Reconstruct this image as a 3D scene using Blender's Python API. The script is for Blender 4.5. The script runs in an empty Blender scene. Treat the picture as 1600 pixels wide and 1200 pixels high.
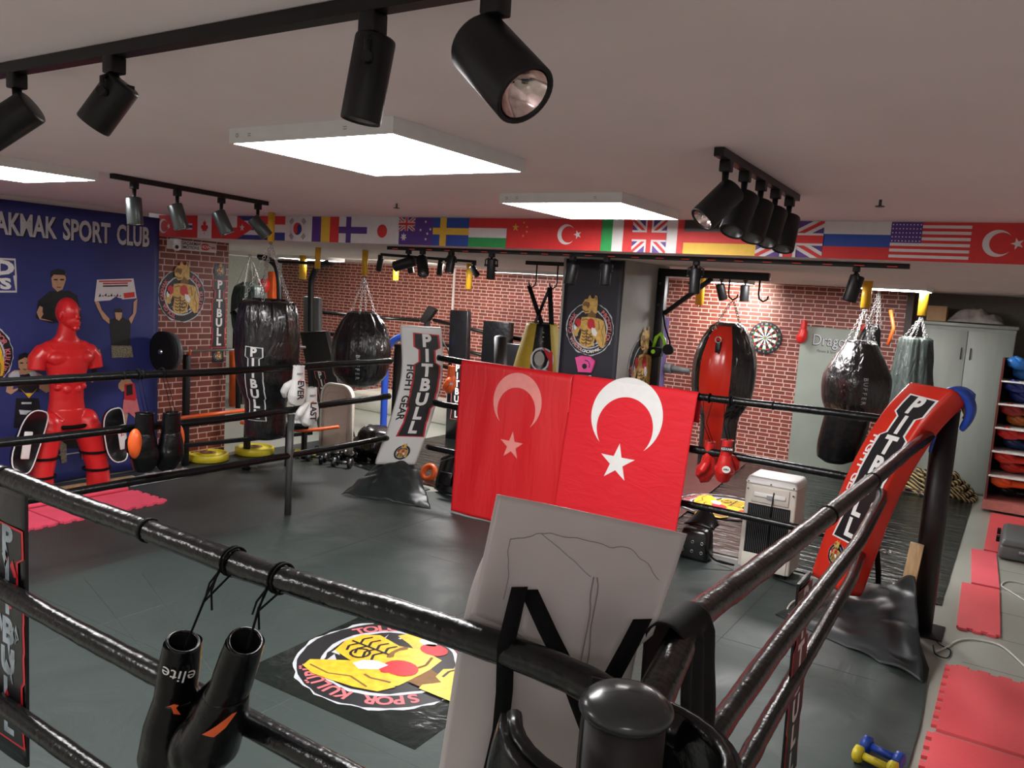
import bpy, bmesh, math, random
from math import sin, cos, pi, radians, sqrt, atan2
from mathutils import Vector, Matrix, noise
from mathutils.geometry import tessellate_polygon
random.seed(7)
V = Vector
SC = bpy.context.scene
COL = SC.collection

# ------------------------------------------------------------------ camera
FPX, PITCH, ROLL, YAW = 1257.0, 0.1163, 0.0651, 0.5627
EYE = V((0, 0, 2.15))
FW = V((-sin(YAW) * cos(PITCH), cos(YAW) * cos(PITCH), -sin(PITCH)))
R0 = V((cos(YAW), sin(YAW), 0)); U0 = R0.cross(FW)
RT = R0 * cos(ROLL) + U0 * sin(ROLL); UP = -R0 * sin(ROLL) + U0 * cos(ROLL)
cam = bpy.data.cameras.new('camera'); camo = bpy.data.objects.new('camera', cam); COL.objects.link(camo)
cam.sensor_fit = 'HORIZONTAL'; cam.sensor_width = 36.0; cam.lens = 36.0 * FPX / 1600.0
cam.clip_start = 0.02
mw = Matrix((RT, UP, -FW)).transposed().to_4x4(); mw.translation = EYE
camo.matrix_world = mw
SC.camera = camo

# ------------------------------------------------------------------ light
SC.view_settings.view_transform = 'Standard'; SC.view_settings.look = 'None'
SC.view_settings.gamma = 1.0; SC.view_settings.use_curve_mapping = False
SC.view_settings.exposure = 1.15
world = bpy.data.worlds.new('world'); SC.world = world; world.use_nodes = True
world.node_tree.nodes['Background'].inputs[0].default_value = (0.75, 0.72, 0.75, 1)
world.node_tree.nodes['Background'].inputs[1].default_value = 0.22
PANEL_E = 15.0        # strength of the ceiling light panels
BACK_E = 12.0
def area(name, loc, sx, sy, power, col=(1, 0.965, 0.96)):
    l = bpy.data.lights.new(name, 'AREA'); l.shape = 'RECTANGLE'; l.size = sx; l.size_y = sy
    l.energy = power; l.color = col
    o = bpy.data.objects.new(name, l); o.location = loc; COL.objects.link(o); return o
def spot(name, loc, target, power, col=(1, 0.9, 0.78), size=70, blend=0.6):
    l = bpy.data.lights.new(name, 'SPOT'); l.energy = power; l.color = col; l.spot_size = radians(size)
    l.spot_blend = blend; l.shadow_soft_size = 0.04
    o = bpy.data.objects.new(name, l); o.location = loc; COL.objects.link(o)
    o.rotation_euler = (V(target) - V(loc)).to_track_quat('-Z', 'Y').to_euler(); return o

# ------------------------------------------------------------------ a pixel of the photograph to a point on a plane
def ray(x, y):
    return (FW * FPX + RT * (x - 800) + UP * (600 - y)).normalized()
def AZ(x, y, z): d = ray(x, y); return EYE + d * ((z - EYE.z) / d.z)
def AY(x, y, Y): d = ray(x, y); return EYE + d * (Y / d.y)
def AX(x, y, X): d = ray(x, y); return EYE + d * (X / d.x)
def AP(x, y, P, n):
    d = ray(x, y); n = V(n); return EYE + d * (((V(P) - EYE).dot(n)) / d.dot(n))
def AV(x, y, A, B):
    t = V((B[0] - A[0], B[1] - A[1], 0)); return AP(x, y, (A[0], A[1], 0), (-t.y, t.x, 0))

# ------------------------------------------------------------------ materials
MATS = {}
def nodes_of(m):
    m.use_nodes = True; nt = m.node_tree; return nt, nt.nodes, nt.links, nt.nodes['Principled BSDF']
def M(name, col, rough=0.5, metal=0.0, bump=0.0, scale=20.0, var=0.06, spec=0.5, coat=0.0, emit=None, estr=0.0, sheen=0.0, stretch=None, trans=0.0):
    """Principled material with slight procedural colour variation and optional bump"""
    if name in MATS: return name
    m = bpy.data.materials.new(name); nt, N, L, b = nodes_of(m)
    b.inputs['Roughness'].default_value = rough; b.inputs['Metallic'].default_value = metal
    b.inputs['Specular IOR Level'].default_value = spec; b.inputs['Coat Weight'].default_value = coat
    if sheen: b.inputs['Sheen Weight'].default_value = sheen
    if trans: b.inputs['Transmission Weight'].default_value = trans
    tc = N.new('ShaderNodeTexCoord'); nz = N.new('ShaderNodeTexNoise')
    nz.inputs['Scale'].default_value = scale; nz.inputs['Detail'].default_value = 4
    if stretch:
        mp = N.new('ShaderNodeMapping'); mp.inputs['Scale'].default_value = stretch
        L.new(tc.outputs['Object'], mp.inputs[0]); L.new(mp.outputs[0], nz.inputs['Vector'])
    else: L.new(tc.outputs['Object'], nz.inputs['Vector'])
    rp = N.new('ShaderNodeValToRGB')
    a = [max(0, c * (1 - var)) for c in col[:3]] + [1]; z = [min(1, c * (1 + var)) for c in col[:3]] + [1]
    rp.color_ramp.elements[0].color = a; rp.color_ramp.elements[1].color = z
    rp.color_ramp.elements[0].position = .35; rp.color_ramp.elements[1].position = .65
    L.new(nz.outputs['Fac'], rp.inputs[0]); L.new(rp.outputs[0], b.inputs['Base Color'])
    if bump:
        bp = N.new('ShaderNodeBump'); bp.inputs['Strength'].default_value = bump; bp.inputs['Distance'].default_value = 0.01
        L.new(nz.outputs['Fac'], bp.inputs['Height']); L.new(bp.outputs[0], b.inputs['Normal'])
    if emit:
        b.inputs['Emission Color'].default_value = (*emit, 1); b.inputs['Emission Strength'].default_value = estr
    MATS[name] = m; return name
def mth(N, L, op, a, b=None, c=None):
    n = N.new('ShaderNodeMath'); n.operation = op
    for i, x in enumerate((a, b, c)):
        if x is None: continue
        if isinstance(x, (int, float)): n.inputs[i].default_value = x
        else: L.new(x, n.inputs[i])
    return n.outputs[0]
def brick_mat(name, axis, h=0.062, per=0.30, dark=(0.13, 0.028, 0.016), light=(0.27, 0.055, 0.03), mortar=(0.62, 0.43, 0.38), ph=0.0):
    m = bpy.data.materials.new(name); nt, N, L, b = nodes_of(m)
    g = N.new('ShaderNodeNewGeometry'); sp = N.new('ShaderNodeSeparateXYZ'); L.new(g.outputs['Position'], sp.inputs[0])
    u = sp.outputs[axis]; z = mth(N, L, 'ADD', sp.outputs[2], 5 + ph)
    zr = mth(N, L, 'DIVIDE', z, h); row = mth(N, L, 'FLOOR', zr); fz = mth(N, L, 'FRACT', zr)
    odd = mth(N, L, 'MODULO', row, 2.0)
    wn = N.new('ShaderNodeTexWhiteNoise'); wn.noise_dimensions = '1D'; L.new(row, wn.inputs['W'])
    uu = mth(N, L, 'ADD', mth(N, L, 'ADD', mth(N, L, 'DIVIDE', u, per), mth(N, L, 'MULTIPLY', odd, .5)), mth(N, L, 'MULTIPLY', wn.outputs[0], .16))
    uu = mth(N, L, 'ADD', uu, 50.0)
    fu = mth(N, L, 'FRACT', uu); cell = mth(N, L, 'FLOOR', uu)
    second = mth(N, L, 'GREATER_THAN', fu, .66)
    mw_ = .0058
    m1 = mth(N, L, 'LESS_THAN', fz, 2 * mw_ / h)
    m2 = mth(N, L, 'LESS_THAN', fu, 2 * mw_ / per)
    m3 = mth(N, L, 'COMPARE', fu, .66, mw_ / per)
    mor = mth(N, L, 'MAXIMUM', m1, mth(N, L, 'MAXIMUM', m2, m3))
    cid = N.new('ShaderNodeCombineXYZ'); L.new(cell, cid.inputs[0]); L.new(row, cid.inputs[1]); L.new(second, cid.inputs[2])
    w2 = N.new('ShaderNodeTexWhiteNoise'); L.new(cid.outputs[0], w2.inputs['Vector'])
    nz = N.new('ShaderNodeTexNoise'); nz.inputs['Scale'].default_value = 45; nz.inputs['Detail'].default_value = 5
    L.new(g.outputs['Position'], nz.inputs['Vector'])
    fac = mth(N, L, 'ADD', mth(N, L, 'MULTIPLY', w2.outputs[0], .6), mth(N, L, 'MULTIPLY', nz.outputs['Fac'], .5))
    rp = N.new('ShaderNodeValToRGB'); rp.color_ramp.elements[0].color = (*dark, 1); rp.color_ramp.elements[1].color = (*light, 1)
    L.new(fac, rp.inputs[0])
    mx = N.new('ShaderNodeMix'); mx.data_type = 'RGBA'; L.new(mor, mx.inputs[0]); L.new(rp.outputs[0], mx.inputs[6])
    mx.inputs[7].default_value = (*mortar, 1)
    L.new(mx.outputs[2], b.inputs['Base Color']); b.inputs['Roughness'].default_value = .5
    MATS[name] = m; return name
def crumple_mat(name, col, rough, scale, strength, stretch=(1, 1, 1), dist=.03, spec=.5, coat=0):
    """shiny plastic sheet or vinyl with sharp creases"""
    m = bpy.data.materials.new(name); nt, N, L, b = nodes_of(m)
    b.inputs['Base Color'].default_value = (*col, 1); b.inputs['Specular IOR Level'].default_value = spec
    b.inputs['Coat Weight'].default_value = coat
    tc = N.new('ShaderNodeTexCoord'); mp = N.new('ShaderNodeMapping'); mp.inputs['Scale'].default_value = stretch
    L.new(tc.outputs['Object'], mp.inputs[0])
    nz = N.new('ShaderNodeTexNoise'); nz.inputs['Scale'].default_value = scale; nz.inputs['Detail'].default_value = 6
    nz.inputs['Distortion'].default_value = 1.2; L.new(mp.outputs[0], nz.inputs['Vector'])
    vo = N.new('ShaderNodeTexVoronoi'); vo.feature = 'DISTANCE_TO_EDGE'; vo.inputs['Scale'].default_value = scale * .5
    L.new(mp.outputs[0], vo.inputs['Vector'])
    h = mth(N, L, 'ADD', nz.outputs['Fac'], mth(N, L, 'MULTIPLY', vo.outputs[0], .5))
    bp = N.new('ShaderNodeBump'); bp.inputs['Strength'].default_value = strength; bp.inputs['Distance'].default_value = dist
    L.new(h, bp.inputs['Height']); L.new(bp.outputs[0], b.inputs['Normal'])
    r2 = mth(N, L, 'ADD', rough * .6, mth(N, L, 'MULTIPLY', nz.outputs['Fac'], rough * .8)); L.new(r2, b.inputs['Roughness'])
    MATS[name] = m; return name
def dotted_mat(name, col, rough=.6, sx=40., bump=.6, dist=.004, var=.1, rot=0.0):
    """embossed rubber or foam mat: raised checks over a coloured base"""
    m = bpy.data.materials.new(name); nt, N, L, b = nodes_of(m)
    tc = N.new('ShaderNodeTexCoord'); mp = N.new('ShaderNodeMapping'); mp.inputs['Rotation'].default_value = (0, 0, rot)
    L.new(tc.outputs['Object'], mp.inputs[0])
    sp = N.new('ShaderNodeSeparateXYZ'); L.new(mp.outputs[0], sp.inputs[0])
    a = mth(N, L, 'SINE', mth(N, L, 'MULTIPLY', sp.outputs[0], sx * 2)); c = mth(N, L, 'SINE', mth(N, L, 'MULTIPLY', sp.outputs[1], sx * 2))
    h = mth(N, L, 'GREATER_THAN', mth(N, L, 'MULTIPLY', a, c), .25)
    nz = N.new('ShaderNodeTexNoise'); nz.inputs['Scale'].default_value = 1.7; nz.inputs['Detail'].default_value = 6
    L.new(tc.outputs['Object'], nz.inputs['Vector'])
    rp = N.new('ShaderNodeValToRGB'); rp.color_ramp.elements[0].position = .3; rp.color_ramp.elements[1].position = .7
    rp.color_ramp.elements[0].color = (*[x * (1 - var) for x in col], 1); rp.color_ramp.elements[1].color = (*[min(1, x * (1 + var)) for x in col], 1)
    L.new(nz.outputs['Fac'], rp.inputs[0]); L.new(rp.outputs[0], b.inputs['Base Color'])
    bp = N.new('ShaderNodeBump'); bp.inputs['Strength'].default_value = bump; bp.inputs['Distance'].default_value = dist
    L.new(h, bp.inputs['Height']); L.new(bp.outputs[0], b.inputs['Normal']); b.inputs['Roughness'].default_value = rough
    MATS[name] = m; return name

M('white_plaster', (0.74, 0.70, 0.68), .9, var=.02, scale=3)
M('ceiling_paint', (0.86, 0.745, 0.76), .85, var=.03, scale=1.2)
M('grey_paint', (0.33, 0.33, 0.30), .7, var=.05, scale=5)
M('green_grey_paint', (0.30, 0.36, 0.32), .6, var=.05, scale=4)
M('black_metal', (0.007, 0.007, 0.008), .42, var=.1, spec=.35)
M('black_matte', (0.006, 0.006, 0.0065), .75, var=.2, spec=.25)
M('black_webbing', (0.004, 0.004, 0.0045), .9, var=.3, scale=120, bump=.2, spec=.2)
M('rope_cover', (0.0042, 0.0052, 0.0052), .23, bump=.30, scale=38, var=.2, spec=.38)
M('black_leather', (0.0035, 0.0035, 0.004), .27, bump=.6, scale=15, var=.2, spec=.30)
M('black_vinyl', (0.005, 0.005, 0.006), .25, bump=.3, scale=7, var=.2, spec=.7)
M('post_pad', (0.008, 0.006, 0.006), .48, bump=.1, scale=12, var=.15)
M('white', (0.80, 0.80, 0.78), .45, var=.02)
M('white_vinyl', (0.72, 0.73, 0.72), .28, var=.02, scale=4, bump=.08)
M('white_metal', (0.75, 0.75, 0.74), .35, var=.02)
M('red', (0.62, 0.020, 0.018), .35, var=.06)
M('red_print', (0.55, 0.02, 0.03), .4, var=.05)
M('pink_print', (0.62, 0.16, 0.17), .5, var=.05)
M('red_dummy', (0.66, 0.020, 0.022), .30, var=.03, scale=5)
M('red_vinyl', (0.66, 0.03, 0.015), .22, var=.05, scale=5, bump=.1)
M('black_print', (0.012, 0.012, 0.014), .4, var=.1)
M('tan_print', (0.62, 0.38, 0.10), .45, var=.18, scale=30)
M('gold_print', (0.80, 0.48, 0.03), .35, var=.15, scale=20)
M('brown_print', (0.20, 0.10, 0.03), .5, var=.1)
M('silver_print', (0.52, 0.55, 0.60), .45, var=.1)
M('yellow', (0.72, 0.60, 0.03), .4, var=.05)
M('yellow_metal', (0.72, 0.40, 0.02), .38, var=.06)
M('orange', (0.80, 0.12, 0.02), .4, var=.05)
M('steel', (0.55, 0.55, 0.55), .28, metal=1, var=.08)
M('chrome', (0.8, 0.8, 0.8), .1, metal=1, var=.02)
M('dark_steel', (0.12, 0.12, 0.12), .4, metal=1, var=.1)
M('grey_rubber', (0.10, 0.105, 0.11), .5, var=.08)
M('beige_plastic', (0.62, 0.50, 0.43), .45, var=.03)
M('cream_plastic', (0.70, 0.68, 0.60), .45, var=.03)
M('ac_plastic', (0.62, 0.58, 0.51), .42, var=.04, scale=5)
M('blue', (0.02, 0.07, 0.42), .35, var=.05)
M('sky_blue', (0.03, 0.20, 0.60), .35, var=.05)
M('pale_blue', (0.35, 0.48, 0.62), .45, var=.05)
M('skin_print', (0.50, 0.28, 0.16), .5, var=.08, scale=40)
M('camo_print', (0.22, 0.19, 0.13), .6, var=.6, scale=90)
M('wood', (0.50, 0.33, 0.17), .6, var=.15, scale=8, stretch=(8, 8, 1))
M('pink_mat_smooth', (0.86, 0.09, 0.16), .7, var=.04, scale=6, bump=.1)
M('green_print', (0.02, 0.30, 0.07), .5)
M('purple_print', (0.08, 0.025, 0.22), .5)
M('navy_print', (0.03, 0.04, 0.20), .5)
M('bright_blue_print', (0.015, 0.06, 0.33), .5)
M('mid_blue_print', (0.02, 0.11, 0.36), .5)
M('flag_red', (0.60, 0.025, 0.025), .6, var=.04)
M('flag_white', (0.66, 0.63, 0.63), .6, var=.03)
M('flag_yellow', (0.72, 0.44, 0.04), .6, var=.05)
M('magenta', (0.75, 0.08, 0.30), .4)
M('lime', (0.28, 0.60, 0.03), .4)
M('cable_white', (0.62, 0.64, 0.58), .5)
M('clear_bag', (0.45, 0.42, 0.40), .25, bump=1, scale=14, var=.15, trans=.25)
M('maroon_wood', (0.16, 0.025, 0.02), .45, var=.15, scale=12)
M('pink_board', (0.55, 0.20, 0.17), .5, var=.08)
M('cabinet_paint', (0.27, 0.30, 0.27), .5, var=.05, scale=3, stretch=(3, 3, .5))
M('cardboard', (0.42, 0.27, 0.15), .8)
M('grey_plastic', (0.12, 0.135, 0.135), .4, var=.05)
M('copper_reflector', (0.75, 0.6, 0.58), .12, metal=1, var=.15, scale=80)
M('panel_glow', (1, 1, 1), .5, emit=(1.0, 0.975, 0.965), estr=PANEL_E, var=0)
M('back_glow', (1, 1, 1), .5, emit=(1.0, 0.98, 0.96), estr=BACK_E, var=0)
M('lamp_glow', (1, 1, 1), .5, emit=(1.0, 0.9, 0.8), estr=3.0, var=0)
crumple_mat('flag_satin', (0.66, 0.010, 0.016), .42, 4, .35, stretch=(3, 1, .5), dist=.02, spec=.5)
crumple_mat('flag_cotton', (0.70, 0.014, 0.026), .65, 5, .35, stretch=(.8, 1, 2.2), dist=.02, spec=.3)
M('satin_pink', (0.80, 0.28, 0.25), .5, var=.06, scale=9)
M('blue_banner', (0.022, 0.030, 0.165), .55, var=.12, scale=2.2)
M('dark_banner', (0.020, 0.020, 0.030), .5, var=.12, scale=3)
M('silver_letter', (0.52, 0.52, 0.54), .45, var=.12, scale=12)
M('grey_green_mat', (0.27, 0.31, 0.27), .55, var=.06, scale=2)
M('floor_tile_grout', (0.2, 0.2, 0.18), .8)
M('red_glow_led', (0.5, 0.02, 0.02), .5, emit=(1, .08, .05), estr=.12, var=0)
crumple_mat('canvas', (0.040, 0.056, 0.052), .50, 2.0, .42, dist=.03, spec=.36)
crumple_mat('canvas_dark', (0.014, 0.019, 0.020), .45, 2.5, .25, dist=.03, spec=.5)
crumple_mat('black_sheet', (0.010, 0.013, 0.012), .14, 5.0, .75, stretch=(.45, 2.2, 1), dist=.03, spec=.6)
crumple_mat('black_bag_vinyl', (0.006, 0.006, 0.007), .17, 6, .6, stretch=(3.5, 3.5, .8), dist=.03, spec=.7, coat=.3)
crumple_mat('grey_bag_vinyl', (0.045, 0.06, 0.055), .3, 7, .6, stretch=(2.4, 2.4, .8), dist=.03)
crumple_mat('sticker_black', (0.012, 0.016, 0.014), .12, 5, .35, stretch=(1, 1, 1), dist=.012)
dotted_mat('rubber_mat', (0.032, 0.038, 0.036), .5, 60., 1.0, .006, .3)
dotted_mat('pink_mat', (0.80, 0.10, 0.115), .5, 52., 1.0, .008, .08)
dotted_mat('pink_mat_fine', (0.80, 0.11, 0.14), .55, 120., .5, .003, .08)
brick_mat('brick_back', 0, h=.056, per=.29, dark=(.12, .026, .018), light=(.26, .055, .036))
brick_mat('brick_side', 1, h=.067, per=.31, dark=(.10, .020, .012), light=(.22, .045, .025), mortar=(.55, .36, .30))

# ------------------------------------------------------------------ mesh builder
class MB:
    def __init__(s): s.v = []; s.f = []; s.m = []; s.sm = []
    def add(s, vs, fs, mat, smooth=False):
        o = len(s.v); s.v += [tuple(x) for x in vs]
        for f in fs: s.f.append(tuple(i + o for i in f)); s.m.append(mat); s.sm.append(smooth)
        return s
    def box(s, c, d, mat, rot=None, taper=1.0):
        hx, hy, hz = d[0] / 2, d[1] / 2, d[2] / 2
        vs = [V((x * (taper if z > 0 else 1), y * (taper if z > 0 else 1), z)) for z in (-hz, hz) for x, y in ((-hx, -hy), (hx, -hy), (hx, hy), (-hx, hy))]
        if rot is not None: vs = [rot @ v for v in vs]
        c = V(c); vs = [v + c for v in vs]
        return s.add(vs, [(3, 2, 1, 0), (4, 5, 6, 7), (0, 1, 5, 4), (1, 2, 6, 5), (2, 3, 7, 6), (3, 0, 4, 7)], mat)
    def bar(s, a, b, w, h, mat, up=(0, 0, 1)):
        a = V(a); b = V(b); t = (b - a); ln = t.length; t.normalize(); up = V(up)
        x = up.cross(t)
        if x.length < 1e-4: x = V((1, 0, 0)).cross(t)
        x.normalize(); y = t.cross(x)
        R = Matrix((x, y, t)).transposed()
        return s.box((a + b) / 2, (w, h, ln), mat, R)
    def tube(s, pts, r, mat, n=12, cap=True, smooth=True, closed=False, flat=None):
        """sweep a circle (or ellipse via flat=(a,b)) along points; r number or list or function of fraction"""
        pts = [V(p) for p in pts]; k = len(pts)
        T = []
        for i in range(k):
            if closed: t = pts[(i + 1) % k] - pts[i - 1]
            else: t = pts[min(i + 1, k - 1)] - pts[max(i - 1, 0)]
            T.append(t.normalized())
        up = V((0, 0, 1)) if abs(T[0].z) < .9 else V((1, 0, 0))
        x = up.cross(T[0]).normalized(); vs = []
        for i in range(k):
            x = (x - T[i] * x.dot(T[i])).normalized(); y = T[i].cross(x)
            rr = r(i / max(1, k - 1)) if callable(r) else (r[i] if isinstance(r, (list, tuple)) else r)
            fa, fb = flat if flat else (1, 1)
            for j in range(n):
                a = 2 * pi * j / n; vs.append(pts[i] + x * (cos(a) * rr * fa) + y * (sin(a) * rr * fb))
        fs = [(i * n + j, i * n + (j + 1) % n, (i + 1) * n + (j + 1) % n, (i + 1) * n + j) for i in range(k - 1) for j in range(n)]
        if closed: fs += [((k - 1) * n + j, (k - 1) * n + (j + 1) % n, (j + 1) % n, j) for j in range(n)]
        s.add(vs, fs, mat, smooth)
        if cap and not closed:
            o = len(s.v) - len(vs)
            s.f.append(tuple(o + j for j in reversed(range(n)))); s.m.append(mat); s.sm.append(False)
            s.f.append(tuple(o + (k - 1) * n + j for j in range(n))); s.m.append(mat); s.sm.append(False)
        return s
    def cyl(s, a, b, r, mat, r2=None, n=20, cap=True):
        return s.tube([a, b], [r, r if r2 is None else r2], mat, n, cap)
    def lathe(s, prof, mat, c=(0, 0, 0), axis=None, n=28, rad=None, cap=True):
        """prof: (r, z) pairs; rad(theta, i) scales; axis: 3x3 matrix"""
        vs = []; c = V(c); k = len(prof)
        for i, (r, z) in enumerate(prof):
            for j in range(n):
                a = 2 * pi * j / n; q = r * (rad(a, i / (k - 1)) if rad else 1)
                p = V((cos(a) * q, sin(a) * q, z)); vs.append((axis @ p if axis else p) + c)
        fs = [(i * n + j, i * n + (j + 1) % n, (i + 1) * n + (j + 1) % n, (i + 1) * n + j) for i in range(k - 1) for j in range(n)]
        mats = mat if callable(mat) else None
        if mats:
            o = len(s.v); s.v += [tuple(x) for x in vs]
            for q, f in enumerate(fs):
                s.f.append(tuple(i + o for i in f)); s.m.append(mats(2 * pi * (q % n + .5) / n, (q // n + .5) / (k - 1))); s.sm.append(True)
            endm = mats(0, 0)
        else: s.add(vs, fs, mat, True); endm = mat
        if cap:
            o = len(s.v) - len(vs)
            s.f.append(tuple(o + j for j in reversed(range(n)))); s.m.append(endm); s.sm.append(False)
            s.f.append(tuple(o + (k - 1) * n + j for j in range(n))); s.m.append(endm); s.sm.append(False)
        return s
    def ball(s, c, r, mat, n=20, k=12, rot=None):
        if isinstance(r, (int, float)): r = (r, r, r)
        vs = []; c = V(c)
        for i in range(k + 1):
            ph = -pi / 2 + pi * i / k
            for j in range(n):
                a = 2 * pi * j / n; p = V((cos(a) * cos(ph) * r[0], sin(a) * cos(ph) * r[1], sin(ph) * r[2]))
                vs.append((rot @ p if rot else p) + c)
        fs = [(i * n + j, i * n + (j + 1) % n, (i + 1) * n + (j + 1) % n, (i + 1) * n + j) for i in range(k) for j in range(n)]
        return s.add(vs, fs, mat, True)
    def grid(s, nu, nv, fn, mat, smooth=True):
        vs = [fn(i / nu, j / nv) for j in range(nv + 1) for i in range(nu + 1)]
        w = nu + 1
        fs = [(j * w + i, j * w + i + 1, (j + 1) * w + i + 1, (j + 1) * w + i) for j in range(nv) for i in range(nu)]
        return s.add(vs, fs, mat, smooth)
    def sheet(s, nu, nv, fn, th, mat, back=None, smooth=True):
        """a cloth or foil of real thickness: front fn(u,v), back offset along the normal"""
        P = [[V(fn(i / nu, j / nv)) for i in range(nu + 1)] for j in range(nv + 1)]
        Q = []
        for j in range(nv + 1):
            for i in range(nu + 1):
                du = P[j][min(i + 1, nu)] - P[j][max(i - 1, 0)]; dv = P[min(j + 1, nv)][i] - P[max(j - 1, 0)][i]
                nn = du.cross(dv)
                nn = nn.normalized() if nn.length > 1e-9 else V((0, 0, 1)); Q.append(P[j][i] - nn * th)
        w = nu + 1; flat = [p for r in P for p in r]; o = len(flat)
        fs = [(j * w + i, j * w + i + 1, (j + 1) * w + i + 1, (j + 1) * w + i) for j in range(nv) for i in range(nu)]
        bs = [tuple(o + k for k in reversed(f)) for f in fs]
        ed = []
        for i in range(nu):
            ed.append((i + 1, i, o + i, o + i + 1)); a = nv * w + i; ed.append((a, a + 1, o + a + 1, o + a))
        for j in range(nv):
            a, b = j * w, (j + 1) * w; ed.append((a, b, o + b, o + a)); a += nu; b += nu; ed.append((b, a, o + a, o + b))
        k = len(s.v); s.add(flat + Q, fs, mat, smooth)
        for f in bs: s.f.append(tuple(i + k for i in f)); s.m.append(back or mat); s.sm.append(smooth)
        for f in ed: s.f.append(tuple(i + k for i in f)); s.m.append(mat); s.sm.append(False)
        return s
    def prism(s, pts, th, mat, fn):
        """extrude a 2-D outline: fn(u, v, w) -> point, w from 0 to th"""
        n = len(pts); tr = tessellate_polygon([[V((p[0], p[1], 0)) for p in pts]])
        vs = [fn(p[0], p[1], th) for p in pts] + [fn(p[0], p[1], 0) for p in pts]
        fs = [tuple(t) for t in tr] + [tuple(n + i for i in reversed(t)) for t in tr]
        fs += [(i, (i + 1) % n, n + (i + 1) % n, n + i) for i in range(n)]
        return s.add(vs, fs, mat)
    def torus(s, c, R, r, mat, axis=None, n=24, m=8):
        c = V(c); pts = [V((cos(2 * pi * i / n) * R, sin(2 * pi * i / n) * R, 0)) for i in range(n)]
        if axis is not None: pts = [axis @ p for p in pts]
        return s.tube([c + p for p in pts], r, mat, m, closed=True)
    def chain(s, a, b, mat='steel', ln=.034, r=.0028, w=.010, sag=0):
        a = V(a); b = V(b); L_ = (b - a).length; k = max(2, int(L_ / (ln * .78))); t = (b - a).normalized()
        x = V((0, 0, 1)).cross(t)
        x = x.normalized() if x.length > 1e-3 else V((1, 0, 0)); y = t.cross(x)
        for i in range(k):
            f = (i + .5) / k; c = a.lerp(b, f) - V((0, 0, sag * 4 * f * (1 - f))); side = x if i % 2 else y
            h = ln / 2 - w
            pts = [c + t * (h + w * sin(q)) + side * (w * cos(q)) for q in (0, pi / 4, pi / 2, 3 * pi / 4, pi)] + \
                  [c - t * (h + w * sin(q)) - side * (w * cos(q)) for q in (0, pi / 4, pi / 2, 3 * pi / 4, pi)]
            s.tube(pts, r, mat, 5, closed=True)
        return s
    def art(s, a, fn, eps=.0012, sub=0):
        for mat, vs, fs, lay in a.L:
            vs = [tuple(v) for v in vs]; fs = list(fs)
            for _ in range(sub):
                mid = {}; nf = []
                def md(i, j):
                    k = (min(i, j), max(i, j))
                    if k not in mid: mid[k] = len(vs); vs.append(((vs[i][0] + vs[j][0]) / 2, (vs[i][1] + vs[j][1]) / 2))
                    return mid[k]
                for f in fs:
                    if len(f) == 3:
                        A, B, C = f; p, q, r = md(A, B), md(B, C), md(C, A); nf += [(A, p, r), (p, B, q), (r, q, C), (p, q, r)]
                    else: nf.append(f)
                fs = nf
            s.add([fn(v[0], v[1], eps * (lay + 1)) for v in vs], fs, mat)
        return s
    def xf(s, fn): s.v = [tuple(fn(V(v))) for v in s.v]; return s
    def mesh(s, name, off, bevel=0, seg=2, merge=False):
        me = bpy.data.meshes.new(name); names = []
        for m in s.m:
            if m not in names: names.append(m)
        me.from_pydata([(v[0] - off[0], v[1] - off[1], v[2] - off[2]) for v in s.v], [], s.f)
        for n in names: me.materials.append(MATS[n])
        ix = {n: i for i, n in enumerate(names)}
        me.polygons.foreach_set('material_index', [ix[m] for m in s.m]); me.polygons.foreach_set('use_smooth', s.sm)
        if bevel or merge:
            bm = bmesh.new(); bm.from_mesh(me)
            if merge: bmesh.ops.remove_doubles(bm, verts=bm.verts, dist=1e-5)
            if bevel:
                es = [e for e in bm.edges if len(e.link_faces) == 2 and e.calc_face_angle(0) > .7]
                bmesh.ops.bevel(bm, geom=es, offset=bevel, segments=seg, profile=.5, affect='EDGES', clamp_overlap=True)
                for f in bm.faces: f.smooth = True
            bm.to_mesh(me); bm.free()
            if bevel and hasattr(me, 'set_sharp_from_angle'): me.set_sharp_from_angle(angle=radians(50))
        me.update(); return me

def tag(o, label=None, cat=None, group=None, kind=None):
    if label: o['label'] = label
    if cat: o['category'] = cat
    if group: o['group'] = group
    if kind: o['kind'] = kind
    return o
def thing(name, loc, label, cat, group=None):
    o = bpy.data.objects.new(name, None); o.location = V(loc); COL.objects.link(o); o.empty_display_size = .05
    return tag(o, label, cat, group)
ORG = {}
def org(o):
    p = V((0, 0, 0))
    while o is not None: p = p + o.location; o = o.parent
    return p
def part(root, name, mb, bevel=0, label=None, remesh=0, seg=2, smooth=0, merge=False):
    me = mb.mesh(name, org(root), bevel, seg, merge); o = bpy.data.objects.new(name, me); COL.objects.link(o); o.parent = root
    if label: o['label'] = label
    rem(o, remesh, smooth); return o
def rem(o, remesh, smooth):
    if remesh:
        md = o.modifiers.new('skin', 'REMESH'); md.mode = 'VOXEL'; md.voxel_size = remesh; md.use_smooth_shade = True
    if smooth:
        md = o.modifiers.new('soft', 'SMOOTH'); md.iterations = smooth; md.factor = .5
def solo(name, mb, label=None, cat=None, group=None, kind=None, bevel=0, loc=None, remesh=0, smooth=0, seg=2, merge=False):
    if loc is None:
        xs = [v[0] for v in mb.v]; ys = [v[1] for v in mb.v]; zs = [v[2] for v in mb.v]
        loc = ((min(xs) + max(xs)) / 2, (min(ys) + max(ys)) / 2, min(zs))
    me = mb.mesh(name, loc, bevel, seg, merge); o = bpy.data.objects.new(name, me); o.location = loc; COL.objects.link(o)
    rem(o, remesh, smooth); return tag(o, label, cat, group, kind)
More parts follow.
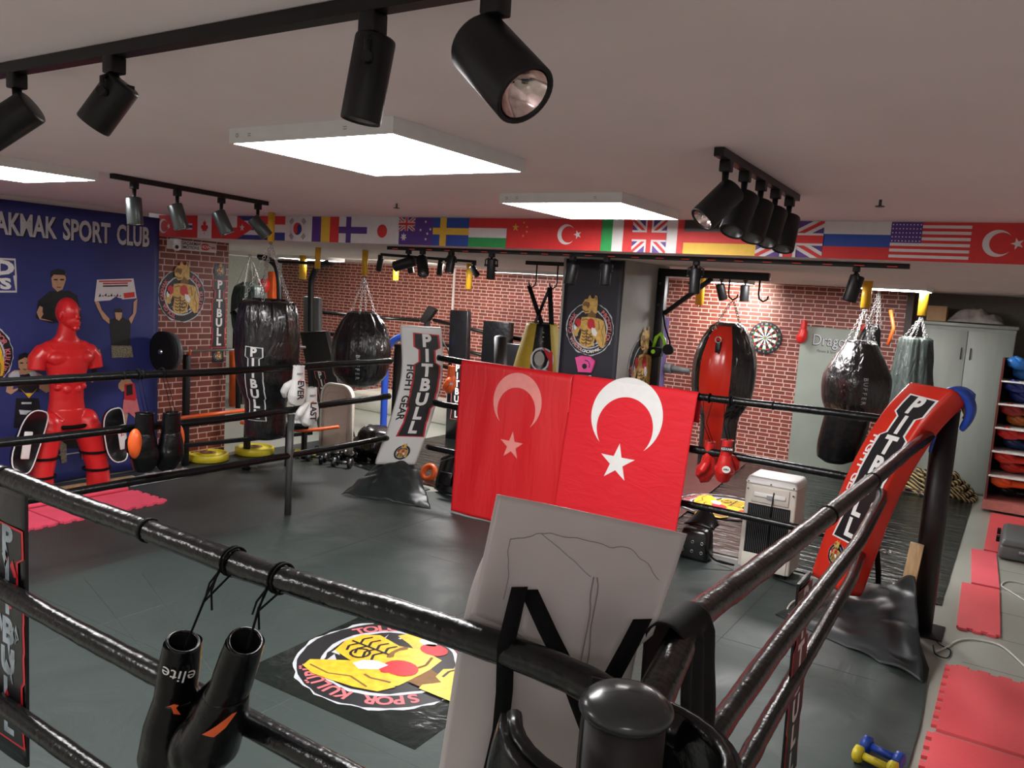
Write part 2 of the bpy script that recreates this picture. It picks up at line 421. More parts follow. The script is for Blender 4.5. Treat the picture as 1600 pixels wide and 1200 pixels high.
def struct(name, mb, bevel=0): return solo(name, mb, kind='structure', bevel=bevel)
def copy_tree(o, parent=None):
    c = o.copy(); COL.objects.link(c)
    if parent is not None: c.parent = parent; c.matrix_parent_inverse = o.matrix_parent_inverse
    for ch in [k for k in COL.objects if k.parent == o]: copy_tree(ch, c)
    return c

# ------------------------------------------------------------------ flat artwork: layers of 2-D polygons
_TX = {}
class Art:
    def __init__(s): s.L = []
    def poly(s, mat, pts, lay=0):
        tr = tessellate_polygon([[V((p[0], p[1], 0)) for p in pts]])
        ar = sum(pts[i][0] * pts[(i + 1) % len(pts)][1] - pts[(i + 1) % len(pts)][0] * pts[i][1] for i in range(len(pts)))
        fs = []
        for t in tr:
            a, b, c = [pts[i] for i in t]
            if (b[0] - a[0]) * (c[1] - a[1]) - (b[1] - a[1]) * (c[0] - a[0]) < 0: t = (t[0], t[2], t[1])
            fs.append(tuple(t))
        s.L.append((mat, [tuple(p) for p in pts], fs, lay)); return s
    def rect(s, mat, x0, y0, x1, y1, lay=0): return s.poly(mat, [(x0, y0), (x1, y0), (x1, y1), (x0, y1)], lay)
    def disc(s, mat, cx, cy, r, lay=0, n=32, ry=None, jag=0):
        ry = r if ry is None else ry
        return s.poly(mat, [(cx + cos(2 * pi * i / n) * r * (1 + jag * random.uniform(-1, 1)), cy + sin(2 * pi * i / n) * ry * (1 + jag * random.uniform(-1, 1))) for i in range(n)], lay)
    def ring(s, mat, cx, cy, r0, r1, lay=0, n=40, a0=0, a1=2 * pi, jag=0):
        vs = []; fs = []
        for i in range(n + 1):
            a = a0 + (a1 - a0) * i / n
            for r in (r0, r1): r *= 1 + jag * random.uniform(-1, 1); vs.append((cx + cos(a) * r, cy + sin(a) * r))
        for i in range(n): k = 2 * i; fs += [(k, k + 1, k + 3), (k, k + 3, k + 2)]
        s.L.append((mat, vs, fs, lay)); return s
    def line(s, mat, pts, w, lay=0):
        for (x0, y0), (x1, y1) in zip(pts, pts[1:]):
            d = sqrt((x1 - x0) ** 2 + (y1 - y0) ** 2) or 1; nx, ny = -(y1 - y0) / d * w / 2, (x1 - x0) / d * w / 2
            s.poly(mat, [(x0 - nx, y0 - ny), (x1 - nx, y1 - ny), (x1 + nx, y1 + ny), (x0 + nx, y0 + ny)], lay)
        return s
    def star(s, mat, cx, cy, r, lay=0, rot=pi / 2, k=5, inner=.382):
        return s.poly(mat, [(cx + cos(rot + pi * i / k) * (r if i % 2 == 0 else r * inner), cy + sin(rot + pi * i / k) * (r if i % 2 == 0 else r * inner)) for i in range(2 * k)], lay)
    def crescent(s, mat, cx, cy, R, r, d, ang, lay=0, n=40):
        """outer circle R, inner circle r shifted d along ang (the open side)"""
        x = (R * R - r * r + d * d) / (2 * d); a = math.acos(max(-1, min(1, x / R))); b = math.acos(max(-1, min(1, (x - d) / r)))
        o = [(R * cos(a + (2 * pi - 2 * a) * i / n), R * sin(a + (2 * pi - 2 * a) * i / n)) for i in range(n + 1)]
        q = [(d + r * cos(-b - (2 * pi - 2 * b) * i / n), r * sin(-b - (2 * pi - 2 * b) * i / n)) for i in range(1, n)]
        pts = o + q
        return s.poly(mat, [(cx + cos(ang) * x_ - sin(ang) * y_, cy + sin(ang) * x_ + cos(ang) * y_) for x_, y_ in pts], lay)
    def text(s, body, cx, cy, size, mat, lay=0, bold=.02, rot=0, sx=1.0, italic=0):
        key = (body, bold)
        if key not in _TX:
            cu = bpy.data.curves.new('lettering', 'FONT'); cu.body = body; cu.size = 1; cu.align_x = 'CENTER'; cu.align_y = 'CENTER'
            cu.offset = bold; cu.resolution_u = 3; pass
            ob = bpy.data.objects.new('lettering', cu); me = bpy.data.meshes.new_from_object(ob)
            bm = bmesh.new(); bm.from_mesh(me); bmesh.ops.triangulate(bm, faces=bm.faces)
            vs = [(v.co.x, v.co.y) for v in bm.verts]; fs = [tuple(v.index for v in f.verts) for f in bm.faces]
            bm.free(); bpy.data.objects.remove(ob); bpy.data.curves.remove(cu); bpy.data.meshes.remove(me)
            _TX[key] = (vs, fs)
        vs, fs = _TX[key]; c, d = cos(rot), sin(rot)
        out = []
        for x, y in vs:
            x = (x + y * italic) * size * sx; y = y * size; out.append((cx + c * x - d * y, cy + d * x + c * y))
        s.L.append((mat, out, fs, lay)); return s
    def arc_text(s, body, cx, cy, r, size, mat, a_mid, step, lay=0, inward=False, bold=.03):
        n = len(body)
        for i, ch in enumerate(body):
            if ch == ' ': continue
            a = a_mid + ((i - (n - 1) / 2) * step) * (1 if inward else -1)
            s.text(ch, cx + cos(a) * r, cy + sin(a) * r, size, mat, lay, bold, a + (pi / 2 if inward else -pi / 2))
        return s
    def xf(s, fn): s.L = [(m, [fn(*v) for v in vs], fs, l) for m, vs, fs, l in s.L]; return s
    def merge(s, o, ox=0, oy=0, k=1.0, rot=0, lay=0):
        c, d = cos(rot), sin(rot)
        for m, vs, fs, l in o.L: s.L.append((m, [(ox + k * (c * x - d * y), oy + k * (d * x + c * y)) for x, y in vs], fs, l + lay))
        return s

def emblem(tan='tan_print', words=('TOLGA ÇAKMAK', 'SPOR KULÜBÜ', ''), detail=True, left=True):
    """round club badge: boxing dog-headed athlete over a ragged black disc"""
    random.seed(3); a = Art()
    a.disc('silver_print', 0, 0, 1.0, 0, 60, jag=.03); a.disc('black_print', 0, 0, .97, 1, 56, jag=.015)
    a.ring('silver_print', 0, 0, .70, .75, 2, 44, jag=.02); a.disc('black_print', 0, 0, .69, 3, 40)
    if detail:
        if words[0]: a.arc_text(words[0], 0, 0, .82, .22, 'pink_print', radians(195), radians(9.3), 3)
        if words[1]: a.arc_text(words[1], 0, 0, .82, .22, 'pink_print', radians(8), radians(9.8), 3)
        if words[2]: a.arc_text(words[2], 0, 0, .86, .17, 'white', radians(-90), radians(6.3), 3, inward=True)
        for q in range(8):
            t = radians(200 + q * 17); a.poly('silver_print', [(cos(t) * .5, sin(t) * .6 - .05), (cos(t + .12) * .68, sin(t + .1) * .66), (cos(t + .2) * .55, sin(t + .2) * .56)], 4)
    # far arm and fist
    a.poly(tan, [(-.42, .32), (-.60, .22), (-.68, -.05), (-.66, -.28), (-.52, -.34), (-.44, -.10), (-.36, .05)], 5)
    a.disc('red_print', -.50, .20, .13, 7, 14, ry=.17); a.disc('white', -.60, .04, .07, 7, 10, ry=.12)
    # torso
    a.poly(tan, [(-.36, .42), (-.05, .46), (.35, .42), (.55, .30), (.60, .05), (.46, -.05), (.30, -.05), (.26, -.35), (.20, -.62), (-.05, -.70), (-.28, -.66), (-.40, -.50), (-.33, -.15), (-.42, .10)], 6)
    a.disc(tan, -.20, .14, .17, 7, 14, ry=.22); a.disc('brown_print', -.20, -.07, .17, 6.5, 14, ry=.06)
    # near arm
    a.poly(tan, [(.40, .42), (.58, .34), (.66, .10), (.70, -.18), (.72, -.42), (.66, -.62), (.52, -.66), (.34, -.42), (.16, -.16), (.10, .0), (.22, .10), (.38, .06)], 8)
    a.line('brown_print', [(.58, .20), (.52, -.08), (.62, -.30), (.60, -.58)], .025, 9); a.line('brown_print', [(.36, .32), (.42, .10), (.40, .0)], .03, 9.4)
    a.disc('red_print', .06, .20, .16, 10, 16, ry=.20); a.poly('red_print', [(-.06, .30), (.12, .36), (.26, .10), (.18, -.02), (.02, .06)], 10.5)
    a.poly('white', [(.10, .06), (.24, .04), (.36, -.12), (.30, -.26), (.18, -.22), (.10, -.10)], 11)
    # stomach lines
    for i in range(4):
        y = -.16 - i * .12
        a.line('black_print', [(-.30, y), (-.20, y - .05), (-.10, y)], .03, 9); a.line('black_print', [(-.08, y - .02), (.02, y - .06), (.12, y)], .03, 9)
    a.line('black_print', [(-.09, -.10), (-.09, -.64)], .03, 9.3); a.ring('black_print', .08, -.36, .09, .12, 9.6, 12)
    a.line('brown_print', [(-.34, .30), (-.16, .36), (-.02, .32)], .03, 9)
    # neck and head
    a.poly('brown_print', [(-.12, .46), (.24, .44), (.26, .98), (-.04, .70)], 12)
    a.poly(tan, [(-.34, .70), (-.36, .92), (-.26, 1.10), (-.14, 1.12), (-.12, 1.20), (-.06, 1.28), (.0, 1.16), (.12, 1.14), (.16, 1.28), (.24, 1.24), (.28, 1.05), (.28, .62), (.20, .60), (.04, .72), (-.02, .60), (-.20, .56)], 13)
    a.poly('brown_print', [(-.34, .92), (-.26, 1.02), (-.06, 1.0), (-.04, .90), (-.10, .76), (-.20, .86), (-.32, .84)], 14)
    a.line('black_print', [(-.34, .72), (-.20, .64), (-.06, .66)], .03, 14)
    a.poly('brown_print', [(.15, 1.20), (.17, 1.24), (.23, 1.2), (.22, 1.05)], 14)
    random.seed(9); return a
def pitbull(k_out='red_print', k_in='black_print', k_let='white', word='PITBULL', ragged=1.0):
    """stacked letters with a stepped outline; unit height, centred, reading downwards"""
    a = Art(); n = len(word); wid = {'P': .085, 'I': .045, 'T': .088, 'B': .09, 'U': .09, 'L': .075}
    h = 1.0 / (n + .4); L_, R_ = [], []
    for i, ch in enumerate(word):
        y = .5 - (i + .7) * h; w = wid.get(ch, .08)
        L_ += [(-w, y + h * .40), (-w * 1.04, y - h * .40)]; R_ += [(w, y + h * .40), (w * 1.06, y - h * .42)]
    def outline(e):
        l = [(x - e, y) for x, y in L_]; r = [(x + e, y) for x, y in R_]
        l[0] = (l[0][0], .5 - .3 * h + e * .6); r[0] = (r[0][0], .5 - .3 * h + e * .6 - .01)
        l[-1] = (l[-1][0] - .02, -.5 + .2 * h - e * .6); r[-1] = (r[-1][0] + .015, -.5 + .2 * h - e * .6)
        return r + list(reversed(l))
    if k_out: a.poly(k_out, list(reversed(outline(.034))), 0)
    a.poly(k_in, list(reversed(outline(.018))), 1)
    for i, ch in enumerate(word):
        y = .5 - (i + .7) * h; a.text(ch, 0, y, h * 1.16, k_let, 2, .045)
    return a
def smoothed(pts, k=8):
    pts = [V(p) for p in pts]; out = []
    for i in range(len(pts) - 1):
        a, b = pts[i], pts[i + 1]; a0 = pts[max(i - 1, 0)]; b1 = pts[min(i + 2, len(pts) - 1)]
        for j in range(k): q = j / k; out.append(.5 * ((2 * a) + (b - a0) * q + (2 * a0 - 5 * a + 4 * b - b1) * q * q + (3 * a - a0 - 3 * b + b1) * q ** 3))
    return out + [pts[-1]]

# ================================================================== the room
ZC, ZB = 2.70, 2.47           # main ceiling, dropped ceiling
XL, XR, YB, YF = -7.80, 2.6, 11.42, -2.6
YS = 5.30                     # step between the two ceilings
struct('floor', MB().box((-5, 4.5, -.05), (17, 15, .1), M('floor_tile', (0.36, 0.38, 0.33), .28, var=.05, scale=1.5)))
m = MB()
for x in (.31, .91, 1.51): m.box((x, 5.0, .0006), (.006, 9, .001), 'floor_tile_grout')
for y in (3.3, 4.5, 5.1, 5.7, 6.3, 6.9, 7.5, 8.1, 8.7): m.box((1.2, y, .0006), (2.6, .006, .001), 'floor_tile_grout')
struct('trim_1', m)
struct('ceiling', MB().box(((XL + XR) / 2, (YF + YS) / 2, ZC + .1), (XR - XL, YS - YF, .2), 'ceiling_paint'))
struct('ceiling_back', MB().box((-5.2, (YS + 12.1) / 2, ZB + .215), (15.6, 12.1 - YS, .43), 'white_plaster'))
struct('wall_left', MB().box((XL - .1, (YF + 5.1) / 2, 1.45), (.2, 5.1 - YF, 2.9), 'white_plaster'))
struct('wall_left_brick', MB().box((XL - .15, 5.6, 1.235), (.3, 1.0, 2.468), 'brick_side'))
struct('wall_alcove', MB().box((-10.6, 6.05, 1.23), (5.0, .1, 2.46), 'grey_paint'))
struct('wall_far_left', MB().box((-12.98, 8.8, 1.23), (.1, 5.4, 2.46), M('pale_green', (.42, .47, .43), .7)))
struct('wall_back', MB().box((-7.15, YB + .1, 1.235), (11.7, .2, 2.468), 'brick_back'))
struct('wall_back_recess', MB().box((.6, 12.1, 1.235), (4.2, .1, 2.468), M('recess_shadow_paint', (.16, .15, .13), .8)))  # green-grey wall, its colour darkened to hold the recess shadow
struct('wall_right', MB().box((XR + .1, 4.7, 1.45), (.2, 14.8, 2.9), 'white_plaster'))
struct('wall_behind', MB().box((-2.6, YF - .1, 1.45), (10.8, .2, 2.9), 'white_plaster'))
struct('trim_2', MB().box((-8.53, YB - .012, 1.235), (.035, .024, 2.46), 'flag_white'))
struct('trim_3', MB().box((-1.27, YB - .03, 1.235), (.08, .3, 2.46), M('dark_brown_wood', (.05, .035, .03), .6)))
m = MB().box((-3.275, 6.92, 1.235), (.61, 1.0, 2.468), 'grey_paint')
struct('wall_pillar', m)

# ------------------------------------------------------------------ light panels
def panel(x0, x1, y0, y1, ztop, glow, name, label, group, th=.055, power=0):
    t = thing(name, ((x0 + x1) / 2, (y0 + y1) / 2, ztop), label, 'ceiling light', group)
    m = MB(); cx, cy = (x0 + x1) / 2, (y0 + y1) / 2; z = ztop - th / 2
    w = .012
    m.box((cx, y0 + w / 2, z), (x1 - x0, w, th), 'white_metal'); m.box((cx, y1 - w / 2, z), (x1 - x0, w, th), 'white_metal')
    m.box((x0 + w / 2, cy, z), (w, y1 - y0 - 2 * w, th), 'white_metal'); m.box((x1 - w / 2, cy, z), (w, y1 - y0 - 2 * w, th), 'white_metal')
    m.box((cx, cy, ztop - .004), (x1 - x0 - 2 * w, y1 - y0 - 2 * w, .006), 'white_metal')
    f = part(t, 'frame', m)
    part(t, 'diffuser', MB().box((cx, cy, ztop - th + .004), (x1 - x0 - 2 * w - .002, y1 - y0 - 2 * w - .002, .006), glow))
    if x1 - x0 > .7 and ztop > 2.6:
        a = Art()
        for sx, sz in ((.12, 0), (.62, 0)):
            for i in range(3): a.disc('black_print', sx + (i - 1) * .006, .004, .002, 0, 8); a.disc('black_print', sx + (i - 1) * .006, -.004, .002, 0, 8)
        a.ring('black_print', .05, 0, .006, .008, 0, 8)
        part(t, 'vent_print', MB().art(a, lambda u, v, e: (x0 + u, y0 - e, z + v)))
    return t
panel(-2.70, -1.86, 2.10, 2.94, ZC, 'panel_glow', 'ceiling_light', 'square white light panel with visible vent holes, closest to the near black track rail', 'square ceiling light panels')
panel(-2.66, -1.88, 3.95, 4.80, ZC, 'panel_glow', 'ceiling_light', 'square white light panel right beside the strip of national flags', 'square ceiling light panels')
panel(-5.70, -4.86, 2.04, 2.84, ZC, 'panel_glow', 'ceiling_light', 'square white light panel cut by the left edge, near the blue banner', 'square ceiling light panels')
panel(-1.0, .0, -1.6, -.8, ZC, 'panel_glow', 'ceiling_light', 'square white light panel on the ceiling behind the viewer', 'square ceiling light panels') if False else None
panel(-1.62, -.92, 9.35, 10.1, ZB, 'back_glow', 'ceiling_light', 'flat white light panel above the grey cabinet and hanging grey bag', 'back room light panels')
panel(-3.75, -3.05, 10.1, 10.6, ZB, 'back_glow', 'ceiling_light', 'flat light panel above the dartboard wall', 'back room light panels')
panel(-10.2, -9.3, 8.9, 9.5, ZB, 'back_glow', 'ceiling_light', 'flat light panel at the back left above the gym machines', 'back room light panels')
panel(-7.5, -5.2, 10.9, 11.05, ZB, 'back_glow', 'light_strip', 'long thin white light strip above the brick wall behind the yellow bag', None)
# unseen fill lamps added behind the viewer to brighten the room
area('room_fill_a', (0.9, -1.6, 2.62), .8, .8, 18)
area('room_fill_b', (-4.4, -.6, 2.62), .8, .8, 30)
area('back_room_panel', (-6.0, 8.0, 2.42), .6, .6, 55)  # both back room area lamps hang where no panel is modelled
area('back_room_fill_b', (-2.2, 8.6, 2.42), .6, .6, 45)

# ------------------------------------------------------------------ track rails and spotlights
def rail(a, b, label, led=False):
    t = thing('track_rail', (V(a) + V(b)) / 2, label, 'light track', 'black lighting track rails')
    part(t, 'rail', MB().bar(a, b, .036, .03, 'black_metal'))
    if led:
        d = (V(b) - V(a)); k = 22; m = MB()
        for i in range(k):
            c = V(a) + d * ((i + .5) / k) + V((0, -.019, -.004)); m.box(c, (.06, .002, .004), 'red_glow_led')
        part(t, 'red_dot_pattern', m, label='row of tiny red lights along the rail')
    return t
def spotlight(base, aim, label, group, r=.045, ln=.14, drop=.10, yoke=False, lens='dark', body='black_metal'):
    """base: point on the rail; aim: direction the lamp looks"""
    b = V(base); t = thing('track_spotlight', b, label, 'spotlight', group); d = V(aim).normalized()
    part(t, 'adapter', MB().box(b + V((0, 0, -.012)), (.05 if abs(d.x) > 2 else .042, .042, .042), 'black_metal'), bevel=.004)
    piv = b + V((0, 0, -drop))
    part(t, 'stem', MB().tube([b + V((0, 0, -.03)), piv + V((0, 0, .0))], [.013, .009], 'black_metal', 10))
    A = piv - d * ln * .32; B = piv + d * ln * .68
    if yoke:
        s = d.cross(V((0, 0, 1))).normalized(); m = MB()
        for q in (-1, 1):
            m.tube([b + V((0, 0, -.04)) + s * q * .02, b + V((0, 0, -.055)) + s * q * (r + .014), piv + s * q * (r + .014)], .006, 'black_metal', 8)
            m.cyl(piv + s * q * (r + .022), piv + s * q * (r - .002), .011, 'black_metal', n=10)
        part(t, 'yoke', m)
        k = MB().box(A + d * .012 + s * .02, (.05, .02, .012), 'black_metal'); k.cyl(B - d * .07 + s * (r + .012), B - d * .07 + s * (r - .004), .008, 'black_metal', n=8)
        part(t, 'knob', k)
    q = d.to_track_quat('Z', 'Y').to_matrix()
    part(t, 'housing', MB().lathe([(.0005, 0), (r * .86, 0), (r * .97, .003), (r, .008), (r, ln - .003), (r * .97, ln), (r * .86, ln), (r * .82, ln - .012), (r * .80, ln - .03)], body, A, q, 32, cap=False))
    part(t, 'reflector', MB().lathe([(r * .8, -.001), (r * .62, -.02), (r * .30, -.034), (.002, -.037)], 'copper_reflector' if lens != 'dark' else 'dark_steel', B - d * .003, q, 24, cap=False))
    if lens == 'on':
        part(t, 'lamp', MB().lathe([(r * .3, 0), (.001, .001)], 'lamp_glow', B - d * .028, q, 16, cap=False))
    return t
ra, rb = (-3.3, 1.22, 2.683), (-.72, 1.22, 2.683)
rail(ra, rb, 'black lighting track running across the top left of the ceiling, nearest the viewer')
def onrail(px, py, a, b): p = AP(px, py, a, (0, 0, 1)); return V(p)
G1 = 'spotlights on the nearest rail'
spotlight((-2.50, 1.22, 2.66), (-.62, -.50, -.60), 'black spotlight cut by the left edge on the nearest rail', G1, r=.05, ln=.17, drop=.11)
spotlight((-2.02, 1.22, 2.66), (-.50, -.30, -.80), 'black spotlight tilted down left with a side screw, second on the nearest rail', G1, r=.044, ln=.135, drop=.088, yoke=True)
spotlight((-1.145, 1.22, 2.66), (-.12, -.08, -.99), 'dark green-black spotlight hanging straight down from a yoke with a knob', G1, r=.040, ln=.165, drop=.088, yoke=True)
spotlight((-.855, 1.22, 2.66), (.72, -.12, -.62), 'large black spotlight showing its round reflector, hanging at top centre', G1, r=.058, ln=.165, drop=.105, lens='open')
rail((-4.82, 2.90, 2.683), (-5.0, 4.25, 2.683), 'short black lighting track in front of the blue banner')
for i, (f, aim, rr) in enumerate(((.12, (.10, .02, -.99), 'first'), (.37, (.22, .18, -.9), 'second'), (.66, (.35, .25, -.9), 'third'), (.93, (.45, .45, -.75), 'fourth'))):
    p = V((-4.82, 2.90, 2.66)).lerp(V((-5.0, 4.25, 2.66)), f)
    spotlight(p, aim, 'grey-black spotlight on the rail by the blue banner, %s of four from the left' % rr, 'spotlights on the rail by the blue banner', r=.048, ln=.17, drop=.14, lens='open', body=M('grey_metal', (.07, .08, .08), .3, metal=.6))
rail((-.99, 2.84, 2.683), (-1.02, 4.10, 2.683), 'short black lighting track right of centre with five crowded spotlights')
for i, (f, aim, nm) in enumerate(((.08, (-.45, -.55, -.72), 'showing its reflector at the front'), (.28, (-.10, -.45, -.80), 'second from the front'), (.48, (-.05, -.40, -.85), 'in the middle of the crowded row'), (.68, (-.05, -.45, -.82), 'fourth from the front'), (.90, (.0, -.35, -.9), 'last of the crowded row, nearest the flags'))):
    p = V((-.99, 2.84, 2.66)).lerp(V((-1.02, 4.10, 2.66)), f)
    spotlight(p, aim, 'black spotlight on the five-lamp rail, ' + nm, 'spotlights on the five-lamp rail', r=.052, ln=.17, drop=.13, lens='open' if i == 0 else 'dark')
YR = 5.60
rail((-4.95, YR, ZB - .017), (-.66, YR, ZB - .017), 'long black lighting track with red light dots under the beam of flags', led=True)
G2 = 'spotlights on the long rail under the flags'
for px, py, aim, lb, kw in ((638, 404, (-.9, -.25, -.30), 'pointing sideways at the left end', dict(r=.048, ln=.2, drop=.11)),
                    (660, 404, (.55, -.5, -.65), 'angled down, right of the sideways one at the left end', dict(r=.05, ln=.2, drop=.11)),
                    (705, 404, (.0, -.2, -1), 'pointing straight down with a pale lens, by the wall seam', dict(r=.038, ln=.15, drop=.08, lens='open', yoke=True)),
                    (768, 408, (-.05, .1, -1), 'slim, hanging straight down left of the dark banner', dict(r=.036, ln=.17, drop=.10, yoke=True)),
                    (895, 410, (-.1, -.1, -1), 'in front of the top left of the dark banner', dict(r=.048, ln=.16, drop=.11)),
                    (948, 412, (.0, -.05, -1), 'in front of the top right of the dark banner', dict(r=.04, ln=.16, drop=.10, yoke=True)),
                    (1088, 414, (.05, -.1, -1), 'hanging before the black wall bracket', dict(r=.04, ln=.18, drop=.11, yoke=True)),
                    (1338, 424, (-.2, -.1, -1), 'hanging alone before the right part of the brick wall', dict(r=.045, ln=.17, drop=.11, yoke=True))):
    p = AV(px, py, (-5, YR), (0, YR)); spotlight((p.x, YR, ZB - .03), aim, 'black spotlight under the beam, ' + lb, G2, **kw)
rail((-6.30, 7.0, ZB - .017), (-5.6, 7.9, ZB - .017), 'short black rail deeper in the back room left of the seam')
for f, aim, nm in ((.0, (-.2, 0, -1), 'leftmost and smallest'), (.30, (.25, .1, -1), 'second from the left'), (.62, (.1, -.2, -.9), 'third from the left'), (.98, (.55, .2, -.8), 'rightmost, tilted to the right')):
    p = V((-6.30, 7.0, ZB - .03)).lerp(V((-5.6, 7.9, ZB - .03)), f)
    spotlight(p, aim, 'black spotlight on the deeper short rail, ' + nm, 'spotlights on the deeper short rail', r=.036, ln=.14, drop=.08)
rail((-3.75, 9.0, ZB - .017), (-2.6, 8.9, ZB - .017), 'short black rail in front of the brightly lit brick')
for x, aim, nm in ((-3.62, (-.1, .2, -1), 'small, at the left end'), (-2.95, (.2, .3, -.9), 'tilted over the lit patch of brick'), (-2.68, (.02, .05, -1), 'hanging straight down at the right end')):
    spotlight((x, 8.95, ZB - .03), aim, 'black spotlight before the lit brick, ' + nm, 'spotlights before the lit brick', r=.05, ln=.18, drop=.13)
spot('brick_spot', (-3.35, 10.55, 2.30), (-3.55, 11.4, 2.12), 60, size=95, blend=1)
spot('brick_spot_b', (-7.5, 9.0, 2.2), (-9.6, 11.4, 1.7), 90, size=100)
for px, py, z, nm in ((620, 318, ZC, 'left of centre'), (1376, 312, ZC, 'on the right half of the ceiling')):
    p = AZ(px, py, z); t = thing('sprinkler', p, 'small grey sprinkler head %s' % nm, 'sprinkler', 'ceiling sprinklers')
    part(t, 'pipe', MB().cyl(p, p + V((0, 0, -.03)), .007, 'dark_steel', n=8)); part(t, 'deflector', MB().cyl(p + V((0, 0, -.035)), p + V((0, 0, -.03)), .022, 'dark_steel', n=12))

# ------------------------------------------------------------------ strip of national flags on the beam face
def flag_art(kind, w, h):
    a = Art(); R = lambda c, x0, y0, x1, y1, l=0: a.rect(c, x0 * w, y0 * h, x1 * w, y1 * h, l)
    r, wh, ye = 'flag_red', 'flag_white', 'flag_yellow'
    def diag(c, x0, y0, x1, y1, k, l):
        p, q = (x1 - x0) * k, (y1 - y0) * k
        a.poly(c, [(x0, y0), (x0 + p, y0), (x1, y1 - q), (x1, y1), (x1 - p, y1), (x0, y0 + q)], l)
        a.poly(c, [(x0, y1), (x0, y1 - q), (x1 - p, y0), (x1, y0), (x1, y0 + q), (x0 + p, y1)], l + 1)
    if kind == 'turkey':
        R(r, 0, 0, 1, 1); a.crescent(wh, .36 * w if w > .3 else .3 * w, .5 * h, .33 * h, .265 * h, .085 * h, 0, 1); a.star(wh, (.36 * w if w > .3 else .3 * w) + .42 * h, .5 * h, .15 * h, 1, rot=pi)
    elif kind == 'norway': R(r, 0, 0, 1, 1); R(wh, 0, .36, 1, .64, 1); R('navy_print', 0, .44, 1, .56, 2)
    elif kind == 'canada':
        R(wh, 0, 0, 1, 1); R(r, 0, 0, .22, 1, 1); R(r, .78, 0, 1, 1, 1)
        p = [(0, .34), (.06, .2), (.13, .24), (.10, .06), (.20, .10), (.30, -.02), (.16, -.14), (.18, -.2), (.02, -.17), (.02, -.34)]
        a.poly(r, [(.5 * w + x * h * .9, .5 * h + y * h) for x, y in p + [(-x, y) for x, y in reversed(p[1:])]], 1)
    elif kind == 'poland': R(wh, 0, .5, 1, 1); R(r, 0, 0, 1, .5)
    elif kind == 'cuba':
        for i, c in enumerate(('navy_print', wh, 'navy_print', wh, 'navy_print')): R(c, 0, i / 5, 1, (i + 1) / 5)
        a.poly(r, [(0, 0), (.8 * w, .5 * h), (0, h)], 1); a.star(wh, .25 * w, .5 * h, .17 * h, 2)
    elif kind == 'netherlands': R(r, 0, .66, 1, 1); R(wh, 0, .33, 1, .66); R('navy_print', 0, 0, 1, .33)
    elif kind == 'korea':
        R(wh, 0, 0, 1, 1); cx, cy, q = .47 * w, .5 * h, .25 * h
        a.disc(r, cx, cy, q, 1); a.poly('navy_print', [(cx + q * cos(t), cy + q * sin(t)) for t in [pi * 1.15 + pi * i / 16 for i in range(17)]], 2)
        a.disc(r, cx - q * .42, cy - q * .25, q * .5, 3, 16); a.disc('navy_print', cx + q * .42, cy + q * .22, q * .5, 3, 16)
        for sx, sy in ((-1, 1), (1, 1), (-1, -1), (1, -1)):
            for k in range(3):
                ox, oy = cx + sx * (.30 + k * .045) * h * 1.02, cy + sy * (.26 + k * .045) * h; dx, dy = .08 * h, -sx * sy * .08 * h
                a.line('black_print', [(ox - dx, oy - dy), (ox + dx, oy + dy)], .03 * h, 1)
    elif kind == 'romania': R('purple_print', 0, 0, .34, 1); R(ye, .34, 0, .67, 1); R(r, .67, 0, 1, 1)
    elif kind == 'finland': R(wh, 0, 0, 1, 1); R('purple_print', .26, 0, .44, 1, 1); R('purple_print', 0, .36, 1, .62, 2)
    elif kind == 'japan': R(wh, 0, 0, 1, 1); a.disc(r, .48 * w, .48 * h, .25 * h, 1)
    elif kind == 'australia':
        R('purple_print', 0, 0, 1, 1)
        R(wh, 0, .5, .48, 1, 1)
        a.rect('purple_print', 0, .5 * h, .48 * w, h, 2); diag(wh, 0, .5 * h, .48 * w, h, .16, 3); diag(r, 0, .5 * h, .48 * w, h, .06, 5)
        R(wh, 0, .68, .48, .84, 7); R(wh, .19, .5, .29, 1, 8); R(r, 0, .71, .48, .80, 9); R(r, .21, .5, .27, 1, 10)
        a.star(wh, .15 * w, .28 * h, .16 * h, 1, k=7, inner=.5)
        for x, y in ((.78, .85), (.64, .55), (.92, .58), (.80, .22), (.84, .42)): a.star(wh, x * w, y * h, .06 * h, 1, k=7, inner=.5)
    elif kind == 'sweden': R('bright_blue_print', 0, 0, 1, 1); R(ye, .20, 0, .38, 1, 1); R(ye, 0, .40, 1, .64, 2)
    elif kind == 'hungary': R(r, 0, .66, 1, 1); R(wh, 0, .33, 1, .66); R('green_print', 0, 0, 1, .33)
    elif kind == 'china':
        R(r, 0, 0, 1, 1); a.star(ye, .22 * w, .70 * h, .15 * h, 1)
        for x, y in ((.42, .86), (.50, .72), (.50, .56), (.42, .42)): a.star(ye, x * w, y * h, .05 * h, 1)
    elif kind == 'italy': R('green_print', 0, 0, .36, 1); R(wh, .36, 0, .7, 1); R(r, .7, 0, 1, 1)
    elif kind == 'white_red': R(wh, 0, 0, .62, 1); R(r, .62, 0, 1, 1)
    elif kind == 'germany': R('black_print', 0, .66, 1, 1); R(r, 0, .33, 1, .66); R(ye, 0, 0, 1, .33)
    elif kind == 'uk':
        R('purple_print', 0, 0, 1, 1)
        diag(wh, 0, 0, w, h, .16, 1); diag(r, 0, 0, w, h, .055, 3)
        R(wh, 0, .33, 1, .67, 5); R(wh, .38, 0, .62, 1, 6); R(r, 0, .39, 1, .61, 7); R(r, .43, 0, .57, 1, 8)
    elif kind == 'russia': R(wh, 0, .66, 1, 1); R('bright_blue_print', 0, .33, 1, .66); R(r, 0, 0, 1, .33)
    elif kind == 'usa':
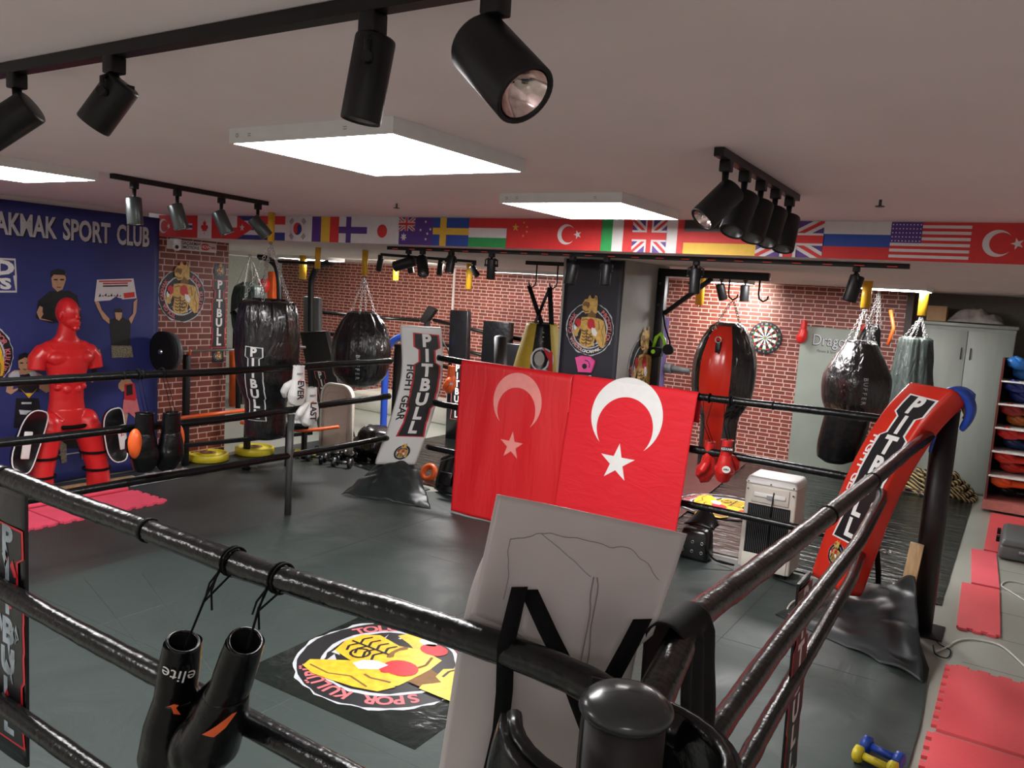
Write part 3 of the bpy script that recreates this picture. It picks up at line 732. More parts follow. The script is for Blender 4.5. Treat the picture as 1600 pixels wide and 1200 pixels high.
        for i in range(13): R(r if i % 2 == 0 else wh, 0, i / 13, 1, (i + 1) / 13)
        R('purple_print', 0, 6 / 13, .4, 1, 1)
        for j in range(5):
            for i in range(9): a.disc(wh, (.025 + .044 * i) * w, (.51 + .105 * j) * h, .018 * h, 2, 6)
    return a
FLAGS = [('turkey', 249, 272, 'flag'), ('norway', 272, 301, ''), ('canada', 301, 340, ''), ('poland', 340, 371, ''), ('cuba', 371, 404, ''), ('netherlands', 404, 446, ''), ('korea', 446, 488, ''),
         ('romania', 488, 530, ''), ('finland', 530, 574, ''), ('japan', 574, 624, ''), ('australia', 624, 677, ''), ('sweden', 677, 733, ''), ('hungary', 733, 792, ''), ('china', 792, 856, ''),
         ('turkey', 856, 940, ''), ('italy', 940, 989, ''), ('uk', 989, 1042, ''), ('white_red', 1042, 1069, ''), ('germany', 1069, 1183, ''), ('uk', 1183, 1287, ''), ('russia', 1287, 1392, ''), ('usa', 1392, 1518, ''), ('turkey', 1518, 1640, '')]
LAB = {'norway': 'small red flag with a white and blue cross, second panel beside the blue banner', 'canada': 'small flag with a red leaf between red bands', 'poland': 'small white over red flag beside the red leaf flag',
       'cuba': 'small flag with a white star in a red triangle and blue stripes', 'netherlands': 'small flag of red, white and blue stripes behind the yellow hook post', 'korea': 'white flag with a red and blue disc and black bars',
       'romania': 'flag of blue, yellow and red upright bands', 'finland': 'white flag with a blue cross', 'japan': 'white flag with a plain red disc', 'australia': 'dark blue flag with white stars and a small crossed corner',
       'sweden': 'blue flag with a yellow cross', 'hungary': 'red over white over green striped flag', 'china': 'red flag with five yellow stars', 'italy': 'flag of green, white and red upright bands by the light panel',
       'white_red': 'narrow white and red panel in the strip left of the black red yellow flag', 'germany': 'black, red and yellow striped flag', 'russia': 'white, blue and red striped flag', 'usa': 'striped red and white flag with a star field'}
z0, z1 = ZB + .0, ZC - .004
nt_, nu_ = 0, 0
for kind, xa, xb, _ in FLAGS:
    yq = 337 if xa < 900 else 343
    A = AY(xa, 365, YS); B = AY(xb, 370, YS); w = B.x - A.x
    lab = LAB.get(kind)
    if kind == 'turkey': lab = ('small red flag with a white star at the left end touching the blue banner', 'red flag with white crescent and star in the middle of the beam strip', 'large red flag with crescent and star at the right end of the beam strip')[nt_]; nt_ += 1
    if kind == 'uk': lab = ('crossed red, white and blue flag overexposed behind the light panel', 'crossed red, white and blue flag behind the five-lamp rail')[nu_]; nu_ += 1
    hh = z1 - z0
    ph = xa * .1
    def fl(u, v, e, A=A, ph=ph): return (A.x + u, YS - .006 - e , z0 + v)
    art = flag_art(kind, w, hh)
    m = MB().sheet(8, 3, lambda u, v: fl(u * w, v * hh, 0), .002, 'flag_white')
    m.art(art, fl, .0009, 0)
    solo('flag', m, lab, 'flag', 'national flags along the beam')

# ================================================================== the ring
N_, R_, F_, L_ = V((-.61, 1.34, 0)), V((-.49, 6.22, 0)), V((-5.37, 6.34, 0)), V((-5.495, 1.46, 0))
def rope(pts, label, r=.031, seams=(), sag=.0):
    pts = [V(p) for p in pts]; Ln = sum((b - a).length for a, b in zip(pts, pts[1:])); k = max(24, int(Ln / .035)); P = []
    acc = 0
    for a, b in zip(pts, pts[1:]):
        kk = max(4, int((b - a).length / .035))
        for i in range(kk): P.append(a.lerp(b, i / kk))
    P.append(pts[-1]); q = len(P); rnd = random.Random(len(label))
    for _ in range(6):
        P = [P[0]] + [(P[i - 1] + P[i] * 2 + P[i + 1]) / 4 for i in range(1, q - 1)] + [P[-1]]
    P = [p + V((0, 0, .008 * noise.noise(p * 1.3) - sag * 4 * (i / q) * (1 - i / q))) for i, p in enumerate(P)]
    rr = [r * (1 + .07 * noise.noise(p * 9) + .05 * noise.noise(p * 31)) for p in P]
    t = thing('ring_rope', (P[0] + P[-1]) / 2, label, 'ring rope', 'padded ring ropes')
    part(t, 'padding', MB().tube(P, rr, 'rope_cover', 14))
    for f in seams:
        i = int(f * (q - 1)); d = (P[min(i + 1, q - 1)] - P[i - 1]).normalized()
        part(t, 'tie', MB().tube([P[i] - d * .007, P[i] + d * .007], rr[i] * 1.10, 'black_matte', 14))
    return t
HA, HB, HC = 1.385, .96, .53
rope([(-.42, 1.30, 1.40), (-.70, 1.342, 1.415), (-.97, 1.349, 1.410), (-1.6, 1.364, 1.385), (-3.0, 1.40, 1.38), (-5.45, 1.46, 1.38)], 'top padded black rope crossing the foreground with black gloves hanging from it', r=.034, seams=(.33, .508,))
rope([(-.70, 1.345, .95), (-1.6, 1.37, .955), (-3.0, 1.40, .96), (-5.45, 1.46, .96)], 'middle padded black rope on the near side of the ring behind the hanging black gloves', r=.034)
rope([(-.70, 1.345, .50), (-3.0, 1.40, .52), (-5.45, 1.46, .52)], 'lowest padded black rope on the near side at the bottom left corner', r=.034)
rope([(-5.49, 1.5, 1.36), (-5.471, 2.556, 1.355), (-5.42, 4.3, 1.345), (-5.376, 6.2, 1.36)], 'top rope along the left side crossing the red dummy chest', r=.030, seams=(.40, .43))
rope([(-5.49, 1.5, .96), (-5.47, 2.55, .96), (-5.42, 4.3, .955), (-5.374, 6.2, 1.0)], 'middle rope along the left side crossing the red dummy legs', r=.030)
rope([(-5.49, 1.5, .56), (-5.459, 3.0, .555), (-5.42, 4.4, .55), (-5.378, 6.2, .56)], 'lowest rope along the left side above the pink mat', r=.030)
rope([(-4.87, 6.325, 1.434), (-4.5, 6.31, 1.425), (-2.16, 6.261, 1.392), (-.967, 6.232, 1.404), (-.72, 6.226, 1.41)], 'top rope on the far side carrying the two red flags', r=.030, seams=(.72, .80))
rope([(-4.90, 6.325, .985), (-4.8, 6.326, .976), (-2.22, 6.26, .96), (-.69, 6.225, .948)], 'middle rope on the far side passing behind the red gloves', r=.032)
rope([(-4.95, 6.325, .52), (-2.225, 6.263, .503), (-.75, 6.227, .491)], 'lowest rope on the far side in front of the white cooler', r=.028)
rope([(-.50, 1.31, 1.385), (-.590, 1.80, 1.405), (-.575, 2.75, 1.365), (-.53, 4.5, 1.355), (-.46, 5.95, 1.375)], 'top rope on the right side rising to the red corner pad', r=.036, seams=(.42, .62))
rope([(-.58, 1.45, .99), (-.60, 2.65, .98), (-.607, 4.4, .965), (-.66, 5.6, .955), (-.74, 6.15, .95)], 'middle rope on the right side passing before the red corner pad', r=.036)
rope([(-.60, 1.45, .56), (-.67, 3.1, .545), (-.73, 5.2, .51), (-.80, 6.1, .49)], 'lowest rope on the right side near the raised canvas corner', r=.036)

def ring_post(loc, h, r, label, dome=False):
    t = thing('ring_post', loc, label, 'ring post', 'steel ring corner posts'); x, y, _ = loc
    part(t, 'pole', MB().cyl((x, y, .01), (x, y, h), r, 'post_pad', n=28))
    part(t, 'base_plate', MB().box((x, y, .006), (.3, .3, .012), 'black_metal'), bevel=.004)
    if dome: part(t, 'cap', MB().lathe([(r * 1.10, h - .012), (r * 1.18, h - .004), (r * 1.14, h + .006), (r * .95, h + .018), (r * .6, h + .027), (.001, h + .031)], M('cap_plastic', (.03, .034, .036), .22), (x, y, 0), n=36), label='shiny dark domed plastic cap')
    else: part(t, 'cap', MB().lathe([(r * 1.02, h - .01), (r * 1.02, h + .006), (.001, h + .010)], 'black_metal', (x, y, 0), n=28))
    return t
ring_post((-.475, 1.165, 0), 1.49, .066, 'dark ring post with a shiny domed cap right below the viewer', dome=True)
p = ring_post((-.385, 6.10, 0), 1.545, .078, 'thick black ring post standing behind the red corner pad')
ring_post((-5.50, 6.50, 0), 1.50, .075, 'black ring post mostly hidden behind the white lettered pad')
ring_post((-5.72, 1.22, 0), 1.50, .075, 'black ring post at the left outside the picture') if False else None
solo('support_post', MB().cyl((-5.405, 4.93, .012), (-5.405, 4.93, .93), .030, M('dark_grey_metal', (.06, .065, .065), .35), n=18), 'thin grey-black prop post under the middle rope left of the white gloves', 'post')

# floor coverings
cv = [(-.26, 1.0), (-.23, 4.6), (-.26, 5.4), (-.34, 5.75), (-.95, 6.62), (-2.3, 6.62), (-4.9, 6.66), (-5.30, 6.1), (-5.33, 4.6), (-5.33, 1.0)]
def flat(pts, z, th, mat): return MB().prism(pts, th, mat, lambda u, v, w: (u, v, z + w))
m = flat(cv, .012, .004, 'canvas')
for x0_, y0_, x1_, y1_ in ((-4.45, 1.0, -4.40, 6.5), (-2.95, 1.0, -2.90, 6.55), (-1.45, 1.0, -1.42, 6.55), (-5.2, 2.6, -.4, 2.72), (-5.2, 2.95, -3.2, 2.35), (-5.0, 3.25, -3.3, 2.6), (-4.9, 4.9, -.5, 5.0)):
    m.tube([(x0_, y0_, .0135), ((x0_ + x1_) / 2 + .01, (y0_ + y1_) / 2, .0142), (x1_, y1_, .0135)], .0036, 'canvas', 8)
solo('ring_canvas', m, 'dark grey-green vinyl canvas covering the ring floor', 'ring canvas')
m = flat([(-5.1, .9), (-5.1, 6.60), (-5.3, 6.66), (-6.0, 6.70), (-6.95, 6.9), (-6.95, 7.9), (-7.7, 7.9), (-7.7, .9)], .001, .010, 'rubber_mat')
solo('rubber_floor_mat', m, 'dark embossed rubber matting between the ring canvas and the blue banner', 'floor mat')
solo('plastic_floor_sheet', MB().grid(70, 50, lambda u, v: (-6.9 + 6.6 * u, 6.72 + 4.35 * v, .010 + .006 * noise.noise(V((u * 14, v * 22, 0)))), 'black_sheet'), 'glossy wrinkled black plastic sheet over the floor behind the ring', 'floor sheet')
for o in (0,):
    pts = [(-4.2, 6.9), (-4.35, 10.8), (-3.0, 10.9), (-2.62, 6.9)]
    crumple_mat('sheet_brick_reflection', (.085, .030, .028), .22, 7, .5, stretch=(1, 3, 1), dist=.02)  # maroon colour paints the brick wall's reflection onto the black sheet
    solo('floor_brick_reflection', flat(pts, .020, .002, 'sheet_brick_reflection'), 'brick wall reflection painted maroon on the glossy floor sheet beside the white cooler', 'floor mat')
sk = emblem('gold_print')
SQ = [AZ(405, 1045, .018), AZ(590, 965, .018), AZ(650, 1178, .018)]
# badge sticker on the canvas, its top pointing to the lower left of the picture
c0, c1, c2 = V((-3.33, 2.86, .0)), V((-3.30, 3.82, 0)), V((-2.14, 2.77, 0))
sx_ = (c1 - c0).length; sy_ = (c2 - c0).length; ex_ = (c1 - c0).normalized(); ey_ = (c2 - c0).normalized()
ctr = c0 + (c1 - c0) * .5 + (c2 - c0) * .42
m = MB().prism([(-.0, -.0), (sx_, 0), (sx_, sy_), (0, sy_)], .002, 'sticker_black', lambda u, v, w: c0 + ex_ * u + ey_ * v + V((0, 0, .0165 + w)))
def stk(u, v, e, k=.46):
    # emblem up (v) -> towards -X , right (u) -> +Y direction reversed for the view
    p = ctr - ey_ * (v * k * .93) + ex_ * (-u * k * .0) ; return p
def stk2(u, v, e, k=.47):
    return ctr + V((v * k * -.02, 0, 0)) + (ex_ * (u * k)) * 1.0 - ey_ * ((v - .12) * k * 1.0) + V((0, 0, .0187 + e))
STICKER_M = (m, stk2)

# ================================================================== posters and banners
def px_art(a, mat, pts, lay, X):
    q = []
    for x, y in pts: p = AX(x, y, X); q.append((p.y, p.z))
    # keep the outline counter-clockwise in (y, z)
    return a.poly(mat, q, lay)
BX = XL + .035
def bwave(y, z): return .018 * sin(y * 5.2 + z * 1.1) * (1 - z / 2.8) + (.10 * max(0, .25 - z) ** 1.0)
def bfn(u, v, e): return (BX + bwave(u, v) + e, u, v)
t = thing('club_banner', (BX, 3.6, 0), 'huge dark blue fabric banner with white club lettering and printed fighters on the left wall', 'banner')
part(t, 'fabric', MB().sheet(60, 30, lambda u, v: bfn(1.6 + 3.60 * u, .015 + 2.64 * v, 0), .003, 'blue_banner', back='flag_white'))
a = Art()
for body, p0, p1 in (('ÇAKMAK', (-30, 336), (88, 352)), ('SPORT', (98, 354), (172, 367)), ('CLUB', (182, 369), (233, 377))):
    A, B = AX(*p0, BX), AX(*p1, BX); n = len(body)
    # measure the word so it fills its span
    tmp = Art().text(body, 0, 0, 1, 'white', 0, .03); xs = [x for x, y in tmp.L[0][1]]
    wd = max(xs) - min(xs); k = (B.y - A.y) / wd
    a.text(body, (A.y + B.y) / 2 + .012, 2.425, .27, 'black_print', 1, .03, sx=k / .27)
    a.text(body, (A.y + B.y) / 2, 2.435, .27, 'silver_letter', 2, .03, sx=k / .27)
part(t, 'lettering', MB().art(a, bfn, .0012, 1), label='raised-looking grey white letters')
a = Art(); P = lambda m, pts, l: px_art(a, m, pts, l, BX)
# upper man with crossed arms
P('black_print', [(56, 497), (60, 470), (78, 455), (108, 454), (121, 462), (128, 500), (80, 505)], 1)
P('skin_print', [(57, 488), (62, 478), (78, 485), (95, 498), (92, 504), (62, 499)], 2)
P('skin_print', [(80, 432), (82, 448), (90, 456), (98, 452), (103, 438), (103, 428), (95, 424), (83, 425)], 2)
P('black_print', [(79, 436), (80, 424), (90, 420), (101, 422), (104, 436), (101, 430), (84, 429)], 3)
P('black_print', [(84, 436), (90, 436), (90, 438), (84, 438)], 4); P('black_print', [(94, 436), (100, 436), (100, 438), (94, 438)], 4); P('brown_print', [(88, 448), (96, 448), (95, 450), (89, 450)], 4)
# man holding up the white board
P('flag_white', [(151, 437), (208, 435), (213, 466), (147, 471)], 2)
P('flag_red', [(192, 458), (209, 456), (210, 464), (193, 466)], 4)
for i, (x0, x1, y) in enumerate(((154, 205, 438.5), (160, 199, 442), (160, 199, 446))): P('red_print' if i < 2 else 'black_print', [(x0, y), (x1, y - .8), (x1, y + 1.4), (x0, y + 2.2)], 3)
for i in range(8): P('black_print', [(153 + i * 4.5, 464 - (i % 3)), (156 + i * 4.5, 458 + (i % 2) * 3), (157 + i * 4.5, 463)], 3)
P('skin_print', [(147, 470), (154, 472), (158, 484), (170, 498), (170, 506), (160, 498), (152, 482)], 3); P('skin_print', [(214, 466), (208, 472), (207, 490), (200, 498), (204, 506), (212, 488)], 3)
P('black_print', [(170, 500), (180, 496), (192, 496), (203, 503), (202, 542), (174, 542)], 2)
P('skin_print', [(178, 486), (180, 498), (185, 501), (189, 496), (190, 486), (184, 482)], 3); P('black_print', [(178, 488), (179, 483), (185, 481), (190, 484), (190, 488)], 4)
P('camo_print', [(173, 540), (204, 540), (207, 558), (174, 559)], 3)
# man with gloves up, lower left
P('skin_print', [(8, 612), (12, 584), (22, 578), (50, 578), (74, 590), (79, 610), (72, 614), (60, 606), (30, 606), (16, 616)], 1)
P('silver_print', [(12, 588), (18, 580), (28, 580), (30, 590), (20, 596)], 3); P('silver_print', [(44, 582), (54, 580), (60, 590), (50, 594)], 3)
P('skin_print', [(27, 560), (28, 574), (36, 584), (46, 576), (48, 560), (38, 554)], 3); P('black_print', [(26, 564), (29, 554), (39, 550), (48, 556), (48, 562), (38, 558)], 4)
P('black_print', [(30, 566), (35, 566), (35, 568), (30, 568)], 5); P('black_print', [(40, 566), (45, 566), (45, 568), (40, 568)], 5); P('brown_print', [(33, 576), (42, 576), (38, 579)], 5)
P('black_print', [(26, 588), (50, 582), (62, 592), (60, 612), (27, 612)], 2); P('gold_print', [(30, 606), (44, 622), (58, 606), (50, 614), (38, 614)], 3)
P('black_print', [(24, 622), (60, 622), (64, 660), (44, 655), (38, 668), (20, 668)], 2); P('silver_print', [(28, 640), (58, 642), (56, 648), (30, 647)], 3); P('silver_print', [(32, 628), (48, 628), (48, 631), (32, 631)], 3)
# kicking man on the right
P('silver_print', [(176, 584), (184, 582), (186, 590), (178, 592)], 3); P('skin_print', [(184, 600), (190, 592), (200, 590), (206, 598), (200, 606), (190, 612), (184, 606)], 2)
P('black_print', [(192, 580), (200, 577), (206, 582), (204, 588), (194, 587)], 4); P('skin_print', [(193, 585), (203, 586), (202, 594), (195, 595)], 3)
P('red_print', [(193, 600), (208, 598), (212, 620), (210, 626), (193, 624)], 3); P('black_print', [(196, 602), (205, 600), (206, 616), (196, 618)], 4)
P('pink_print', [(192, 624), (212, 622), (217, 645), (206, 650), (200, 644), (190, 649)], 3)
P('skin_print', [(190, 647), (199, 646), (196, 664), (193, 690), (188, 690), (188, 664)], 2); P('skin_print', [(206, 648), (215, 644), (224, 656), (228, 664), (222, 664), (212, 657)], 2)
# standing man behind the dummy
P('black_print', [(95, 660), (100, 650), (120, 650), (132, 664), (136, 700), (92, 700)], 1); P('skin_print', [(104, 650), (106, 660), (112, 664), (118, 658), (119, 648), (110, 644)], 3)
P('black_print', [(103, 650), (105, 642), (118, 642), (120, 650), (112, 647)], 4)
P('camo_print', [(92, 690), (104, 690), (104, 722), (95, 724)], 2); P('camo_print', [(126, 690), (138, 688), (136, 718), (128, 718)], 2)
P('silver_print', [(85, 711), (140, 704), (140, 706), (85, 713)], 3)
P('skin_print', [(143, 560), (156, 545), (158, 562), (152, 574), (146, 580)], 1); P('black_print', [(143, 578), (150, 574), (152, 580), (146, 584)], 2); P('silver_print', [(140, 584), (148, 584), (146, 598), (140, 596)], 2)
# wordmark at the cut left edge
P('flag_white', [(-20, 402), (24, 404), (26, 432), (26, 457), (-20, 457)], 1); P('navy_print', [(-20, 404.5), (22, 407), (23, 430), (20, 431), (24, 454), (-20, 454)], 2)
A = AX(4, 419, BX); a.text('D', A.y, A.z, .17, 'white', 3, .05, sx=1.5); A = AX(8, 444, BX); a.text('S', A.y, A.z, .13, 'white', 3, .05, sx=1.5)
A = AX(-14, 419, BX); a.text('N', A.y, A.z, .17, 'white', 3, .05, sx=1.2); A = AX(-8, 444, BX); a.text('T', A.y, A.z, .13, 'white', 3, .05, sx=1.5)
part(t, 'figure_print', MB().art(a, bfn, .0012, 0), label='printed fighters in black and skin tones')
em = emblem('gold_print', ('TOLGA ÇAKMAK', 'SPOR KULÜBÜ', ''))
part(t, 'badge_print', MB().art(em, lambda u, v, e: bfn(3.44 + u * .30, 1.27 + v * .30, e), .0012), label='round badge with a yellow athlete at the cut left edge')

# badges on the brick column and the pillar
a = emblem()
m = MB().prism([(1.0 * cos(2 * pi * i / 40), 1.0 * sin(2 * pi * i / 40)) for i in range(40)], 1, 'black_print', lambda u, v, w: (XL + .001 + .004 * w, 5.50 + u * .285, 1.855 + v * .285))
m.art(a, lambda u, v, e: (XL + .0055 + e, 5.50 + u * .29, 1.855 + v * .29), .0007)
solo('wall_badge', m, 'round badge of a dog-headed boxer on the brick column beside the blue banner', 'wall badge')
m = MB().box((XL + .002, 5.985, 1.665), (.004, .155, 1.13), 'black_print')
a = Art(); a.merge(pitbull(), 0, 0, .80); e2 = emblem(detail=False); a.merge(e2, 0, .49, .062, lay=2); a.merge(e2, 0, -.49, .055, lay=2)
m.art(a, lambda u, v, e: (XL + .0045 + e, 5.985 + u, 1.665 + v), .0005)
solo('lettered_strip_poster', m, 'narrow black upright poster with stacked white red-edged letters on the brick column', 'poster')
m = MB().box((XL + .004, 5.62, 2.40), (.006, .62, .105), 'flag_white'); a = Art()
a.text('TOLGAÇAKMAK', -.06, .022, .045, 'black_print', 0, .02); a.text('PROMOTIONS', -.06, -.022, .045, 'black_print', 0, .02); a.disc('red_print', .16, 0, .065, 0, 24, ry=.038)
a.text('SHOW', .155, 0, .048, 'white', 1, .02); a.text('TIME', .255, -.005, .040, 'red_print', 1, .02)
m.art(a, lambda u, v, e: (XL + .0075 + e, 5.62 + u, 2.40 + v), .0006)
solo('wall_sign', m, 'small white sign with black and red lettering under the flags beside the white camera', 'sign')
c = V((XL + .10, 5.36, 2.42)); t = thing('security_camera', c, 'white dome security camera above the brick column', 'camera')
part(t, 'bracket', MB().box((XL + .05, 5.36, 2.445), (.10, .04, .03), 'white').cyl((c.x, c.y, 2.455), (c.x, c.y, 2.40), .045, 'white', n=20), bevel=.003)
part(t, 'dome', MB().ball((c.x, c.y, 2.375), .045, 'white')); part(t, 'lens', MB().cyl(c + V((.03, -.02, -.045)), c + V((.048, -.032, -.052)), .018, 'black_print', n=14))
# dark banner on the pillar front
YP = 6.42
t = thing('pillar_banner', (-3.25, YP - .01, .4), 'near-black hanging banner with a round golden boxer badge, left of the grey pillar face', 'banner')
def pbf(u, v, e): return (-3.550 + u, YP - .012 - e, .35 + v)
part(t, 'cloth', MB().sheet(12, 20, lambda u, v: pbf(u * .575, v * 2.11, 0), .003, 'dark_banner'))
a = emblem(words=('TOLGA ÇAKMAK', 'PROMOTIONS', 'WWW.TOLGACAKMAK.COM')); part(t, 'badge_print', MB().art(a, lambda u, v, e: pbf(.285 + u * .235, 1.50 + v * .235, e), .0009), label='round badge with a golden dog-headed boxer')
# magenta holder pinned to it
p = AY(915, 570, YP - .02); t = thing('magenta_holder', p, 'bright magenta angular plate with a round black hole on the dark banner', 'phone holder')
sh = [(-.10, .055), (-.045, .075), (.045, .075), (.10, .045), (.065, -.06), (-.06, -.07)]
part(t, 'plate', MB().prism(sh, .018, 'magenta', lambda u, v, w: (p.x + u, p.y - w, p.z + v)), bevel=.003)
part(t, 'hole', MB().cyl((p.x, p.y - .019, p.z - .012), (p.x, p.y - .022, p.z - .012), .024, 'black_print', n=18))
part(t, 'curl', MB().tube([(p.x + .008 + .042 * cos(q), p.y - .021, p.z - .0 + .042 * sin(q)) for q in [-.5 + i * .25 for i in range(10)]], .004, 'purple_print', 6))
part(t, 'tag', MB().box((p.x + .0, p.y - .003, p.z - .10), (.075, .004, .014), 'pink_print').box((p.x + .055, p.y - .003, p.z - .10), (.024, .004, .022), 'white'))
# badge on the side face of the pillar
t = MB().prism([(1.0 * cos(2 * pi * i / 40), 1.0 * sin(2 * pi * i / 40)) for i in range(40)], 1, 'black_print', lambda u, v, w: (-2.969 + .003 * w, 6.95 + u * .30, 1.50 + v * .30))
t.art(emblem(words=('TOLGA', 'SPOR', '')), lambda u, v, e: (-2.9655 + e, 6.95 + u * .31, 1.50 + v * .31), .0007)
solo('wall_badge', t, 'round badge of a dog-headed boxer on the grey side of the pillar', 'wall badge')

# ================================================================== pull-up brackets, hooks
def bracket(t, x0, y, z0, z1, reach, name='frame'):
    m = MB(); w = .075
    m.box((x0 + w / 2, y, (z0 + z1) / 2), (w, .08, z1 - z0), 'black_metal'); part(t, 'upright', m, bevel=.004)
    part(t, 'arm', MB().box((x0 + reach / 2, y, z1 - .035), (reach, .07, .07), 'black_metal'), bevel=.004)
    part(t, 'brace', MB().bar((x0 + w, y, z1 - .42), (x0 + reach * .5, y, z1 - .07), .04, .04, 'black_metal'), bevel=.003)
    for z in (z1 - .14, z1 - .34): part(t, 'bolt', MB().cyl((x0 + .03, y - .04, z), (x0 + .03, y - .055, z), .012, 'dark_steel', n=8))
t = thing('wall_bracket', (-2.8, 7.2, 1.2), 'black steel wall bracket with a long top arm, right of the grey pillar', 'bag bracket', 'wall brackets')
bracket(t, -2.965, 7.18, 1.25, 2.44, 1.02)
for x in (-2.30, -2.03):
    part(t, 'hook', MB().tube([(x, 7.2, 2.37), (x, 7.2, 2.25), (x + .01, 7.2, 2.21), (x + .045, 7.2, 2.19), (x + .08, 7.2, 2.21), (x + .085, 7.2, 2.24)], .008, 'black_metal', 8))
t = thing('wall_bracket', (-3.55, 7.2, 2.3), 'black steel ceiling bar with two curved hooks carrying the yellow bag', 'bag bracket', 'wall brackets')
part(t, 'arm', MB().box((-4.01, 7.2, 2.44), (.90, .04, .04), 'black_metal'))
for x in (-4.33, -4.08): part(t, 'hook', MB().tube([(x, 7.2, 2.42), (x, 7.2, 2.25), (x - .01, 7.2, 2.21), (x - .045, 7.2, 2.19), (x - .08, 7.2, 2.21), (x - .085, 7.2, 2.24)], .008, 'black_metal', 8))
# green handled trainer hanging on the bracket
p = AY(1032, 540, 7.1); t = thing('suspension_trainer', p, 'lime green and black suspension trainer hanging on the wall bracket', 'suspension trainer')
part(t, 'strap', MB().tube([(p.x - .0, p.y, 2.02), (p.x + .03, p.y, 1.9), (p.x + .09, p.y - .01, p.z + .05), (p.x + .10, p.y, p.z - .02)], .008, 'black_webbing', 6))
part(t, 'green_strap', MB().tube([(p.x - .07, p.y, p.z - .02), (p.x - .05, p.y, p.z + .07), (p.x - .01, p.y, p.z + .11), (p.x + .03, p.y, p.z + .06), (p.x + .05, p.y, p.z - .02)], .018, 'lime', 8))
part(t, 'handle', MB().tube([(p.x - .12, p.y, p.z - .06), (p.x + .02, p.y, p.z - .06)], .045, 'black_matte', 14).cyl((p.x - .05, p.y - .04, p.z - .06), (p.x - .05, p.y - .05, p.z - .06), .02, 'lime', n=12))
part(t, 'wheel', MB().cyl((p.x + .08, p.y - .02, p.z - .03), (p.x + .08, p.y + .02, p.z - .03), .05, 'black_matte', n=20))

def post_mount(x, y, z0, z1, label, w=.05):
    t = thing('ceiling_hook_post', (x, y, z1), label, 'ceiling hook post', 'yellow ceiling hook posts')
    part(t, 'tube', MB().tube([(x, y, z0), (x, y, z1)], w / 2 * 1.25, 'yellow_metal', 4 if False else 14)); part(t, 'end_ring', MB().torus((x, y, z0 - .012), .014, .004, 'dark_steel', Matrix.Rotation(pi / 2, 3, 'X'), 12, 6))
    return t

# ================================================================== punch bags
def cmr(p, j, q):
    a, b = p[j][0], p[j + 1][0]; a0 = p[max(j - 1, 0)][0]; b1 = p[min(j + 2, len(p) - 1)][0]
    return max(.005, .5 * (2 * a + (b - a0) * q + (2 * a0 - 5 * a + 4 * b - b1) * q * q + (3 * a - a0 - 3 * b + b1) * q ** 3))
def bag(t, c, prof, mat, wr=.05, k=11, fade=.45, n=72, seg=40, seed=0, name='body', mats=None, shear=0):
    """prof: list of (fraction-free) (r, z); wrinkles radiate from the top and fade downwards"""
    P = []
    for j, ((r0, z0_), (r1, z1_)) in enumerate(zip(prof, prof[1:])):
        st = max(2, int(seg / (len(prof) - 1)))
        for i in range(st): f = i / st; P.append((cmr(prof, j, f), z0_ + (z1_ - z0_) * f))
    P.append(prof[-1]); zt = prof[0][1]; zb = prof[-1][1]
    def rad(a, i):
        q = max(0, 1 - i / fade)
        return 1 + wr * q * (cos(a * k + seed) * .6 + cos(a * (k * 2 + 3) + seed * 2) * .3 + .5 * noise.noise(V((cos(a) * 3, sin(a) * 3, i * 4 + seed)))) + wr * .16 * noise.noise(V((cos(a) * 4, sin(a) * 4, i * 9 + seed)))
    return part(t, name, MB().lathe(P, mats or mat, c, None, n, rad).xf(lambda v: V((v.x + (v.z - zb - c[2]) * shear, v.y, v.z))))
def rig(t, top, c, r, z, n=4, ph=.5, ring=True):
    top = V(top)
    for i in range(n):
        a = 2 * pi * i / n + ph; b = V((c[0] + cos(a) * r, c[1] + sin(a) * r, c[2] + z)); part(t, 'chain', MB().chain(top + (b - top) * .04, b))
        if ring: part(t, 'ring', MB().torus(b, .02, .0035, 'steel', Matrix.Rotation(pi / 2, 3, 'Y') if abs(cos(a)) > .7 else Matrix.Rotation(pi / 2, 3, 'X'), 14, 6))
def curved(c, R, th0, z0_, scale=1.0, flip=1):
    """map artwork (u right, v up) round a vertical cylinder of radius R(z) about c, centred on angle th0"""
    def f(u, v, e):
        z = z0_ + v * scale; r = R(z) if callable(R) else R; a = th0 + flip * u * scale / r
        return (c[0] + cos(a) * (r + e + .001), c[1] + sin(a) * (r + e + .001), c[2] + z)
    return f
def prof_r(prof):
    def f(z):
        for j, ((r0, z0_), (r1, z1_)) in enumerate(zip(prof, prof[1:])):
            if (z0_ - z) * (z1_ - z) <= 0: q = (z - z0_) / (z1_ - z0_) if z1_ != z0_ else 0; return cmr(prof, j, q)
        return prof[-1][0]
    return f
def facing(c): return atan2(-c[1], -c[0])   # angle towards the viewer side of the room
# 1 long black bag left
c = (-5.84, 5.02, 0); post_mount(c[0], c[1], 2.44, ZC, 'yellow hook post on the high ceiling in front of the striped flag', .05)
t = thing('punch_bag', (c[0], c[1], .55), 'long shiny black heavy bag with stacked white letters, hung behind the left rope', 'punching bag', 'hanging punching bags')
pr = [(.15, 1.92), (.225, 1.90), (.262, 1.80), (.278, 1.66), (.285, 1.42), (.270, 1.20), (.225, 1.06), (.19, .98), (.185, .74), (.17, .65), (.10, .63)]
bag(t, c, pr, 'black_bag_vinyl', .10, 9, .45, seed=1)
rig(t, (c[0], c[1], 2.43), c, .235, 1.86, 5, .3)
part(t, 'opening', MB().lathe([(.15, 1.925), (.13, 1.90), (.001, 1.89)], 'black_matte', c, cap=False))
a = pitbull(None, 'white'); a2 = Art(); a2.merge(a, 0, 0, 1.0)
th = facing(c) - .42
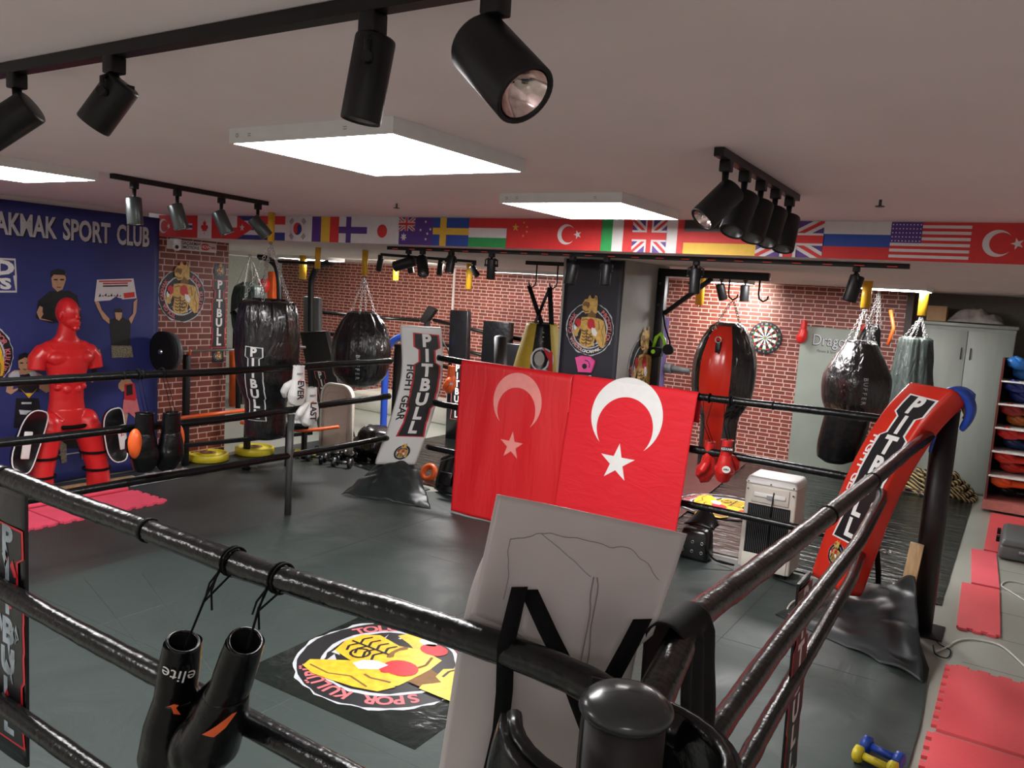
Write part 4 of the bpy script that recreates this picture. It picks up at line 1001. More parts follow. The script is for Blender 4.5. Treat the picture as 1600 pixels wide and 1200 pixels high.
art = Art(); b0 = pitbull('white', 'black_print'); art.merge(b0, 0, 0, 1)
part(t, 'lettering', MB().art(art, curved(c, prof_r(pr), th, 1.17, .70), .004, 1), label='stacked white outlined letters')
# 2 round black bag
c = (-6.02, 6.45, 0); post_mount(c[0], c[1], 2.20, ZB, 'yellow hook post under the low ceiling above the round black bag', .05)
post_mount(-6.56, 6.29, 2.24, ZB, 'bare yellow hook post under the low ceiling left of the one over the round bag', .05)
t = thing('punch_bag', (c[0], c[1], 1.0), 'round shiny black punch bag hanging behind the left side ropes near the white lettered pad', 'punching bag', 'hanging punching bags')
pr = [(.10, 1.82), (.15, 1.80), (.225, 1.70), (.295, 1.52), (.315, 1.34), (.285, 1.14), (.20, 1.04), (.10, 1.0), (.01, .99)]
bag(t, c, pr, 'black_bag_vinyl', .12, 13, .6, seed=4); rig(t, (c[0], c[1], 2.19), c, .14, 1.78, 4)
a = Art()
for i, ch in enumerate('BUFFER'): a.text(ch, 0, -i * .052, .062, 'silver_print', 0, .02, rot=-pi / 2)
part(t, 'lettering', MB().art(a, curved(c, prof_r(pr), facing(c) - .1, 1.36, .9), .012, 0), label='column of outlined grey letters')
# 3 red and black bag
c = (-2.29, 7.25, 0)
t = thing('punch_bag', (c[0], c[1], .6), 'red and black teardrop punching bag hanging behind the far rope beside the red flag', 'punching bag', 'hanging punching bags')
pr = [(.10, 1.98), (.15, 1.95), (.22, 1.83), (.275, 1.66), (.285, 1.48), (.265, 1.30), (.21, 1.18), (.175, 1.12), (.165, .98), (.160, .66), (.14, .62), (.01, .61)]
fc = facing(c)
def rb(a_, i):
    if i < .10: return 'black_bag_vinyl'
    d = (a_ - fc + .18 + pi) % (2 * pi) - pi
    return 'red_vinyl' if (-.62 < d < .38) or abs(d) > 2.4 else 'black_bag_vinyl'
bag(t, c, pr, 'x', .05, 12, .5, seed=2, mats=rb)
for dx, i in ((-.06, 0), (.06, 1)): pass
rig(t, (c[0] + .02, c[1], 2.20), c, .17, 1.92, 4, 1.1)
th = fc - .28; r = .245
part(t, 'tab', MB().box((c[0] + cos(th) * r, c[1] + sin(th) * r, 1.74), (.05, .03, .16), 'black_leather', Matrix.Rotation(th + pi / 2, 3, 'Z')), bevel=.008, label='black leather strap tab')
part(t, 'link', MB().torus((c[0] + cos(th) * (r + .02), c[1] + sin(th) * (r + .02), 1.83), .026, .005, 'steel', Matrix.Rotation(pi / 2, 3, 'X'), 16, 6))
# 4 black round bag right
c = (-1.40, 8.80, 0); post_mount(c[0], c[1], 2.20, ZB, 'yellow hook post above the round black bag near the grey cabinet', .075)
t = thing('punch_bag', (c[0], c[1], 1.05), 'large round black punching bag with thick chains, left of the grey cabinet', 'punching bag', 'hanging punching bags')
pr = [(.12, 1.87), (.155, 1.84), (.225, 1.72), (.325, 1.50), (.32, 1.26), (.26, 1.12), (.14, 1.06), (.01, 1.05)]
bag(t, c, pr, 'black_bag_vinyl', .03, 10, .4, seed=5); rig(t, (c[0], c[1], 2.20), c, .14, 1.84, 6, .2)
a = Art()
for i, ch in enumerate('BUFFER'): a.text(ch, 0, -i * .055, .068, 'silver_print', 0, .0, rot=-pi / 2)
part(t, 'lettering', MB().art(a, curved(c, prof_r(pr), facing(c) + .25, 1.50, .85), .006, 0), label='column of outlined grey letters')
# 5 grey crumpled bag
c = (-1.02, 9.9, 0); post_mount(c[0] + .03, c[1], 2.16, ZB, 'bright yellow hook post in front of the grey cabinet doors', .075)
t = thing('punch_bag', (c[0], c[1], .9), 'limp grey-black crumpled punching bag hanging before the grey cabinet', 'punching bag', 'hanging punching bags')
bag(t, c, [(.13, 1.92), (.16, 1.90), (.18, 1.7), (.20, 1.5), (.235, 1.25), (.25, 1.0), (.20, .86), (.01, .84)], 'grey_bag_vinyl', .16, 8, 1.2, seed=6); rig(t, (c[0] + .03, c[1], 2.15), c, .13, 1.90, 5)
# 6 bag standing behind
c = (-1.80, 10.4, 0); t = thing('punch_bag', (c[0], c[1], .3), 'tall dull black bag behind the large round bag by the brick wall', 'punching bag', 'hanging punching bags')
bag(t, c, [(.06, 2.02), (.10, 1.95), (.16, 1.7), (.23, 1.3), (.26, .95), (.26, .55), (.22, .36), (.12, .30), (.01, .295)], 'black_leather', .03, 7, .6, seed=8, shear=.15); rig(t, (c[0] + .28, c[1], 2.45), (c[0] + .26, c[1], 0), .08, 1.98, 4)
part(t, 'hand_strap', MB().tube([(c[0] + .44, c[1] - .12, 2.2), (c[0] + .50, c[1] - .15, 2.0), (c[0] + .46, c[1] - .15, 1.8)], .02, 'orange', 8), label='orange strap')
# 7 yellow and black bag with broad straps
c = (-4.22, 7.2, 0); t = thing('punch_bag', (c[0], c[1], .7), 'mustard yellow and black bag hanging on broad black straps left of the dark banner', 'punching bag', 'hanging punching bags')
pr = [(.10, 1.84), (.16, 1.82), (.19, 1.70), (.24, 1.50), (.29, 1.25), (.30, 1.05), (.24, .8), (.10, .7), (.01, .69)]
fy = facing(c)
M('mustard', (.42, .30, .02), .6, var=.06)
bag(t, c, pr, 'x', .02, 8, .5, seed=3, mats=lambda a_, i: 'black_leather' if i < .05 or abs((a_ - fy - .10 + pi) % (2 * pi) - pi) < .42 or abs((a_ - fy - .1 + pi) % (2 * pi) - pi) > 2.6 else 'mustard')
for x, b in ((-4.41, .7), (-4.16, -.2), (-4.16, 1.2)): part(t, 'strap', MB().bar((x, 7.2, 2.20), (c[0] + cos(fy + b - .5) * .16, c[1] + sin(fy + b - .5) * .16, 1.74), .055, .006, 'black_webbing'))
a = Art(); a.ring('silver_print', 0, .12, .105, .12, 1, 30); a.disc('silver_print', -.02, .12, .095, 0, 24, ry=.12, jag=.06); a.poly('red_print', [(.0, .24), (.10, .20), (.11, .02), (.04, -.02), (.07, .1)], 2)
a.disc('grey_paint', -.03, .13, .05, 2, 16, ry=.07); a.line('silver_print', [(-.12, -.04), (-.08, -.12), (-.02, -.06), (.02, -.16)], .018, 1); a.line('silver_print', [(-.10, -.10), (.06, -.10), (.02, -.16), (.12, -.16)], .016, 1)
part(t, 'printed_mark', MB().art(a, curved(c, prof_r(pr), fy + .10, 1.35, 1.0), .004, 0), label='grey and red swirling print')
for i in range(3): part(t, 'rivet', MB().ball((c[0] + cos(fy + .1) * .195, c[1] + sin(fy + .1) * .195, 1.74 - i * .045), .008, 'chrome', 8, 6))
# 8 far grey bag in the alcove
c = (-10.6, 8.7, 0); t = thing('punch_bag', (c[0], c[1], 1.0), 'small dark green-grey bag hanging far back at the left behind the brick column', 'punching bag', 'hanging punching bags')
bag(t, c, [(.10, 2.0), (.22, 1.92), (.27, 1.7), (.25, 1.3), (.15, 1.0), (.01, .98)], 'grey_bag_vinyl', .12, 8, 1, seed=9); rig(t, (c[0], c[1], 2.46), c, .2, 1.94, 4)
post_mount(-9.6, 8.9, 2.1, ZB, 'yellow hook post far back at the left near the dark machine', .09)
post_mount(-8.05, 9.3, 2.18, ZB, 'pale lit yellow hook post left of the wall seam', .07)
post_mount(-6.55, 9.1, 2.12, ZB, 'glowing yellow hook post right of the wall seam', .07)
post_mount(-2.92, 8.2, 2.12, ZB, 'short yellow hook post in front of the lit brick beside the black bracket', .07)

# ================================================================== back wall things
p = AY(1196, 528, YB - .02); t = thing('dartboard', p, 'black and white dartboard with green and red rings on the brick wall', 'dartboard')
part(t, 'board', MB().cyl((p.x, YB - .001, p.z), (p.x, YB - .035, p.z), .225, 'black_print', n=40))
a = Art()
for i in range(20):
    a0 = 2 * pi * (i - .5) / 20; w = 2 * pi / 20; k = i % 2
    a.ring('white' if k else 'black_print', 0, 0, .02, .165, 1, 3, a0, a0 + w)
    a.ring('green_print' if k else 'red_print', 0, 0, .155, .17, 2, 3, a0, a0 + w); a.ring('green_print' if k else 'red_print', 0, 0, .092, .104, 2, 3, a0, a0 + w)
    a.text(str([6, 13, 4, 18, 1, 20, 5, 12, 9, 14, 11, 8, 16, 7, 19, 3, 17, 2, 15, 10][i]), cos(a0 + w / 2) * .195, sin(a0 + w / 2) * .195, .035, 'silver_print', 2, .01)
a.disc('green_print', 0, 0, .022, 3, 16); a.disc('red_print', 0, 0, .01, 4, 12)
part(t, 'face', MB().art(a, lambda u, v, e: (p.x + u, YB - .036 - e, p.z + v), .0006))
t = thing('padded_wall_mat', (-2.2, YB - .04, 0), 'tall grey-green mat with a dragon wordmark leaning on the brick wall', 'gym mat')
part(t, 'mat', MB().box((-2.15, YB - .035, .96), (.86, .05, 1.92), 'grey_green_mat'), bevel=.015)
a = Art(); a.text('Dragon', 0, 0, .21, 'black_print', 0, .03, sx=1.05); a.text('Dragon', .004, .004, .21, 'silver_print', 1, .0, sx=1.05); a.text('Fitness & Sport Gym', 0, -.14, .055, 'black_print', 0, .0)
a.poly('black_print', [(.36, .06), (.44, .10), (.40, .0), (.46, -.04), (.36, -.05), (.30, -.02)], 0)
part(t, 'wordmark', MB().art(a, lambda u, v, e: (-2.17 + u * .76, YB - .0605 - e, 1.74 + v), .0006), label='black dragon lettering')
def glove(t, at, mats=('black_leather', 'black_leather'), L=.30, R=None, cuff='black_leather', logo=None, sc=1.0, rm=.007, thumb=1, curl=1, stripe=None, zs=1.0):
    """boxing glove hanging from its cuff at 'at'; local -z is down, fist curls to +y, thumb to +x*thumb"""
    R = R or Matrix.Identity(3); at = V(at)
    F = lambda q: at + R @ (V((q[0], q[1], q[2] * zs)) * sc)
    c = MB()
    c.tube([F(q) for q in ((0, 0, .0), (0, 0, -.03), (0, 0, -.09), (0, .005, -.15))], [.044 * sc, .047 * sc, .049 * sc, .053 * sc], cuff, 24, flat=(1.12, .86), cap=False)
    c.tube([F(q) for q in ((0, 0, .001), (0, 0, -.03), (0, 0, -.07), (0, 0, -.075))], [.0425 * sc, .036 * sc, .032 * sc, .001 * sc], 'black_matte' if cuff == 'black_leather' else 'grey_rubber', 24, flat=(1.12, .86), cap=False)
    part(t, 'cuff', c)
    part(t, 'cuff_opening', MB().tube([F((.0 + cos(2 * pi * i / 24) * .0475, sin(2 * pi * i / 24) * .0370, .0)) for i in range(24)], .0045 * sc, 'black_leather' if cuff == 'black_leather' else cuff, 8, closed=True))
    m = MB(); k = thumb
    m.tube([F(q) for q in ((0, .003, -.11), (0, .0, -.17), (0, .006, -.23), (0, .03, -.285), (0, .065, -.30))], [r * sc for r in (.050, .062, .073, .066, .045)], mats[0], 22, flat=(1.12, .95))
    m.ball(F((0, .008, -.235)), (.080 * sc, .062 * sc, .080 * sc), mats[0], rot=R)
    m.ball(F((0, .055, -.245)), (.070 * sc, .040 * sc, .060 * sc), mats[0], rot=R)
    part(t, 'fist', m, remesh=rm, smooth=4)
    m = MB().tube([F(q) for q in ((k * .045, .01, -.135), (k * .085, .03, -.17), (k * .098, .055, -.215), (k * .080, .078, -.25))], [r * sc for r in (.026, .033, .032, .022)], mats[1], 16)
    m.ball(F((k * .079, .080, -.252)), .023 * sc, mats[1]); m.ball(F((k * .045, .01, -.135)), .026 * sc, mats[1])
    part(t, 'thumb', m, remesh=rm, smooth=3)
    if logo:
        for l in logo: part(t, l.get('name', 'logo'), MB().art(l['art'], lambda u, v, e, l=l: F(l['fn'](u, v, e)), .0015), label=l.get('label'))
    return t
for px, py, th, lb, rz in ((1256, 512, 1, 'red boxing glove fixed to the brick wall at the left corner of the grey-green mat', 1.3), (1350, 520, -1, 'red boxing glove fixed to the right corner of the grey-green mat behind the black bag', -1.0)):
    p = AY(px, py, YB - .16); t = thing('boxing_glove', p, lb, 'boxing glove', 'red gloves at the corners of the wall mat')
    glove(t, (p.x, p.y, p.z + .10), ('red', 'red'), cuff='red', sc=.95, rm=.012, thumb=th, R=Matrix.Rotation(rz, 3, 'Z'))
part(COL.objects['boxing_glove'], 'wall_strap', MB().box((-2.72, YB - .03, 1.93), (.24, .02, .035), 'white'), label='white strap') if False else None
solo('wall_bar', MB().tube([AY(1042, 575, 11.0), AY(1078, 580, 11.0)], [.055, .04], 'grey_rubber', 14).cyl(AY(1040, 575, 11.0), AY(1050, 576, 11.0), .075, 'grey_rubber', n=16), 'stubby dark grey padded bar end jutting out beside the bracket', 'padded bar')
p = AY(1042, 575, 11.0)
solo('machine_upright', MB().box((p.x - .08, 11.02, .95), (.07, .07, 1.9), M('violet_paint', (.12, .09, .25), .4)).box((p.x - .03, 11.05, .03), (.3, .3, .06), 'black_metal'), 'violet-grey steel upright behind the bracket at the pillar edge', 'machine post')
# cabinet
t = thing('storage_cabinet', (-.62, 11.4, 0), 'tall grey-green two-door cabinet at the back right', 'cabinet')
x0, x1, yf, zt = -1.10, -.10, 11.35, 2.10
part(t, 'body', MB().box(((x0 + x1) / 2, yf + .25, (zt - .04) / 2), (x1 - x0, .46, zt - .04), 'cabinet_paint')); part(t, 'top', MB().box(((x0 + x1) / 2, yf + .24, zt - .02), (x1 - x0 + .04, .52, .04), 'cabinet_paint'), bevel=.005)
for s, lb in ((-1, 'left'), (1, 'right')):
    xm = (x0 + x1) / 2; w = (x1 - x0) / 2 - .008
    d = part(t, 'door', MB().box((xm + s * (w / 2 + .003), yf + .008, (zt - .1) / 2 + .02), (w, .022, zt - .12), 'cabinet_paint'), bevel=.003)
    h = part(d, 'handle', MB().tube([(xm + s * .05, yf - .004, 1.80), (xm + s * .05, yf - .03, 1.78), (xm + s * .05, yf - .03, 1.68), (xm + s * .05, yf - .004, 1.66)], .006, 'black_metal', 8), label='black handle')
    h.location = (0, 0, 0)
m = MB().grid(34, 24, lambda u, v: (-.86 + .62 * u, 11.42 + .40 * v, 2.115 + .19 * (sin(pi * u) ** .6) * (sin(pi * v) ** .6) * (.8 + .6 * noise.noise(V((u * 6, v * 5, 1))))), 'clear_bag')
solo('plastic_bag', m, 'crumpled grey translucent plastic bag on top of the cabinet', 'plastic bag')
solo('cardboard_box', MB().box((-.98, 11.6, 2.20), (.22, .3, .19), 'cardboard'), 'brown cardboard box on the cabinet left of the plastic bag', 'box', bevel=.004)
# shelf with gloves
t = thing('glove_rack', (.28, 11.1, 0), 'white and dark red shelf rack cut by the right edge, full of gloves', 'shelf rack')
X0, X1, Y0, Y1 = -.19, .70, 10.55, 11.0
part(t, 'side', MB().box((X0 + .012, (Y0 + Y1) / 2, .93), (.022, Y1 - Y0, 1.62), 'maroon_wood')); part(t, 'side', MB().box((X1, (Y0 + Y1) / 2, .93), (.022, Y1 - Y0, 1.62), 'maroon_wood'))
part(t, 'back', MB().box(((X0 + X1) / 2, Y1, .93), (X1 - X0, .012, 1.62), 'black_matte')); part(t, 'base', MB().box(((X0 + X1) / 2 + .02, (Y0 + Y1) / 2 - .03, .08), (X1 - X0 + .06, Y1 - Y0 + .08, .10), 'pink_board'), label='pink painted base board')
SZ = [.16, .42, .70, .97, 1.24, 1.50]
for z in SZ[1:]: part(t, 'shelf', MB().box(((X0 + X1) / 2, (Y0 + Y1) / 2 - .01, z - .01), (X1 - X0 - .03, Y1 - Y0 + .02, .018), 'white'), bevel=.002)
rk = [(0, 'orange', 'black', 'black and orange headguard or glove on the bottom shelf'), (1, 'red', '', ''), (2, 'black', '', ''), (3, 'navy', '', ''), (4, 'dark_red', '', ''), (5, 'sky', '', '')]
def lying_glove(x, y, z, mat, label, rz=0, sc=1.0, cuffm=None, group='gloves on the shelf rack'):
    t = thing('boxing_glove', (x, y, z), label, 'boxing glove', group)
    R = Matrix.Rotation(rz, 3, 'Z') @ Matrix.Rotation(pi / 2, 3, 'X')      # lies on its back, fist towards -y
    R = Matrix.Rotation(rz, 3, 'Z') @ Matrix(((1, 0, 0), (0, 0, 1), (0, 1, 0)))
    glove(t, (x + sin(-rz) * .12 * 0, y, z + .062 * sc), (mat, mat), R=R, sc=sc, cuff=cuffm or mat, rm=.012)
    return t
M('dark_red_leather', (.30, .02, .015), .35, bump=.2); M('navy_leather', (.012, .03, .22), .32, bump=.2); M('dark_blue_leather', (.01, .03, .12), .35); M('orange_leather', (.55, .16, .03), .35)
lst = [(.02, SZ[5], 'sky_blue', 'light blue glove on top of the shelf rack, lower of the stacked two'), (.30, SZ[5] + .0, 'sky_blue', 'light blue glove on top of the shelf rack, upper of the stacked two'),
       (.0, SZ[4], 'navy_leather', 'dark blue glove lying lowest on the uppermost covered shelf'), (.26, SZ[4], 'navy_leather', 'dark blue glove stacked on another on the uppermost covered shelf'),
       (.0, SZ[3], 'orange_leather', 'orange-brown glove under a dark red one in the shelf rack'), (.26, SZ[3], 'dark_red_leather', 'dark red glove lying on the orange-brown one in the shelf rack'),
       (.0, SZ[2], 'dark_blue_leather', 'very dark blue glove under a bright red one in the shelf rack'), (.26, SZ[2], 'red', 'bright red glove lying on the very dark blue one in the rack'),
       (.0, SZ[1] + .0, 'red_vinyl', 'shiny red glove, lower of two red ones stacked in the rack'), (.26, SZ[1], 'red_vinyl', 'shiny red glove, upper of two red ones stacked in the rack'),
       (.04, SZ[0] - .02, 'black_leather', 'black glove lying on the base of the rack under an orange one'), (.28, SZ[0] - .02, 'orange', 'bright orange glove at the bottom of the rack on a black one')]
for i, (x, z, mt, lb) in enumerate(lst): lying_glove(.24 if i % 2 == 0 else .17, 10.80 - (.09 if i % 2 else 0) + (.0 if i % 2 else .03), z + (.006 if i % 2 == 0 else .125), mt, lb, rz=-pi / 2 + (.15 if i % 2 else -.1), sc=.98)
# heap of rope in front of the cabinet
t = thing('battle_rope', (-.55, 11.0, 0), 'coiled thick black and yellow battle rope heaped below the cabinet', 'rope')
m = bpy.data.materials.new('battle_rope'); nt, NN, LL, b = nodes_of(m); tc = NN.new('ShaderNodeTexCoord'); wv = NN.new('ShaderNodeTexWave'); wv.wave_type = 'BANDS'; wv.bands_direction = 'DIAGONAL'; wv.inputs['Scale'].default_value = 9; wv.inputs['Distortion'].default_value = 1.5
LL.new(tc.outputs['Object'], wv.inputs['Vector']); rp = NN.new('ShaderNodeValToRGB'); rp.color_ramp.interpolation = 'CONSTANT'; rp.color_ramp.elements[0].color = (.012, .010, .008, 1); rp.color_ramp.elements[1].color = (.40, .30, .12, 1); rp.color_ramp.elements[1].position = .62
LL.new(wv.outputs[0], rp.inputs[0]); LL.new(rp.outputs[0], b.inputs['Base Color']); b.inputs['Roughness'].default_value = .8; MATS['battle_rope'] = m
for k in range(5):
    R_r = .42 - .05 * k
    pts = [(-.70 + cos(2 * pi * i / 36) * R_r * 1.0, 10.95 + sin(2 * pi * i / 36) * R_r * .55, .04 + .055 * k + .03 * sin(i * .9 + k)) for i in range(36)]
    part(t, 'coil', MB().tube(pts, .030, 'battle_rope', 10, closed=True))

# ================================================================== lettered pads
def sweep_pad(t, name, path, wdir, w, th, mat, nrm, back=None, n_seg=30, corner=.25, label=None):
    """rounded board swept along a bent centre line; path lies on the FRONT face, thickness goes behind"""
    wd = V(wdir).normalized(); nr = V(nrm).normalized(); P = []
    pts = [V(p) for p in path]
    for i in range(n_seg + 1):
        f = i / n_seg * (len(pts) - 1); k = min(int(f), len(pts) - 2); q = f - k
        a, b = pts[k], pts[k + 1]; a0 = pts[max(k - 1, 0)]; b1 = pts[min(k + 2, len(pts) - 1)]
        P.append(.5 * ((2 * a) + (b - a0) * q + (2 * a0 - 5 * a + 4 * b - b1) * q * q + (3 * a - a0 - 3 * b + b1) * q ** 3))
    fr = []
    for i in range(n_seg + 1):
        d = (P[min(i + 1, n_seg)] - P[max(i - 1, 0)]).normalized(); n2 = wd.cross(d).normalized()
        if n2.dot(nr) < 0: n2 = -n2
        fr.append((P[i], d, n2))
    h = w / 2; r = min(th * .32, .03)
    sec = []
    for cx, cn, a0 in ((h - r, -r, 0), (-(h - r), -r, 1), (-(h - r), -(th - r), 2), (h - r, -(th - r), 3)):
        for q in range(4):
            ang = a0 * pi / 2 + q * pi / 6; sec.append((cx + r * cos(ang), cn + r * sin(ang)))
    vs = []; m = MB(); ns = len(sec)
    for i, (p, d, n2) in enumerate(fr):
        e = min(i, n_seg - i); k = 1 if e > 0 else .97
        for a_, b_ in sec: vs.append(p + wd * a_ * k + n2 * (b_ if e > 0 else (b_ + th / 2) * .9 - th / 2))
    fs = [(i * ns + j, i * ns + (j + 1) % ns, (i + 1) * ns + (j + 1) % ns, (i + 1) * ns + j) for i in range(n_seg) for j in range(ns)]
    m.add(vs, fs, mat, True); m.f.append(tuple(reversed(range(ns)))); m.m.append(mat); m.sm.append(False)
    m.f.append(tuple(n_seg * ns + j for j in range(ns))); m.m.append(mat); m.sm.append(False)
    part(t, name, m, label=label)
    L_ = [0]
    for i in range(n_seg): L_.append(L_[-1] + (P[i + 1] - P[i]).length)
    def surf(u, v, e):
        """u across, v = distance down from the top edge"""
        i = 0
        while i < n_seg - 1 and L_[i + 1] < v: i += 1
        q = (v - L_[i]) / (L_[i + 1] - L_[i]); p = fr[i][0].lerp(fr[i + 1][0], q); n2 = fr[i][2].lerp(fr[i + 1][2], max(0, min(1, q)))
        return p + wd * u + n2 * (e + .0005)
    return surf, L_[-1]
WD = (.7071, .7071, 0)
# white pad at the far left corner
t = thing('corner_pad', (-5.25, 6.25, 0), 'tall white corner pad with red-edged stacked letters hung at the far corner', 'corner pad', 'lettered corner pads')
o = V((.08, -.08, 0))
surf, Lh = sweep_pad(t, 'cushion', [V((-5.24, 6.47, 1.72)) + o, V((-5.215, 6.495, 1.25)) + o, V((-5.27, 6.44, .8)) + o, V((-5.375, 6.335, .29)) + o], WD, .42, .09, 'white_vinyl', (1, -1, 0))
a = Art(); a.merge(pitbull(), .045, -.60, 1.12, rot=.0); a.text('FIGHT GEAR', -.125, -.68, .105, 'black_print', 0, .03, rot=-pi / 2); a.merge(emblem(detail=False), .02, -1.325, .082)
part(t, 'lettering', MB().art(a, lambda u, v, e: surf(u, -v, e), .0012, 1), label='red, black and white lettering')
# white pad at the near corner, seen from behind
NN_ = V((1, -1, 0)).normalized(); PN = V((-.864, 1.336, 1.741)) - NN_ * .07
t = thing('corner_pad', (-.75, 1.5, 0), 'white corner pad seen from behind in the foreground with black straps', 'corner pad', 'lettered corner pads')
sweep_pad(t, 'cushion', [V(q) - NN_ * .07 for q in ((-.712, 1.488, 1.60), (-.742, 1.458, 1.45), (-.775, 1.425, 1.0), (-.83, 1.37, .35))], WD, .41, .03, M('white_vinyl_backlit', (.54, .50, .49), .34, var=.04, scale=5, bump=.12), (1, -1, 0))  # backlit shade is put into this greyed white base colour
def pn(x, y, e=.006): return AP(x, y, PN + NN_ * e, NN_)
# the loose flap of the cover: a curved sheet ending in a hem
top = [(776, 772), (850, 786), (925, 802), (1000, 818), (1073, 834)]
bot = [(736, 958), (805, 985), (878, 1042), (958, 1040), (1020, 992)]
def flap(u, v):
    i = min(int(u * 4), 3); q = u * 4 - i
    tx, ty = [top[i][k] + (top[i + 1][k] - top[i][k]) * q for k in (0, 1)]; bx, by = [bot[i][k] + (bot[i + 1][k] - bot[i][k]) * q for k in (0, 1)]
    e = .012 + .020 * v + .012 * sin(u * 11 + v * 3) * v + .010 * sin(u * 23 + 1) * v * v
    return pn(tx + (bx - tx) * v, ty + (by - ty) * v, e)
part(t, 'cover_flap', MB().sheet(36, 20, flap, .003, 'white_vinyl_backlit'), label='creased white vinyl flap')
def px_of(P): d = P - EYE; z = d.dot(FW); return 800 + FPX * d.dot(RT) / z, 600 - FPX * d.dot(UP) / z
FG = [(flap(i / 60, j / 40)) for j in range(41) for i in range(61)]; FGP = [px_of(p) for p in FG]
def on_flap(x, y):
    k = min(range(len(FG)), key=lambda i: (FGP[i][0] - x) ** 2 + (FGP[i][1] - y) ** 2); return FG[k] + NN_ * .0055
def wire(pts, r, mat, e=.03, n=6):
    P = []
    for (xa, ya), (xb, yb) in zip(pts, pts[1:]): P += [on_flap(xa + (xb - xa) * i / 5, ya + (yb - ya) * i / 5) for i in range(5)]
    P.append(on_flap(*pts[-1])); P = [P[0]] + [(P[i - 1] + P[i] * 2 + P[i + 1]) / 4 for i in range(1, len(P) - 1)] + [P[-1]]
    return MB().tube(P, r, mat, n)
M('seam_thread', (.26, .20, .19), .8)
part(t, 'seam', wire([(799, 842), (822, 838), (845, 832), (870, 834), (910, 843), (950, 853), (985, 858), (1010, 880), (1027, 905)], .0007, 'seam_thread', .034))
part(t, 'seam', wire([(799, 842), (794, 865), (794, 900), (788, 935)], .0007, 'seam_thread', .034))
part(t, 'seam', wire([(845, 832), (880, 862), (922, 899)], .0007, 'seam_thread', .036))
part(t, 'seam', wire([(926, 900), (919, 960), (908, 1036)], .0012, 'seam_thread', .056)); part(t, 'seam', wire([(934, 900), (926, 960), (915, 1036)], .0012, 'seam_thread', .056))
def webbing(pts, w, e0, mat='black_webbing', wd=None):
    m = MB(); P = [pn(x, y, e) for (x, y), e in zip(pts, e0)]; q = []
    for a_, b_ in zip(P, P[1:]):
        for i in range(6): q.append(a_.lerp(b_, i / 6))
    q.append(P[-1]); wdv = V(WD)
    return m.sheet(1, len(q) - 1, lambda u, v: q[int(round(v * (len(q) - 1)))] + wdv * w * (u - .5), .002, mat)
part(t, 'strap', webbing([(812, 918), (802, 960), (790, 1010), (788, 1080), (782, 1140), (768, 1200), (760, 1260)], .036, [.03, .10, .125, .09, .03, .02, .02]), label='black webbing strap')
part(t, 'strap', webbing([(826, 922), (855, 985), (885, 1045), (905, 1100), (920, 1140)], .040, [.03, .10, .15, .16, .15]), label='black webbing strap')
part(t, 'strap', webbing([(1004, 968), (985, 1005), (955, 1060), (945, 1090)], .045, [.03, .08, .12, .13]), label='black webbing strap')
# black fabric and laces tied at the corner under the flap
def cloth(fn, nu=24, nv=20, th=.003, mat='black_matte'): return MB().sheet(nu, nv, fn, th, mat)
def drape(u, v):
    y = 1.70 + .15 * (u - .5) * (1 + .35 * v); cx_ = -.583; zc = 1.402; r = .046; f = .012 * sin(u * 15) * min(1, v * 2)
    if v < .18: return V((cx_ - r, y, zc - (.18 - v) * .7))
    if v < .42: q = pi * (1 - (v - .18) / .24); return V((cx_ + r * cos(q), y, zc + r * sin(q)))
    return V((cx_ + r + f + .02 * (v - .42), y + .01 * sin(v * 9), zc - (v - .42) * (.46 + .06 * sin(u * 6))))
solo('black_cloth', MB().sheet(26, 40, drape, .005, 'black_matte'), 'black cloth draped over the top rope just right of the near white pad', 'cloth')
# headguard hung round the near post
t = thing('headguard', (-.485, 1.16, 1.2), 'shiny black headguard with a red edge hung round the near post under the domed cap', 'headguard')
c = V((-.485, 1.16, 0))
def shell(a_, z):
    r = .150 + .02 * sin(a_ * 2 + .5) + .022 * (1 - ((z - 1.30) / .16) ** 2)
    return V((c.x + cos(a_) * r, c.y + sin(a_) * r, z))
part(t, 'shell', MB().sheet(44, 14, lambda u, v: shell(-2.6 + 5.0 * u, 1.46 - .34 * v - .05 * sin(u * pi) * (1 - v)), .022, 'black_leather'))
part(t, 'padding_edge', MB().tube([shell(-2.6 + 5.0 * i / 30, 1.46 - .05 * sin(i / 30 * pi)) for i in range(31)], .014, 'black_leather', 10))
part(t, 'red_lining', MB().ball(c + V((.16, .10, 1.28)), (.05, .05, .05), 'red'), label='red padded cheek')
em = emblem(detail=False); em.L = em.L[2:] if False else em.L
part(t, 'badge_print', MB().art(em, lambda u, v, e: shell(-1.02 + u * .30, 1.31 + v * .048) + V((cos(-1.02), sin(-1.02), 0)) * (.004 + e), .001), label='small golden dog-headed badge')

